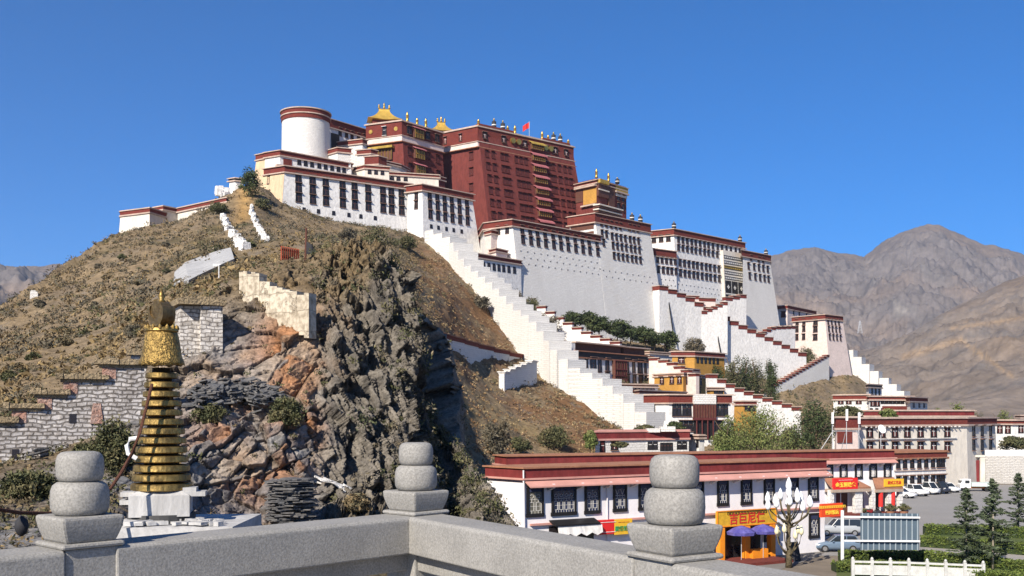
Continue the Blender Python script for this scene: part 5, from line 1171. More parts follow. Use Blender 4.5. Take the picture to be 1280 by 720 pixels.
# two taller piers further up
p = P(173, 444, 36.5); t = empty('wall_pier', (p.x, p.y, p.z - 5), 'small white brick pier with mud cap left of the spire bell', 'pier', None, rz)
MB().box((0, 0, 2.5), (.5, .6, 5)).build('wall', stonep, t); MB().box((0, 0, 5.1), (.75, .85, .22)).build('coping', capm, t)
p = P(248, 384, 39.5); t = empty('wall_pier', (p.x, p.y, p.z - 6), 'big whitewashed pier with flat mud cap right behind the spire top', 'pier', None, rz + .1)
MB().box((-.3, .2, 3), (.85, 1.2, 6)).box((.36, -.1, 3), (.8, 1.2, 6.01)).build('wall', stonep, t)
c = MB(); c.box((0, 0, 6.13), (1.75, 1.7, .22)); c.box((.1, 0, 6.3), (1.2, .8, .14)); c.build('coping', capm, t)
# ruined mudbrick wall on the rock
tp = [(299, 340), (304, 338), (309, 341), (314, 340), (319, 341), (324, 350), (331, 352), (337, 357), (346, 358), (353, 362), (362, 363), (371, 367), (380, 366), (386, 367)]
bt = {299: 366, 386: 399}
m = MB(); rings = []
for i in range(len(tp) - 1):
    (a, ya), (b2, yb) = tp[i], tp[i + 1]; Ya, Yb = 42.7 - (a - 299) * .030, 42.7 - (b2 - 299) * .030
    yl = 360 + (a - 299) * .40; q = [P(a, ya + (i % 3) * .8, Ya), P(b2, ya + (i % 3) * .8, Yb), P(b2, yl + 30, Yb - .2), P(a, yl + 30, Ya - .2)]
    n_ = Vector((.4, .92, 0)) * .5; m.loft([q, [v + n_ for v in q]])
c0 = P(340, 380, 54); shift(m, c0); o = m.build('ruined_wall', ruinm); o.location = c0; tag(o, 'pale broken mudbrick wall on top of the orange rock', 'ruin')
# grey concrete apron on the slope
def surf_slab(name, label, top, bot, G, mt, cat, th=.7, out=.35):
    m = MB(); n = len(top); F_ = []; B_ = []
    for (a, b2) in zip(top, bot):
        p, q = surf_py(G, *a), surf_py(G, *b2); d = (Vector((0, 0, ZC)) - p).normalized() * out + Vector((0, 0, out)); F_.append((p + d, q + d)); B_.append((p - d * th * 2, q - d * th * 2))
    for i in range(n - 1):
        m.loft([[F_[i][0], F_[i][1], B_[i][1], B_[i][0]], [F_[i + 1][0], F_[i + 1][1], B_[i + 1][1], B_[i + 1][0]]])
    c = F_[0][0].copy(); shift(m, c); o = m.build(name, mt); o.location = c; return tag(o, label, cat)
surf_slab('retaining_wall', 'pale grey cement retaining wall on the grassy slope above the spire', [(217, 345), (232, 332), (255, 324), (275, 318), (291, 314)], [(216, 360), (234, 356), (254, 346), (276, 336), (293, 329)], HILL, mat('pale_cement', (.40, .40, .40), .9, var=.25, scale=.5, fine=.2, fscale=3, bump=.4), 'wall', 1.0, .5)
# stones edging the path
def stones(label, pts, G, n, s0=.9):
    m = MB()
    for k in range(n):
        t = k / (n - 1) * (len(pts) - 1); i = min(int(t), len(pts) - 2); f = t - i
        px = pts[i][0] * (1 - f) + pts[i + 1][0] * f; py = pts[i][1] * (1 - f) + pts[i + 1][1] * f; p = surf_py(G, px, py, 1.5, 4)
        s_ = s0 * (.7 + rnd.random() * .6); m.box((p.x, p.y, p.z + s_ * .3), (s_ * 1.3, s_, s_ * 1.2), 0, rnd.random() * 3, .8)
    c = Vector(m.v[0]); shift(m, c); o = m.build('path_wall', white_dirty); o.location = c; return tag(o, label, 'wall', 'dry stone walls along the path')
stones('broken white stone edging left of the ochre path', [(279, 272), (284, 283), (292, 293), (299, 303), (306, 312)], HILL, 80, .85)
stones('broken white stone edging right of the ochre path', [(315, 258), (316, 270), (320, 282), (327, 293), (335, 302)], HILL, 70, .7)
# red fence, black flag, camera mast
p0, p1 = surf_py(ROCK, 352, 327), surf_py(ROCK, 372, 325); t = empty('red_fence', p0, 'short rusty red fence on the brow of the rock below the wing', 'fence')
d = p1 - p0; d.z = 0; m = MB()
for k in range(10): q = d * (k / 9); m.box((q.x, q.y, .15), (.06, .06, 1.1))
m.box((d.x / 2, d.y / 2, .55), (d.length, .05, .07), 0, math.atan2(d.y, d.x)); m.box((d.x / 2, d.y / 2, .2), (d.length, .05, .07), 0, math.atan2(d.y, d.x)); m.build('bars', mat('rusty_red_paint', (.30, .06, .03), .8, var=.4, scale=4), t)
p = surf_py(ROCK, 381, 326); t = empty('prayer_pole', p, 'dark pole wrapped in black cloth on the brow of the rock', 'pole'); MB().tube([(0, 0, -.3), (.05, 0, 1.5)], .05, 6).build('pole', woodb, t)
m = MB(); m.loft([[(.02, -.02, .9), (.02, .06, .9), (.02, .06, .3), (.02, -.02, .3)], [(.3, -.1, .75), (.3, 0, .75), (.34, 0, .35), (.34, -.1, .35)], [(.45, .0, .55), (.45, .05, .55), (.48, .05, .45), (.48, 0, .45)]]); m.build('cloth', darkmetal, t)
p = surf_py(HILL, 274, 352, .5, 3); t = empty('camera_mast', p, 'white security camera mast on the grassy slope', 'mast'); t.scale = (.48,) * 3; MB().tube([(0, 0, 0), (0, 0, 2.8)], .07, 8).build('pole', whitep, t); MB().box((-.55, 0, 2.6), (.7, .3, .35)).box((-.2, 0, 2.75), (1.0, .08, .08)).build('camera', whitep, t)
p = surf_py(HILL, 40, 372, 3, 4); t = empty('watch_hut', p - Vector((0, 0, .5)), 'tiny weathered white hut on the left skyline of the hill', 'hut'); t.scale = (.6,) * 3; MB().box((0, 0, 1.2), (2.2, 2.2, 2.6), 0, .3, .9).build('wall', white_dirty, t); MB().box((-.3, 0, 2.65), (1.2, 1.4, .5), 0, .5).build('broken_top', white_dirty, t)

# gilt spire ---------------------------------------------------------
YS = 23.0; k = YS / F; c = P(202, 650, YS)
t = empty('stupa_spire', c, 'tall gilt stupa spire with stacked rings on a white marble block', 'stupa spire')
zz = lambda py: (650 - py) * k
gm = mat('spire_gilding', (.44, .30, .10), .5, scale=3.0, col2=(.22, .15, .06), metal=.9, bump=.5, bscale=14, fine=.35, fscale=12, bdist=.03, stretch=(1, 1, .6))
gm2 = mat('embossed_gilding', (.42, .285, .095), .5, scale=9, col2=(.17, .11, .04), metal=.9, bump=1.0, bscale=18, detail=8, bdist=.06)
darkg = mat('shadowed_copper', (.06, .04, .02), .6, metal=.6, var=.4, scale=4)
n_r = 13
for i in range(n_r):
    f = i / (n_r - 1); y0 = 463 + f * 139; r = (19.5 + f * 17.5) * k; h = (6.6 + 1.6 * f) * k; z0 = zz(y0 + 10)
    m = MB(); m.lathe([(r * .80, z0 - .01), (r * .97, z0), (r * 1.0, z0 + h * .12), (r * .985, z0 + h * .86), (r * .95, z0 + h), (r * .70, z0 + h * 1.1)], seg=40); m.build('ring', gm, t, False)
    for p_ in t.children[-1].data.polygons if False else []: pass
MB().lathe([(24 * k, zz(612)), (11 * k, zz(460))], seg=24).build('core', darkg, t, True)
m = MB(); pr = [(27, 458), (26, 452), (24.5, 446), (23, 436), (21.5, 426), (20, 419), (18.5, 415)]
rings = []
for j, (r, py) in enumerate(pr):
    rings.append([(r * k * (1 + (.045 if j < 2 else .0) * abs(math.sin(a * 5))) * math.cos(a), r * k * (1 + (.045 if j < 2 else 0) * abs(math.sin(a * 5))) * math.sin(a), zz(py) + (.05 * abs(math.cos(a * 5)) if j == 0 else 0)) for a in np.linspace(0, 2 * math.pi, 49)[:-1]])
m.loft(rings); m.build('bell_canopy', gm2, t, True)
m = MB(); m.lathe([(18.5 * k, zz(416)), (20.5 * k, zz(414)), (20 * k, zz(411)), (17.5 * k, zz(409.5))], seg=32)
for a in np.linspace(0, 2 * math.pi, 15)[:-1]: m.lathe([(2.4 * k, 0), (2.6 * k, 3 * k), (.2 * k, 6 * k)], (19 * k * math.cos(a), 19 * k * math.sin(a), zz(412)), 6)
m.build('crown', gm, t)
# crescent moon, sun and flame
m = MB(); R_, r_ = 16.5 * k, 12.5 * k; cz = zz(392); ring = []
N_ = 28; a0, a1 = math.radians(152), math.radians(388)
out = [(R_ * math.cos(a), R_ * math.sin(a)) for a in np.linspace(a0, a1, N_)]; inn = [(r_ * math.cos(a) * .98, r_ * math.sin(a) * .9 + 4.5 * k) for a in np.linspace(a0, a1, N_)]
for i in range(N_ - 1):
    q = [out[i], out[i + 1], inn[i + 1], inn[i]]
    m.loft([[(x, -.16, cz + z_) for x, z_ in q], [(x, .16, cz + z_) for x, z_ in q]])
bm_ = [(v[0], v[1], v[2]) for v in m.v]; ang2 = math.radians(-38); m.v = [(x * math.cos(ang2) - y * math.sin(ang2), x * math.sin(ang2) + y * math.cos(ang2), z_) for x, y, z_ in bm_]
m.build('crescent_moon', mat('tarnished_gilding', (.24, .17, .08), .5, scale=4, col2=(.13, .09, .045), metal=.85, bump=.3, bscale=12), t)
m = MB()
for j, s_ in enumerate((-.10, .10)):
    pass
ax = Vector((-math.sin(ang2) * -1, -math.cos(ang2), 0)).normalized()
ax = Vector((math.sin(ang2), -math.cos(ang2), 0)); m.tube([(-ax.x * .13, -ax.y * .13, cz + 3.5 * k), (ax.x * .13, ax.y * .13, cz + 3.5 * k)], 12.0 * k, 28); m.build('sun_disc', MAT['tarnished_gilding'], t)
m = MB(); m.lathe([(2 * k, zz(379)), (5 * k, zz(377)), (3 * k, zz(374)), (4.6 * k, zz(370)), (3.2 * k, zz(367)), (.4 * k, zz(360))], seg=14); m.build('flame_finial', gm, t, True)
MB().lathe([(5 * k, zz(412)), (4 * k, zz(406))], seg=12).build('neck', gm, t)
marble = mat('veined_white_marble', (.50, .495, .485), .55, scale=1.6, col2=(.36, .355, .35), stretch=(1, 1, .35), fine=.15, fscale=6, bump=.2)
m = MB(); m.lathe([(50 * k, zz(643)), (50 * k, zz(617)), (38 * k, zz(612))], seg=4, a0=math.radians(45 + 14)); m.build('marble_block', marble, t, False)
MB().lathe([(41 * k, zz(652)), (41 * k, zz(641))], seg=24).build('foot', mat('dark_grey_stone', (.07, .07, .07), .8, var=.3, scale=3), t)
for x, py, w_ in ((44, 616, 26), (38, 611, 16), (-42, 618, 22), (-44, 628, 20)):
    MB().box((x * k, -.1 if x > 0 else .2, zz(py)), (w_ * k, .5, .10), 0, .2).build('marble_slab', marble, t)
m = MB(); m.tube([(-20 * k, -.55, zz(572)), (-29 * k, -.6, zz(566)), (-31 * k, -.6, zz(556)), (-27 * k, -.6, zz(548)), (-18 * k, -.55, zz(547))], .05, 8); m.build('bracket', whitep, t)
# the flat white roof it stands on
m = MB(); mat('weathered_white_plaster', (.50, .495, .49), .9, var=.3, scale=1.2, fine=.2, fscale=8); q = [(-1.1, -1.3), (1.75, -1.3), (1.95, 1.6), (-.9, 1.6)]; m.prism(q, -1.2, -.03); o = m.build('stupa_roof', MAT['weathered_white_plaster']); o.location = c; tag(o, 'flat white roof slab under the gilt spire', 'roof')
o.rotation_euler = (0, 0, .1)
m = MB()
for i in range(46):
    x, y = rnd.uniform(-.9, 1.6), rnd.uniform(-1.1, -.3); m.box((x, y, .02 + rnd.random() * .02), (.12 + rnd.random() * .3, .1 + rnd.random() * .15, .04 + rnd.random() * .06), 0, rnd.random() * 3)
o = m.build('rubble', marble); o.location = c; tag(o, 'scattered white marble rubble at the foot of the spire', 'rubble', kind='stuff')
# rope with a knot sagging from the spire to the lower left
a, b2 = P(190, 482, YS - .7), P(-40, 622, 17); pts = []
pts = [P(190, 480, 22.3), P(184, 505, 22.2), P(175, 540, 22.1), P(165, 567, 22), P(152, 590, 21.7), P(138, 611, 21.4), P(100, 636, 20.5), P(60, 642, 19.4), P(26, 641, 18.6), P(0, 637, 18), P(-40, 630, 17.3)]
t = empty('rope', pts[0], 'brown twisted rope slung from the spire to the lower left', 'rope'); m = MB(); m.tube(pts, .035, 8); shift(m, pts[0]); m.build('strand', mat('brown_rope', (.13, .055, .035), .9, var=.4, scale=20, bump=.6), t, True)
kn = P(27, 652, 18.6); m = MB(); m.lathe([(.02, .1), (.11, .02), (.13, -.1), (.08, -.22), (.02, -.26)], kn, 8); shift(m, pts[0]); m.build('knot', darkmetal, t, True)

# slates
slate = mat('grey_slate', (.085, .088, .095), .7, scale=1.6, col2=(.16, .15, .14), fine=.3, fscale=9, bump=.4, spec=.4)
p = P(365, 648, 31.0)
m = MB()
for i in range(40):
    z_ = i * .034; R0 = (.72 + .08 * math.sin(i * .4)) * (1 - .010 * max(0, i - 24)); 
    for j in range(5):
        a = rnd.random() * 6.28; x, y = R0 * .45 * math.cos(a), R0 * .45 * math.sin(a); m.box((x, y, z_ + rnd.random() * .008), (.55 + rnd.random() * .4, .35 + rnd.random() * .3, .028), 0, rnd.random() * 3.14)
o = m.build('slate_stack', slate); o.location = p - Vector((0, 0, .15)); tag(o, 'round stack of thin grey slates at the foot of the rock', 'slate stack')
m = MB()
for i in range(520):
    px = rnd.gauss(292, 28); py = 497 + abs(px - 300) * .06 + rnd.gauss(0, 6); 
    if not 235 < px < 352: continue
    q = surf_py(ROCK, px, py, .8, 3); s_ = .10 + rnd.random() * .26
    n0 = len(m.v); m.box((0, 0, 0), (s_ * 1.5, s_ * .8, .03 + rnd.random() * .03)); M_ = Matrix.Translation(q + Vector((rnd.gauss(0, .05), -.15, .04 + rnd.random() * .30))) @ Matrix.Rotation(rnd.uniform(-.35, .45), 4, 'Y') @ Matrix.Rotation(rnd.uniform(-.2, .6), 4, 'X') @ Matrix.Rotation(rnd.random() * 3, 4, 'Z')
    m.v[n0:] = [tuple(M_ @ Vector(v)) for v in m.v[n0:]]
o = m.build('slate_heap', slate); tag(o, 'heap of dark broken slates across the middle of the rock', 'slates', kind='stuff')
m = MB()
for i in range(240):
    px = rnd.uniform(40, 128); py = 568 - (px - 40) * .62 + rnd.gauss(0, 5); q = surf_py(ROCK, px, py, .8, 4); s_ = .15 + rnd.random() * .35
    n0 = len(m.v); m.box((0, 0, 0), (s_ * 1.5, s_ * .8, .04)); M_ = Matrix.Translation(q + Vector((0, -.1, .05 + rnd.random() * .2))) @ Matrix.Rotation(rnd.uniform(-.5, .2), 4, 'Y') @ Matrix.Rotation(rnd.random() * 3, 4, 'Z'); m.v[n0:] = [tuple(M_ @ Vector(v)) for v in m.v[n0:]]
o = m.build('slate_heap', slate); tag(o, 'line of broken slates along the foot of the stepped wall', 'slates', kind='stuff')
m = MB()
for i in range(13):
    q = surf_py(ROCK, 398 + i * 2.6 + rnd.gauss(0, 1.5), 606 + i * .8 + rnd.gauss(0, 3), .6, 2.4); n0 = len(m.v); m.box((0, 0, 0), (.35 + rnd.random() * .3, .12, .06)); M_ = Matrix.Translation(q + Vector((0, -.12, .12))) @ Matrix.Rotation(rnd.uniform(.2, .7), 4, 'Y') @ Matrix.Rotation(rnd.random() * .6, 4, 'Z'); m.v[n0:] = [tuple(M_ @ Vector(v)) for v in m.v[n0:]]
o = m.build('broken_marble', white_new); tag(o, 'broken white marble pieces lying right of the slate stack', 'rubble', kind='stuff')

# balustrade -----------------------------------------------------------
granite = mat('grey_granite', (.32, .31, .29), .75, var=.16, scale=4, bump=.35, bscale=90, spec=.3, fine=.34, fscale=100, bdist=.004)
pos = [Vector((-540 / F * 4.43, 4.43)), Vector((-120 / F * 5.85, 5.85)), Vector((203 / F * 4.05, 4.05))]
dl = (pos[0] - pos[1]).normalized(); dr = (pos[2] - pos[1]).normalized()
ends = [pos[0] + dl * 2.0, pos[2] + dr * 2.15]
ZT = ZC - .1575                                # top of the finials
t = empty('stone_balustrade', (pos[1].x, pos[1].y, ZC - 1.62), 'grey granite balustrade with round finials on its posts along the terrace edge', 'balustrade')
def lb(m): return shift(m, t.location)
def soft(m, name, parent=None, bev=.012, sm=False): return lb(m).build(name, granite, parent or t, sm, bev)
def ball(c, r, z0, z1):
    h = z1 - z0; pr = [(r * .74, 0), (r * .90, h * .06), (r * .985, h * .22), (r, h * .48), (r * .985, h * .72), (r * .92, h * .88), (r * .78, h * .97), (r * .6, h)]
    return MB().lathe([(a, z0 + b_) for a, b_ in pr], (c.x, c.y, 0), 40)
for p, d in ((pos[0], dl), (pos[1], dl), (pos[2], dr)):
    rz = math.atan2(d.y, d.x)
    m = MB(); m.box((p.x, p.y, ZT - .90), (.235, .235, 1.0), 0, rz); post = soft(m, 'post')
    for mm, sm in ((ball(p, .097, ZT - .128, ZT), True), (ball(p, .128, ZT - .268, ZT - .126), True)): soft(mm, 'finial_ball', post, 0, sm) if False else None
    def child(m, name, sm=False, bev=.012): 
        o = lb(m).build(name, granite, post, sm, bev); return o
    child(ball(p, .097, ZT - .128, ZT), 'finial', True, 0); child(ball(p, .119, ZT - .270, ZT - .126), 'finial', True, 0)
    m = MB(); rings = []
    for j in range(7):
        f = j / 6; s_ = .108 + .027 * math.sin(f * math.pi / 2); z_ = ZT - .380 + .112 * f
        rings.append([(p.x + math.cos(rz + a) * s_ * 1.414, p.y + math.sin(rz + a) * s_ * 1.414, z_) for a in (math.pi / 4, 3 * math.pi / 4, 5 * math.pi / 4, 7 * math.pi / 4)])
    m.loft(rings); child(m, 'cap_block')
    m = MB(); m.box((p.x, p.y, ZT - .389), (.272, .272, .022), 0, rz); child(m, 'plinth')
ZR = ZT - .40                                 # top of the rail
def rail(a, b2, d, ext0=0, ext1=0):
    a = a - d * ext0; b2 = b2 + d * ext1; n = Vector((-d.y, d.x)); w = .13; rings = []
    prof = [(-w, -.20), (-w, -.015), (-w + .015, 0), (w - .015, 0), (w, -.015), (w, -.20)]
    for q in (a, b2): rings.append([(q.x + n.x * x, q.y + n.y * x, ZR + z_) for x, z_ in prof])
    m = MB(); m.loft(rings); soft(m, 'top_rail', None, .008)
    m = MB(); n2 = [(-.06, -.30), (-.06, -.201), (.06, -.201), (.06, -.30)]
    rings = [[(q.x + n.x * x, q.y + n.y * x, ZR + z_ - .0) for x, z_ in n2] for q in (a, b2)]; m.loft(rings); soft(m, 'lintel', None, .006)
    L_ = (b2 - a).length; mid = (a + b2) / 2; rz = math.atan2(d.y, d.x); m = MB(); m.box((mid.x, mid.y, ZR - .95), (L_, .09, .5), 0, rz); soft(m, 'lower_panel', None, .006)
rail(pos[1], pos[0], dl, -.1, -.1); rail(pos[0], ends[0], dl, -.12, 0); rail(pos[1], pos[2], dr, -.1, -.1); rail(pos[2], ends[1], dr, -.12, 0)
m = MB(); fl = [(ends[0].x - 1.2, ends[0].y), (pos[0].x - .25, pos[0].y + .2), (pos[1].x, pos[1].y + .35), (pos[2].x + .25, pos[2].y + .2), (ends[1].x + 1.2, ends[1].y), (4, -4), (-5, -4)]
m.prism(fl, ZC - 2.2, ZC - 1.62); tag(m.build('terrace', mat('granite_paving', (.34, .33, .32), .85, var=.2, scale=1, fine=.2, fscale=30)), kind='structure')
# ------------------------------------------------------------------ vegetation
def leaf_mat(name, rough=.8):
    m = mat(name, (1, 1, 1), rough, attr='tint', var=.25, scale=.8, spec=.2); return m
leafm = leaf_mat('foliage'); bark = mat('bark', (.12, .085, .055), .95, var=.4, scale=3, bump=.6, bscale=8, stretch=(1, 1, .3)); barkp = mat('pale_bark', (.36, .31, .24), .9, var=.3, scale=4)
def leaves(C, Rr, n, size, cols, rs, flat=1.0, up=0.0, aspect=.45):
    """rhombic leaves spread through clumps: C (k,3) centres, Rr (k,3) radii, n leaves per clump; each leaf keeps a colour of its own"""
    k = len(C); d = rs.normal(size=(k, n, 3)); d /= np.linalg.norm(d, axis=2)[..., None]; r = rs.random((k, n, 1)) ** .42
    p = (C[:, None, :] + d * r * Rr[:, None, :]).reshape(-1, 3); N_ = len(p)
    a = rs.normal(size=(N_, 3)); a[:, 2] = a[:, 2] * flat + up; a /= np.linalg.norm(a, axis=1)[:, None]
    b = np.cross(a, rs.normal(size=(N_, 3))); b /= np.linalg.norm(b, axis=1)[:, None]
    s_ = (size * (.6 + .8 * rs.random(N_)))[:, None]
    v = np.stack([p - a * s_, p + b * s_ * aspect, p + a * s_, p - b * s_ * aspect], 1).reshape(-1, 3)
    f = np.arange(N_ * 4).reshape(-1, 4)
    cl = np.asarray(cols)[rs.randint(0, len(cols), size=k)][:, None, :] * (.65 + .7 * rs.random((k, n, 1))); cl = np.repeat(cl.reshape(-1, 3), 4, axis=0)
    return v, f, cl
G_OL = [(.085, .088, .040), (.11, .108, .050), (.070, .078, .038), (.135, .122, .060)]
G_DK = [(.048, .068, .026), (.062, .084, .032), (.040, .056, .024), (.080, .098, .038)]
G_WI = [(.135, .165, .050), (.155, .185, .060), (.105, .135, .042), (.18, .19, .068)]
G_YL = [(.13, .15, .03), (.10, .13, .03), (.16, .17, .04)]
G_GR = [(.115, .102, .072), (.145, .125, .088), (.095, .088, .064), (.16, .132, .088)]
G_DRY = [(.18, .138, .078), (.21, .155, .085), (.145, .118, .070), (.12, .105, .062), (.23, .17, .09)]
_tree = {}
def crown_mesh(key, w, h, k, n, size, cols, seed, shape='oak'):
    if key in _tree: return _tree[key]
    rs = np.random.RandomState(seed); d = rs.normal(size=(k, 3)); d /= np.linalg.norm(d, axis=1)[:, None]; rr = rs.random((k, 1)) ** .5
    C = d * rr; z = C[:, 2]
    wz = (1 - .35 * z if shape == 'oak' else 1 - .6 * z); C[:, 0] *= w / 2 * .78 * wz; C[:, 1] *= w / 2 * .78 * wz; C[:, 2] = h * .5 * (1 + z * .85)
    R_ = (np.array([w * .20, w * .20, h * .14]) * (.6 + .8 * rs.random((k, 1))))
    v, f, c = leaves(C, R_, n, size, cols, rs); me = np_mesh('crown', v, f, leafm, c, False); _tree[key] = me; return me
def trunk_mesh(key, w, h, seed, r=.18):
    if key in _tree: return _tree[key]
    rn = random.Random(seed); m = MB(); m.tube([(0, 0, -1.0), (.05 * w, 0, h * .25), (-.03 * w, .03 * w, h * .55), (0, 0, h * .85)], [r, r * .8, r * .5, r * .15], 7)
    for i in range(7):
        a = rn.random() * 6.28; z0 = h * (.18 + .08 * i); l = w * .32; m.tube([(0, 0, z0), (l * .5 * math.cos(a), l * .5 * math.sin(a), z0 + h * .12), (l * math.cos(a), l * math.sin(a), z0 + h * .26)], [r * .45, r * .3, r * .1], 5)
    me = m.mesh('trunk', bark, True); _tree[key] = me; return me
def tree(name, p, w, h, key, cols, label, group, k=46, n=52, size=.32, shape='oak', rz=None, lift=.12):
    """one tree: an Empty with a trunk and a crown; the meshes of a key are built once at unit proportions and scaled"""
    t = empty(name, p, label, 'tree' if 'shrub' not in name and 'bush' not in name else 'bush', group, rnd.random() * 6.28 if rz is None else rz)
    ck = (key, round(w / h, 1)); link_mesh('trunk', trunk_mesh(('t',) + ck, 6 * w / h, 6, hash(key) % 97 if False else sum(map(ord, key))), t); c = link_mesh('crown', crown_mesh(('c',) + ck, 6 * w / h, 6 * (1 - lift), k, n, size * 6 / h, cols, sum(map(ord, key)) + 3, shape), t); c.location.z = 6 * lift
    t.scale = (h / 6, h / 6, h / 6); return t
def on(G, px, py, Y=None, lo=.5, hi=4): 
    return surf_py(G, px, py, lo, hi)
def hill_at(px, Y):
    p, r, A, B, C = HILL; i = int(np.argmin(abs(p - px))); j = int(np.argmin(abs(B[:, i] - Y))); return Vector((A[j, i], B[j, i], C[j, i]))
# row of pines under the great wall: (column, foot row, depth, width px, height px)
row = [(714, 408, 296, 22, 20, 'first from the left'), (735, 414, 297, 26, 26, 'second from the left'), (750, 419, 298, 24, 24, 'third from the left'), (772, 426, 299, 28, 28, 'fourth from the left'), (788, 430, 300, 24, 25, 'fifth from the left'), (806, 435, 301, 26, 28, 'sixth from the left'), (818, 436, 302, 16, 20, 'seventh from the left'), (832, 440, 303, 26, 28, 'rightmost')]
for i, (px, py, Y, w, h, lab) in enumerate(row):
    k = Y / F; p = P(px, py, Y); g = hill_at(px, Y); p.z = min(p.z, g.z + 1.0) if g.z < p.z else g.z
    top = zat(py - h, Y); tree('pine_tree', p, w * k * 1.35, max(3, top - p.z), 'pine%d' % (i % 3), G_DK, lab + ' in the tree row below the great white wall', 'trees below the great wall', 44, 60, .34)
trees = [  # px, foot, Y, w, h, key, palette, name, label
 (868, 442, 312, 32, 22, 'grey', G_GR, 'thin_tree', 'thin grey half bare tree left of the dark trees under the stair wall'),
 (896, 480, 296, 36, 30, 'dk1', G_DK, 'leafy_tree', 'broad dark green tree right of the upper ochre house'),
 (918, 482, 298, 32, 42, 'gr2', G_OL, 'leafy_tree', 'taller grey green tree between the upper ochre house and the ramp'),
 (930, 480, 306, 32, 36, 'dk2', G_DK, 'leafy_tree', 'dense dark tree in front of the long stair wall'),
 (945, 478, 308, 30, 36, 'gr3', G_OL, 'leafy_tree', 'pointed olive tree left of the ramp foot'),
 (964, 470, 322, 22, 26, 'dk1', G_DK, 'leafy_tree', 'small round dark tree at the top of the ramp'),
 (1007, 447, 380, 26, 16, 'gr3', G_OL, 'leafy_tree', 'small olive tree at the foot of the pink tower'),
 (806, 545, 200, 30, 14, 'dk2', G_OL, 'garden_bush', 'low olive bush behind the left of the yard house'),
 (843, 543, 200, 24, 17, 'dk1', G_DK, 'garden_bush', 'rounded dark bush between the yard house and the porch house'),
 (908, 566, 185, 46, 48, 'wi1', G_WI, 'willow_tree', 'left willow with yellow green crown behind the shop roofs'),
 (950, 566, 188, 100, 60, 'wi2', G_WI, 'willow_tree', 'big spreading willow with yellow green crown behind the shop roofs'),
 (1020, 566, 205, 66, 68, 'dk2', G_DK, 'leafy_tree', 'tall dark green tree right of the big willow'),
 (990, 566, 210, 40, 40, 'gr3', G_OL, 'leafy_tree', 'olive tree between the willow and the tall dark tree'),
 (1060, 530, 200, 38, 24, 'dk1', G_OL, 'garden_bush', 'clipped round bush in front of the right hand cluster'),
 (1110, 527, 205, 22, 16, 'wi1', G_WI, 'garden_bush', 'small bright bush on the roof terrace of the right hand cluster'),
 (1195, 527, 300, 34, 24, 'wi2', G_YL, 'leafy_tree', 'yellow green tree top behind the maroon parapet'),
 (1172, 526, 310, 20, 16, 'wi1', G_WI, 'leafy_tree', 'small green tree top left of the yellow green one'),
 (1222, 527, 300, 18, 18, 'gr3', G_OL, 'leafy_tree', 'small olive tree top right of the yellow green one'),
 (1252, 530, 310, 30, 18, 'wi1', G_WI, 'leafy_tree', 'pale green tree top behind the white cube house'),
 (1268, 566, 205, 44, 22, 'dk1', G_OL, 'garden_bush', 'long rounded bush behind the weathered yard wall'),
 (776, 560, 178, 22, 5, 'dk1', G_OL, 'garden_bush', 'low planting along the front of the yard house'),
 (738, 566, 180, 18, 28, 'wi1', G_WI, 'garden_bush', 'upright green bush at the left end of the yard house'),
]
for px, py, Y, w, h, key, cols, nm, lab in trees:
    k = Y / F; p = P(px, py, Y)
    if nm in ('leafy_tree', 'thin_tree', 'willow_tree') and px < 1120:
        g = hill_at(px, Y); p.z = min(p.z, g.z + .5) if g.z < p.z else g.z
    top = zat(py - h, Y); hh = max(1.0, top - p.z)
    if px > 1160 and Y > 250: p.z = 0; hh = top
    tree(nm, p, w * k, hh, key, cols, lab, None, 70 if nm == 'willow_tree' else 48, 150 if nm == 'willow_tree' else 90, .19 if nm == 'willow_tree' else .24)
bush = [ # on the hill: px, py foot, w, h (px), palette, label
 (312, 246, 34, 40, G_DK, 'dark tree on the crest against the left end of the wing', 'leafy_tree'),
 (216, 285, 22, 22, G_DK, 'round dark bush against the crest wall', 'wild_bush'),
 (272, 268, 28, 18, G_OL, 'olive bush at the right end of the crest wall', 'wild_bush'),
 (330, 262, 26, 16, G_OL, 'olive bush at the foot of the tan end wall', 'wild_bush'),
 (472, 312, 58, 34, G_OL, 'largest grey green bush under the middle of the west wing', 'wild_bush'),
 (508, 312, 26, 20, G_OL, 'smaller olive bush right of the largest one under the wing', 'wild_bush'),
 (437, 300, 26, 18, G_GR, 'grey bush left of the largest one under the wing', 'wild_bush'),
 (640, 385, 34, 34, G_GR, 'grey scrubby bush between the zigzag and the gate annex', 'wild_bush'),
 (662, 400, 30, 38, G_OL, 'olive bush hanging on the ledge below the great wall corner', 'wild_bush'),
 (683, 418, 34, 30, G_GR, 'grey brown bush above the black and white house', 'wild_bush'),
 (692, 560, 48, 32, G_OL, 'grey green bush on the grass at the foot of the rust coloured mound', 'wild_bush'),
 (650, 565, 34, 22, G_OL, 'dark olive bush at the left foot of the mound', 'wild_bush'),
 (622, 575, 44, 60, G_GR, 'bare grey brown thicket standing right of the dark cliff', 'wild_bush'),
 (598, 385, 24, 18, G_GR, 'grey bush on the brown grass left of the upper zigzag', 'wild_bush'),
]
for px, py, w, h, cols, lab, nm in bush:
    p = surf_py(HILL, px, py, .3, 4); k = p.y / F
    tree(nm, p - Vector((0, 0, h * k * .1)), w * k, h * k * 1.05, 'b' + nm + str(len(lab) % 3), cols, lab, None, 46, 64, .22, 'oak', None, .02)
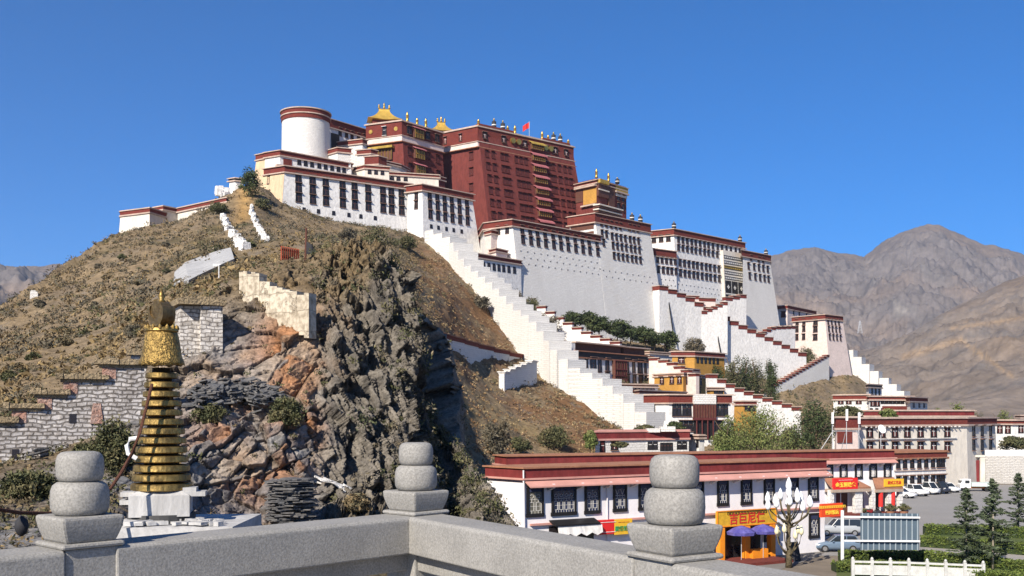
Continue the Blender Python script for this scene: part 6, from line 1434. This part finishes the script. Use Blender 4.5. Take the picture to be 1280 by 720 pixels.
for i in range(34):
    px = rnd.uniform(-20, 330); ys = np.interp(px, [-20, 90, 150, 220, 285, 330], [405, 345, 310, 298, 290, 300]); yb = np.interp(px, [-20, 100, 170, 220, 330], [505, 465, 430, 370, 330]); py = rnd.uniform(ys, yb)
    p = surf_py(HILL, px, py, .8, 4); k = p.y / F; w = rnd.uniform(12, 24) * (.6 + .4 * (py - ys) / max(1, yb - ys)); w_ = max(1.2, w * k); kk = ('brA', 'brB', 'brC')[i % 3]
    tree('wild_bush', p - Vector((0, 0, .12 * w_)), w_, w_ * rnd.uniform(.5, .75), kk, (G_GR, G_OL, G_DRY)[i % 3], 'olive grey bush scattered on the dry grassy slope left of the palace', 'bushes scattered on the left slope', 46, 90, .13, 'oak', None, .02)
near = [ (358, 533, 44, 38, G_OL, 'olive thorn bush growing on the orange rock', 'wild_bush'), (262, 530, 44, 28, G_OL, 'low olive bush under the slate heap', 'wild_bush'), (36, 622, 74, 36, G_OL, 'low spreading bush at the lower left corner', 'wild_bush'), (140, 590, 74, 66, G_OL, 'tall olive bush between the stepped wall and the spire', 'wild_bush'), (442, 640, 34, 24, G_DRY, 'small dry bush at the foot of the dark cliff', 'wild_bush'), (100, 585, 40, 30, G_OL, 'small olive bush under the stepped wall', 'wild_bush') ]
for px, py, w, h, cols, lab, nm in near:
    p = surf_py(ROCK, px, py, .5, 4); k = p.y / F
    tree(nm, p - Vector((0, 0, h * k * .12)), w * k, h * k * 1.1, 'n' + str(len(lab) % 3), cols, lab, None, 70, 90, .055, 'oak', None, .02)
# scrub and dry grass that covers the slopes: nobody could count it
def scrub(name, label, G, n, rlo, rhi, plo, phi, smin, smax, cols, leaf, per, seed, mask=None):
    rs = np.random.RandomState(seed); p, r, A, B, C = G; i = rs.randint(np.searchsorted(p, plo), np.searchsorted(p, phi) - 1, n); j = rs.randint(np.searchsorted(r, rlo), np.searchsorted(r, rhi) - 1, n)
    x, y, z = A[j, i], B[j, i], C[j, i]; keep = fbm(x, y, z, 1 / 14.0, 3) + .35 * rs.normal(size=n) > -.12
    if mask is not None: keep &= mask(p[i], HY - (z - ZC) * F / y, r[j], rs)
    x, y, z = x[keep], y[keep], z[keep]; m = len(x); s_ = smin + (smax - smin) * rs.random(m) ** 2.2
    Cc = np.stack([x, y, z + s_ * .25], 1); R_ = np.stack([s_ * .75, s_ * .75, s_ * .5], 1)
    v, f, c = leaves(Cc, R_, per, leaf, cols, rs, 1.0, .3); v = v.reshape(-1, 4, 3); sc = np.repeat(s_, per) / smax; ctr = v.mean(1, keepdims=True); v = ctr + (v - ctr) * (.55 + .6 * sc)[:, None, None]
    o = link_mesh(name, np_mesh(name, v.reshape(-1, 3), f, leafm, c, False)); return tag(o, label, 'scrub', kind='stuff')
scrub('scrub', 'dry olive and brown scrub over the whole palace hill', HILL, 4300, 1.9, 4.0, -120, 760, .5, 1.9, G_GR + G_GR + G_GR + G_DRY + G_DRY + G_OL[:2], .20, 34, 21, lambda px, py, r, rs: (rs.random(len(px)) < np.where((px > 520) & (px < 760), .35, 1)) & (abs(px - 303) > 11 * (r > 2.8)))
scrub('scrub', 'olive and brown thorn scrub on the nearer slope above the stepped wall', HILL, 2300, .6, 2.1, -150, 560, .25, 1.1, G_GR + G_GR + G_DRY + G_DRY + G_OL, .085, 70, 31)
scrub('dry_grass', 'tufts of straw coloured grass on the palace hill', HILL, 9000, .9, 4.05, -120, 1060, .3, .9, [(.21, .15, .07), (.25, .18, .085), (.17, .125, .065)], .24, 9, 22, lambda px, py, r, rs: ~((px > 540) & (px < 740)))
scrub('rusty_grass', 'rust brown grass on the slopes beside the zigzag', HILL, 6500, .6, 4.0, 505, 775, .3, .8, [(.24, .145, .075), (.29, .19, .095), (.22, .145, .08), (.32, .24, .13), (.25, .20, .125)], .20, 10, 23)
scrub('scrub', 'green scrub between the houses on the lower right of the hill', HILL, 2600, .2, 4.0, 740, 1110, .4, 1.6, G_OL + G_GR, .24, 24, 24)
scrub('scrub', 'small olive and dry scrub rooted in the dark cliff', ROCK, 2700, 1.0, 4.6, 395, 645, .18, .7, G_OL + G_GR, .065, 44, 25, lambda px, py, r, rs: rs.random(len(px)) < np.where((px < 470) & (py > 370), .12, .75))
scrub('scrub', 'dry grass and thorn scrub on the lower left ground and the top of the rock', ROCK, 2600, .25, 4.9, -150, 420, .12, .5, G_DRY + G_OL, .06, 26, 26, lambda px, py, r, rs: ((px < 225) & (r < 2.4) & ~((px > 140) & (py > 600))) | (r > 3.55) | (rs.random(len(px)) < .10))

# ------------------------------------------------------------------ the square: paving, hedges, conifers, cars, lamp, panel
m = MB(); q = [XY(1000, 92), XY(1500, 92), XY(1500, 185), XY(1080, 185), XY(1020, 140), XY(640, 100)]
asph = mat('worn_asphalt', (.27, .26, .25), .9, scale=.06, col2=(.235, .225, .215), fine=.12, fscale=3)
m.add([(x, y, 0.0) for x, y in q], [tuple(range(len(q)))]); tag(m.build('road', asph), kind='structure')
m = MB(); m.add([(x, y, .004) for x, y in (XY(870, 99), XY(1033, 95.5), (XY(1033, 95.5)[0] - 1.5, 92), (XY(870, 99)[0], 78))], [(0, 1, 2, 3)]); tag(m.build('pavement', mat('grey_paving', (.19, .175, .16), .9, var=.15, scale=.5, fine=.1)), kind='structure')
def ground_at(py, z=0.0): return F * (ZC - z) / (py - HY)
def strip(name, pts, z, mt):
    m = MB(); m.add([(*XY(px, ground_at(py, z)), z) for px, py in pts], [tuple(range(len(pts)))]); return tag(m.build(name, mt), kind='structure')
lawn = mat('lawn', (.075, .11, .028), .95, scale=.5, col2=(.11, .125, .04), fine=.35, fscale=6)
strip('lawn', [(1046, 712), (1150, 697), (1290, 708), (1450, 730), (1450, 800), (1040, 800)], .004, lawn)
strip('path', [(1150, 677), (1160, 690), (1290, 706), (1450, 724), (1450, 700), (1290, 690)], .008, mat('pale_paving', (.30, .28, .26), .9, var=.15, scale=.5))
strip('lawn', [(1157, 656), (1290, 662), (1450, 670), (1450, 700), (1290, 688), (1152, 675)], .004, lawn)
def hedge(label, pts, h, wd, dens=90):
    """clipped hedge along photo points on the ground: a body of small leaves, uneven on top"""
    rs = np.random.RandomState(len(label)); c0 = Vector((*XY(pts[0][0], ground_at(pts[0][1])), 0)); t = empty('hedge', c0, label, 'hedge', 'clipped hedges'); P_ = [Vector((*XY(a, ground_at(b2)), 0)) for a, b2 in pts]; vs = []; 
    core = MB(); C = []
    for a, b2 in zip(P_, P_[1:]):
        d = b2 - a; L_ = d.length; d.normalize(); n = Vector((-d.y, d.x, 0)); core.box(((a.x + b2.x) / 2 - c0.x, (a.y + b2.y) / 2 - c0.y, h * .42), (L_, wd * .8, h * .84), 0, math.atan2(d.y, d.x))
        k = int(L_ * dens)
        u = rs.random(k) * L_; s_ = (rs.random(k) - .5) * wd; zz_ = h * (.06 + .94 * rs.random(k) ** .7); fr = rs.random(k); s_ = np.where(fr < .45, -np.sign(n.y or 1) * wd * .5 * (1 - .1 * rs.random(k)), s_); zz_ = np.where(fr > .55, h * (.93 + .1 * rs.random(k) + .05 * np.sin(u * 1.7)), zz_)
        C.append(np.stack([a.x + d.x * u + n.x * s_ - c0.x, a.y + d.y * u + n.y * s_ - c0.y, zz_], 1))
    C = np.concatenate(C); v, f, c = leaves(C, np.full((len(C), 3), .10), 3, .10, [(.095, .135, .026), (.12, .165, .034), (.145, .175, .042), (.08, .11, .028)], rs)
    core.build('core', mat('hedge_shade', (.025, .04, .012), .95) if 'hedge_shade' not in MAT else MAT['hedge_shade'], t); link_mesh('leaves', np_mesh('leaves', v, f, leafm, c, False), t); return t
hedge('near clipped hedge behind the small white railing', [(1042, 714), (1110, 714), (1200, 722), (1300, 731)], .75, 1.6, 110)
hedge('second clipped hedge running parallel behind the near one', [(1050, 701), (1150, 700), (1230, 708), (1320, 719)], .8, 1.2, 110)
hedge('clipped hedge on the near side of the lawn with the conifers', [(1152, 683), (1220, 688), (1320, 697)], 1.0, 1.2, 90)
hedge('far clipped hedge along the edge of the square', [(1155, 668), (1215, 669), (1320, 675)], 1.0, 1.4, 90)
# conifers
def conifer_mesh(seed, h=7.0):
    rs = np.random.RandomState(seed); V, Fc, Cc = [], [], []; n0 = 0
    for i in range(105):
        f = (i / 104) ** .9; z = h * (.14 + .84 * f); L_ = (1.65 * (1 - f) ** .8 + .12) * (.7 + .5 * rs.random()); a = rs.random() * 6.28; rise = .25 * L_ * (f - .25)
        if f < .14: L_ *= .6 + 2 * f
        m_ = int(10 + 16 * L_); tt = rs.random(m_) ** .8; x = tt * L_
        C = np.stack([x * math.cos(a), x * math.sin(a), z + rise * tt + .12 * L_ * tt * tt - .10 * tt], 1) + rs.normal(size=(m_, 3)) * [.05, .05, .04]
        v, fc, c = leaves(C, np.full((m_, 3), .04), 2, .15, [(.070, .095, .052), (.090, .118, .064), (.115, .135, .080), (.055, .075, .044)], rs, .4, 0, .26); V.append(v); Fc.append(fc + n0); Cc.append(c); n0 += len(v)
    return np_mesh('crown', np.concatenate(V), np.concatenate(Fc), leafm, np.concatenate(Cc), False)
cm = [conifer_mesh(4), conifer_mesh(9)]; tm = MB().tube([(0, 0, 0), (.03, 0, 3), (0, 0, 6.9)], [.085, .06, .012], 8).mesh('trunk', barkp, True)
for i, (px, foot, topy, lab) in enumerate(((1208, 711, 609, 'left dark conifer, between the two hedges'), (1241, 712, 597, 'middle dark conifer, the tallest, beside the right end of the hedges'), (1273, 670, 590, 'right dark conifer standing on the lawn at the right edge'))):
    Y = ground_at(foot); hh = (foot - topy) * Y / F; t = empty('conifer_tree', (*XY(px, Y), 0), lab, 'tree', 'conifers by the square', rnd.random() * 6); link_mesh('trunk', tm, t); link_mesh('crown', cm[i % 2], t); t.scale = (hh / 7 * 1.05, hh / 7 * 1.05, hh / 7)
Y = ground_at(690); t = empty('shrub', (*XY(1222, ground_at(700)), 0), 'low dark juniper at the foot of the middle conifer', 'bush'); link_mesh('foliage', crown_mesh('jun', 2.2, 1.0, 30, 60, .10, G_DK, 8), t)
# cars
glassm = mat('car_glass', (.02, .025, .03), .08, spec=.6); tyre = mat('tyre_rubber', (.02, .02, .02), .9); rim = mat('alloy_rim', (.45, .45, .46), .35, metal=.8); lampw = mat('headlight_lens', (.6, .6, .6), .15, spec=.6); lampr = mat('tail_light_lens', (.35, .02, .02), .2); plast = mat('black_plastic', (.03, .03, .03), .6)
def car(kind, p, rz, col, label, cat='car', group='cars parked on the square'):
    L_, W_, H_ = {'sedan': (4.5, 1.76, 1.45), 'suv': (4.6, 1.86, 1.75), 'van': (4.6, 1.74, 1.95), 'hatch': (4.0, 1.7, 1.5)}[kind]
    pm = MAT.get('car_paint_' + str(col)) or mat('car_paint_' + str(col), col, .25, spec=.6, var=.05, scale=1)
    t = empty('parked_' + {'sedan': 'car', 'suv': 'car', 'van': 'van', 'hatch': 'car'}[kind], p, label, cat, group, rz)
    pr = {'sedan': [(-.5, .40, .62), (-.47, .30, .80), (-.40, .26, .93), (-.2, .25, .96), (.18, .25, .93), (.40, .27, .80), (.48, .32, .68), (.5, .40, .58)], 'hatch': [(-.5, .38, .80), (-.47, .28, .95), (-.3, .25, .99), (.16, .25, .95), (.40, .27, .82), (.48, .32, .70), (.5, .40, .58)],
          'suv': [(-.5, .45, .9), (-.48, .34, 1.05), (-.3, .3, 1.08), (.16, .3, 1.06), (.42, .32, .98), (.49, .4, .82), (.5, .48, .7)], 'van': [(-.5, .42, 1.0), (-.48, .3, 1.08), (-.2, .27, 1.1), (.30, .27, 1.08), (.45, .3, .95), (.5, .4, .75)]}[kind]
    def sec(x, z0, z1, hw, tuck=.92):
        return [(x, -hw * tuck, z0), (x, -hw, z0 + (z1 - z0) * .35), (x, -hw * .985, z0 + (z1 - z0) * .75), (x, -hw * .93, z1), (x, hw * .93, z1), (x, hw * .985, z0 + (z1 - z0) * .75), (x, hw, z0 + (z1 - z0) * .35), (x, hw * tuck, z0)]
    m = MB(); m.loft([sec(x * L_, z0, z1, W_ / 2 * (1 - .9 * abs(x) ** 4 * 2)) for x, z0, z1 in pr]); m.build('body', pm, t, True)
    gh = {'sedan': [(-.36, .0), (-.22, 1), (.06, 1), (.22, 0)], 'hatch': [(-.47, .0), (-.38, 1), (.04, 1), (.22, 0)], 'suv': [(-.485, 0), (-.44, 1), (.06, 1), (.20, 0)], 'van': [(-.485, 0), (-.46, 1), (.26, 1), (.40, 0)]}[kind]
    zb = {'sedan': .93, 'hatch': .95, 'suv': 1.05, 'van': 1.07}[kind]; m = MB()
    m.loft([[(x * L_, -W_ / 2 * (.90 if z == 0 else .74), zb + (H_ - .05 - zb) * z), (x * L_, W_ / 2 * (.90 if z == 0 else .74), zb + (H_ - .05 - zb) * z), (x * L_, W_ / 2 * (.90 if z == 0 else .74) * .98, zb + (H_ - .05 - zb) * z - .02), (x * L_, -W_ / 2 * (.90 if z == 0 else .74) * .98, zb + (H_ - .05 - zb) * z - .02)] for x, z in gh]) if False else None
    q = [(gh[0][0] * L_, 0), (gh[1][0] * L_, 1), (gh[2][0] * L_, 1), (gh[3][0] * L_, 0)]; hw0, hw1 = W_ / 2 * .91, W_ / 2 * .76; zt = H_ - .04
    vs = [(x, s_ * (hw1 if z else hw0), zt if z else zb - .05) for s_ in (-1, 1) for x, z in q]; m = MB(); m.add(vs, [(0, 1, 2, 3), (7, 6, 5, 4), (0, 4, 5, 1), (1, 5, 6, 2), (2, 6, 7, 3), (3, 7, 4, 0)]); m.build('windows', glassm, t)
    m = MB(); m.loft([[(gh[1][0] * L_ - .06, -hw1 * .98, zt - .03), (gh[1][0] * L_ - .06, hw1 * .98, zt - .03), (gh[2][0] * L_ + .06, hw1 * .98, zt - .03), (gh[2][0] * L_ + .06, -hw1 * .98, zt - .03)], [(gh[1][0] * L_, -hw1 * .85, zt + .04), (gh[1][0] * L_, hw1 * .85, zt + .04), (gh[2][0] * L_, hw1 * .85, zt + .04), (gh[2][0] * L_, -hw1 * .85, zt + .04)]])
    for s_ in (-1, 1):
        for xa, za, xb, zb2 in ((q[0][0], 0, q[1][0], 1), (q[3][0], 0, q[2][0], 1), ((q[1][0] + q[2][0]) / 2, 0, (q[1][0] + q[2][0]) / 2 - .05, 1)):
            m.tube([(xa, s_ * (hw0 + .004), zb - .05), (xb, s_ * (hw1 + .004), zt)], .04, 5)
    m.build('roof', pm, t)
    for sx in (-.31, .31):
        for s_ in (-1, 1):
            w = MB(); w.tube([(sx * L_, s_ * (W_ / 2 - .2), .32), (sx * L_, s_ * (W_ / 2 + .005), .32)], .32, 18); wo = w.build('wheel', tyre, t); r2 = MB(); r2.tube([(sx * L_, s_ * (W_ / 2 - .02), .32), (sx * L_, s_ * (W_ / 2 + .012), .32)], .20, 14); r2.build('rim', rim, wo)
    for s_ in (-1, 1):
        MB().box((L_ * .482, s_ * W_ * .34, pr[-2][2] - .02), (.12, .34, .14)).build('headlight', lampw, t); MB().box((-L_ * .488, s_ * W_ * .37, pr[0][2] + .02), (.08, .24, .16)).build('tail_light', lampr, t)
        MB().box((gh[2][0] * L_ + .35, s_ * (W_ / 2 + .06), zb + .04), (.12, .16, .11)).build('wing_mirror', pm, t)
    MB().box((L_ * .492, 0, .48), (.06, W_ * .72, .16)).build('grille', plast, t); return t
def at_(px, py): Y = ground_at(py); return (*XY(px, Y), 0)
car('sedan', at_(1126, 622), math.radians(-50), (.78, .78, .78), 'white saloon car at the left end of the row on the square')
car('suv', at_(1144, 619.5), math.radians(-75), (.74, .75, .76), 'white off roader beside the white saloon on the square')
car('van', at_(1156, 617.5), math.radians(-60), (.80, .80, .79), 'white minivan next to the dark van on the square', 'van')
car('van', at_(1169.5, 616.5), math.radians(-62), (.025, .028, .04), 'dark blue black van in the middle of the row on the square', 'van')
car('hatch', at_(1185, 615), math.radians(-70), (.72, .74, .75), 'small pale car right of the dark van on the square')
t_suv = car('suv', at_(1048, 669), math.radians(178), (.34, .36, .38), 'grey off roader half hidden by the corner of the long shop', group='cars at the shop corner')
car('hatch', at_(1046, 689), math.radians(176), (.12, .17, .24), 'steel blue hatchback parked at the corner of the long shop', group='cars at the shop corner')
# light truck
t = empty('parked_truck', at_(1219, 614), 'white light truck with pale flatbed at the right of the square', 'truck', None, math.radians(172)); tw = MAT['white_paint']
m = MB(); m.loft([[(.9, -.85, .55), (.9, .85, .55), (.9, .85, 2.0), (.9, -.85, 2.0)], [(2.1, -.85, .55), (2.1, .85, .55), (2.1, .85, 1.95), (2.1, -.85, 1.95)], [(2.55, -.83, .55), (2.55, .83, .55), (2.55, .83, 1.1), (2.55, -.83, 1.1)]]); m.build('cab', tw, t, bevel=.06)
MB().box((1.45, 0, 1.55), (.7, 1.73, .5)).box((2.25, 0, 1.5), (.35, 1.5, .5)).build('windows', glassm, t); MB().box((-1.0, 0, 1.15), (3.6, 1.85, .62)).build('flatbed', mat('pale_green_paint', (.50, .58, .54), .6, var=.1), t); MB().box((-.6, 0, .6), (4.2, .8, .22)).build('chassis', mat('orange_chassis', (.45, .16, .04), .7), t)
for x in (1.7, -1.6):
    for s_ in (-1, 1): MB().tube([(x, s_ * .62, .36), (x, s_ * .86, .36)], .36, 16).build('wheel', tyre, t)
# motorbikes
def motorbike(p, rz, col, label):
    t = empty('motorbike', p, label, 'motorbike', 'motorbikes by the shops', rz); pm = MAT.get('bike_' + str(col)) or mat('bike_' + str(col), col, .35)
    for x in (-.6, .62): MB().tube([(x, -.06, .29), (x, .06, .29)], .29, 16).build('wheel', tyre, t)
    MB().loft([[(-.55, -.1, .55), (-.55, .1, .55), (-.55, .1, .75), (-.55, -.1, .75)], [(.05, -.13, .4), (.05, .13, .4), (.05, .13, .72), (.05, -.13, .72)], [(.4, -.09, .5), (.4, .09, .5), (.4, .09, .85), (.4, -.09, .85)]]).build('body', pm, t); MB().box((-.28, 0, .82), (.65, .24, .10)).build('seat', plast, t)
    MB().tube([(.62, 0, .3), (.42, 0, 1.0)], .035, 6).tube([(.4, -.33, 1.03), (.42, 0, 1.0), (.4, .33, 1.03)], .02, 6).build('handlebar', rim, t); MB().lathe([(.02, -.06), (.1, -.04), (.1, .05), (.03, .08)], (.52, 0, .85), 10).build('headlight', lampw, t)
motorbike(at_(1088, 645), .6, (.30, .03, .03), 'red motorbike outside the shop with the red door curtains'); motorbike(at_(1097, 646), .7, (.05, .05, .06), 'black motorbike outside the shop with the red door curtains'); motorbike(at_(967, 691), .3, (.32, .03, .10), 'dark pink motorbike leaning by the long shop wall'); motorbike(at_(960, 690), .4, (.03, .07, .05), 'dark green scooter by the restaurant porch')
# planters and small hedge
for px, py, lab in ((1113, 645, 'left terracotta planter with a round bush by the yellow shop sign'), (1130, 645, 'right terracotta planter with a round bush by the yellow shop sign')):
    t = empty('planter', at_(px, py), lab, 'planter', 'planters outside the shop'); MB().lathe([(.35, 0), (.5, .5), (.55, .62), (.46, .62), (.44, .5)], seg=16).build('pot', brickl, t); o = link_mesh('bush', crown_mesh('plt', 1.5, 1.1, 22, 60, .10, G_OL, 5), t); o.location.z = .5
t = empty('box_hedge', at_(1078, 644), 'low clipped box hedge in front of the shop pillars', 'hedge'); o = link_mesh('foliage', crown_mesh('bxh', 2.0, 1.1, 30, 60, .09, G_OL, 6), t); o.scale = (1.0, .6, .9)
# blue grey panel seen from behind, on its post
Yp = 84.0; kp = Yp / F; t = empty('back_of_billboard', (*XY(1053, Yp), 0), 'blue grey ribbed panel seen from behind on a white post', 'billboard'); MB().tube([(0, 0, 0), (0, 0, zat(638, Yp))], .13, 12).build('post', whitep, t)
x0, x1 = (1078 - 1053) * kp, (1155 - 1053) * kp; z0, z1 = zat(688, Yp), zat(642, Yp); sl = -.30 / 1
pmat = mat('blue_grey_sheet', (.10, .14, .18), .5, var=.15, scale=1, metal=.1); prb = mat('light_grey_rib', (.28, .33, .37), .5)
MB().loft([[(x0, .44, z0), (x0, .50, z0), (x0, .50, z1), (x0, .44, z1)], [(x1, 1.05, z0 - .1), (x1, 1.11, z0 - .1), (x1, 1.11, z1 - .1), (x1, 1.05, z1 - .1)]]).build('sheet', pmat, t)
for q in range(11): f = (q + .3) / 10.6; xx = x0 + (x1 - x0) * f; yy = .39 + .61 * f; MB().box((xx, yy, (z0 + z1) / 2 - .1 * f), (.08, .07, z1 - z0)).build('rib', prb, t)
for zz_ in (z0 + .62, z1 - .42): MB().loft([[(0, -.03, zz_ + .1), (0, .04, zz_ + .1), (0, .04, zz_ + .24), (0, -.03, zz_ + .24)], [(x1, .78, zz_ - .05), (x1, .85, zz_ - .05), (x1, .85, zz_ + .09), (x1, .78, zz_ + .09)]]).build('arm', whitep, t)
# ornate street lamp with tulip lamps
Yl = 85.0; kl = Yl / F; t = empty('street_lamp', (*XY(986, Yl), 0), 'ornate street lamp like a gnarled tree with white tulip lamps', 'street lamp')
lampt = mat('lamp_bronze', (.13, .105, .06), .6, var=.5, scale=3, bump=.7, bscale=7); tul = mat('frosted_lamp_glass', (.78, .80, .84), .3, spec=.5); tuly = mat('cream_lamp_glass', (.66, .62, .42), .35, spec=.5)
H_ = zat(612, Yl); m = MB(); m.tube([(0, 0, 0), (.04, 0, 1.2), (-.05, .02, 2.4), (.06, -.02, 3.8), (-.03, 0, 5.0), (0, 0, H_)], [.30, .22, .18, .16, .14, .08], 12)
for i in range(9): a = i * 2.4; z_ = .6 + i * .55; m.tube([(.16 * math.cos(a), .16 * math.sin(a), z_), (.33 * math.cos(a), .33 * math.sin(a), z_ + .12), (.28 * math.cos(a + .6), .28 * math.sin(a + .6), z_ + .4)], [.07, .06, .02], 6)
m.build('trunk', lampt, t, True)
def tulip(p, mt, s_=1.0): o = MB().lathe([(.05, 0), (.17, .08), (.235, .28), (.20, .52), (.10, .78), (.02, .95)], (0, 0, 0), 14).build('lamp', mt, t, True); o.location = p; o.scale = (s_,) * 3
tulip((0, 0, H_ - .05), tul, 1.15)
for ring, (n_, R_, zp, mt, a0, s_) in enumerate(((6, .78, 624, tul, .3, 1.0), (10, 1.75, 633, tul, .1, 1.0), (7, 1.0, 668, tuly, .5, .85))):
    for i in range(n_):
        a = a0 + i * 2 * math.pi / n_; zc_ = zat(zp, Yl) + (.28 * math.sin(i * 2.1)); x, y = R_ * math.cos(a), R_ * math.sin(a)
        MB().tube([(.12 * math.cos(a), .12 * math.sin(a), zc_ - 1.5), (x * .45, y * .45, zc_ - 1.25), (x * .85, y * .85, zc_ - .7), (x, y, zc_)], [.075, .06, .05, .05], 7).build('arm', lampt, t, True); tulip((x, y, zc_ - .02), mt, s_)
t2 = empty('a_frame_board', at_(993, 701), 'dark leaning notice board behind the street lamp', 'notice board', None, .5); MB().loft([[(-.5, -.3, 0), (.5, -.3, 0), (.5, -.25, 0), (-.5, -.25, 0)], [(-.5, .1, 1.6), (.5, .1, 1.6), (.5, .15, 1.6), (-.5, .15, 1.6)]]).build('board', MAT['dark_banner_cloth'], t2)
# small white stone railing at the bottom right
Yw = 80.0; whs = mat('weathered_white_stone', (.56, .56, .55), .8, var=.2, scale=2, fine=.15, fscale=10)
t = empty('white_railing', (*XY(1066, Yw), 0), 'small white stone railing along the near hedge', 'railing'); pts = [(1066, 80.4), (1090, 80.2), (1113, 80.0), (1136, 79.8), (1159, 79.4), (1182, 79.0), (1206, 78.6), (1229, 78.2)]; W_ = [Vector((*XY(a, b2), 0)) - Vector((*XY(1066, Yw), 0)) for a, b2 in pts]
for q in W_: MB().box((q.x, q.y, .65), (.22, .22, 1.3)).lathe([(.09, 1.3), (.12, 1.36), (.08, 1.46), (.02, 1.5)], (q.x, q.y, 0), 8).build('post', whs, t)
for a, b2 in zip(W_, W_[1:]):
    d = b2 - a; c = (a + b2) / 2; rz = math.atan2(d.y, d.x); MB().box((c.x, c.y, 1.12), (d.length - .2, .16, .14), 0, rz).build('rail', whs, t); MB().box((c.x, c.y, .5), (d.length - .2, .09, .75), 0, rz).build('panel', whs, t)
# antenna cluster on the roof behind
p = P(1057, 560, 137); t = empty('antenna_mast', (p.x, p.y, 8.0), 'rooftop antenna tripod with white panels behind the shop roof', 'antenna', None)
for dx, tp in ((-1.4, 516), (0.1, 512), (1.4, 516)):
    zt = zat(tp, 137) - 8.0; x = dx * 1.25; MB().tube([(x, 0, -.2), (x, 0, zt)], .05, 6).build('pole', steel, t); MB().box((x, -.1, zt - .7), (.28, .2, 1.5)).build('panel', whitep, t)
m = MB(); m.tube([(-1.7, 0, 2.3), (1.7, 0, 2.3)], .05, 6).tube([(-3.2, .3, -.2), (-1.6, 0, 2.4)], .05, 6).tube([(2.8, .3, -.2), (1.4, 0, 2.4)], .05, 6).tube([(-.1, 1.4, -.2), (.1, 0, 2.6)], .05, 6); m.build('tripod', steel, t)
p = P(1101, 556, 137); t = empty('satellite_dish', (p.x, p.y, 8.0), 'white satellite dish on a pole in front of the big white block', 'dish'); MB().tube([(0, 0, -.3), (0, 0, 2.4)], .05, 6).build('pole', steel, t); m = MB(); m.lathe([(.02, 0), (.4, .06), (.62, .2), (.60, .22), (.38, .09), (.02, .03)], seg=18); o = m.build('dish', whitep, t, True); o.location = (0, -.1, 2.5); o.rotation_euler = (1.15, 0, .4)
# pylon on the far foothill
Yt = 1500; p = P(1075, 414, Yt); t = empty('pylon', (p.x, p.y, p.z - 3), 'tiny white lattice pylon on the far foothill', 'pylon'); hp = (414 - 401) * Yt / F + 3; m = MB()
for sx in (-1, 1):
    for sy in (-1, 1): m.tube([(sx * 2.6, sy * 2.6, 0), (sx * .4, sy * .4, hp)], .35, 4)
for q in range(4): z_ = hp * (.25 + .22 * q); m.tube([(-2.4 + q * .5, 0, z_), (2.4 - q * .5, 0, z_)], .3, 4)
m.tube([(-3.2, 0, hp * .85), (3.2, 0, hp * .85)], .2, 4); m.build('lattice', steel, t)
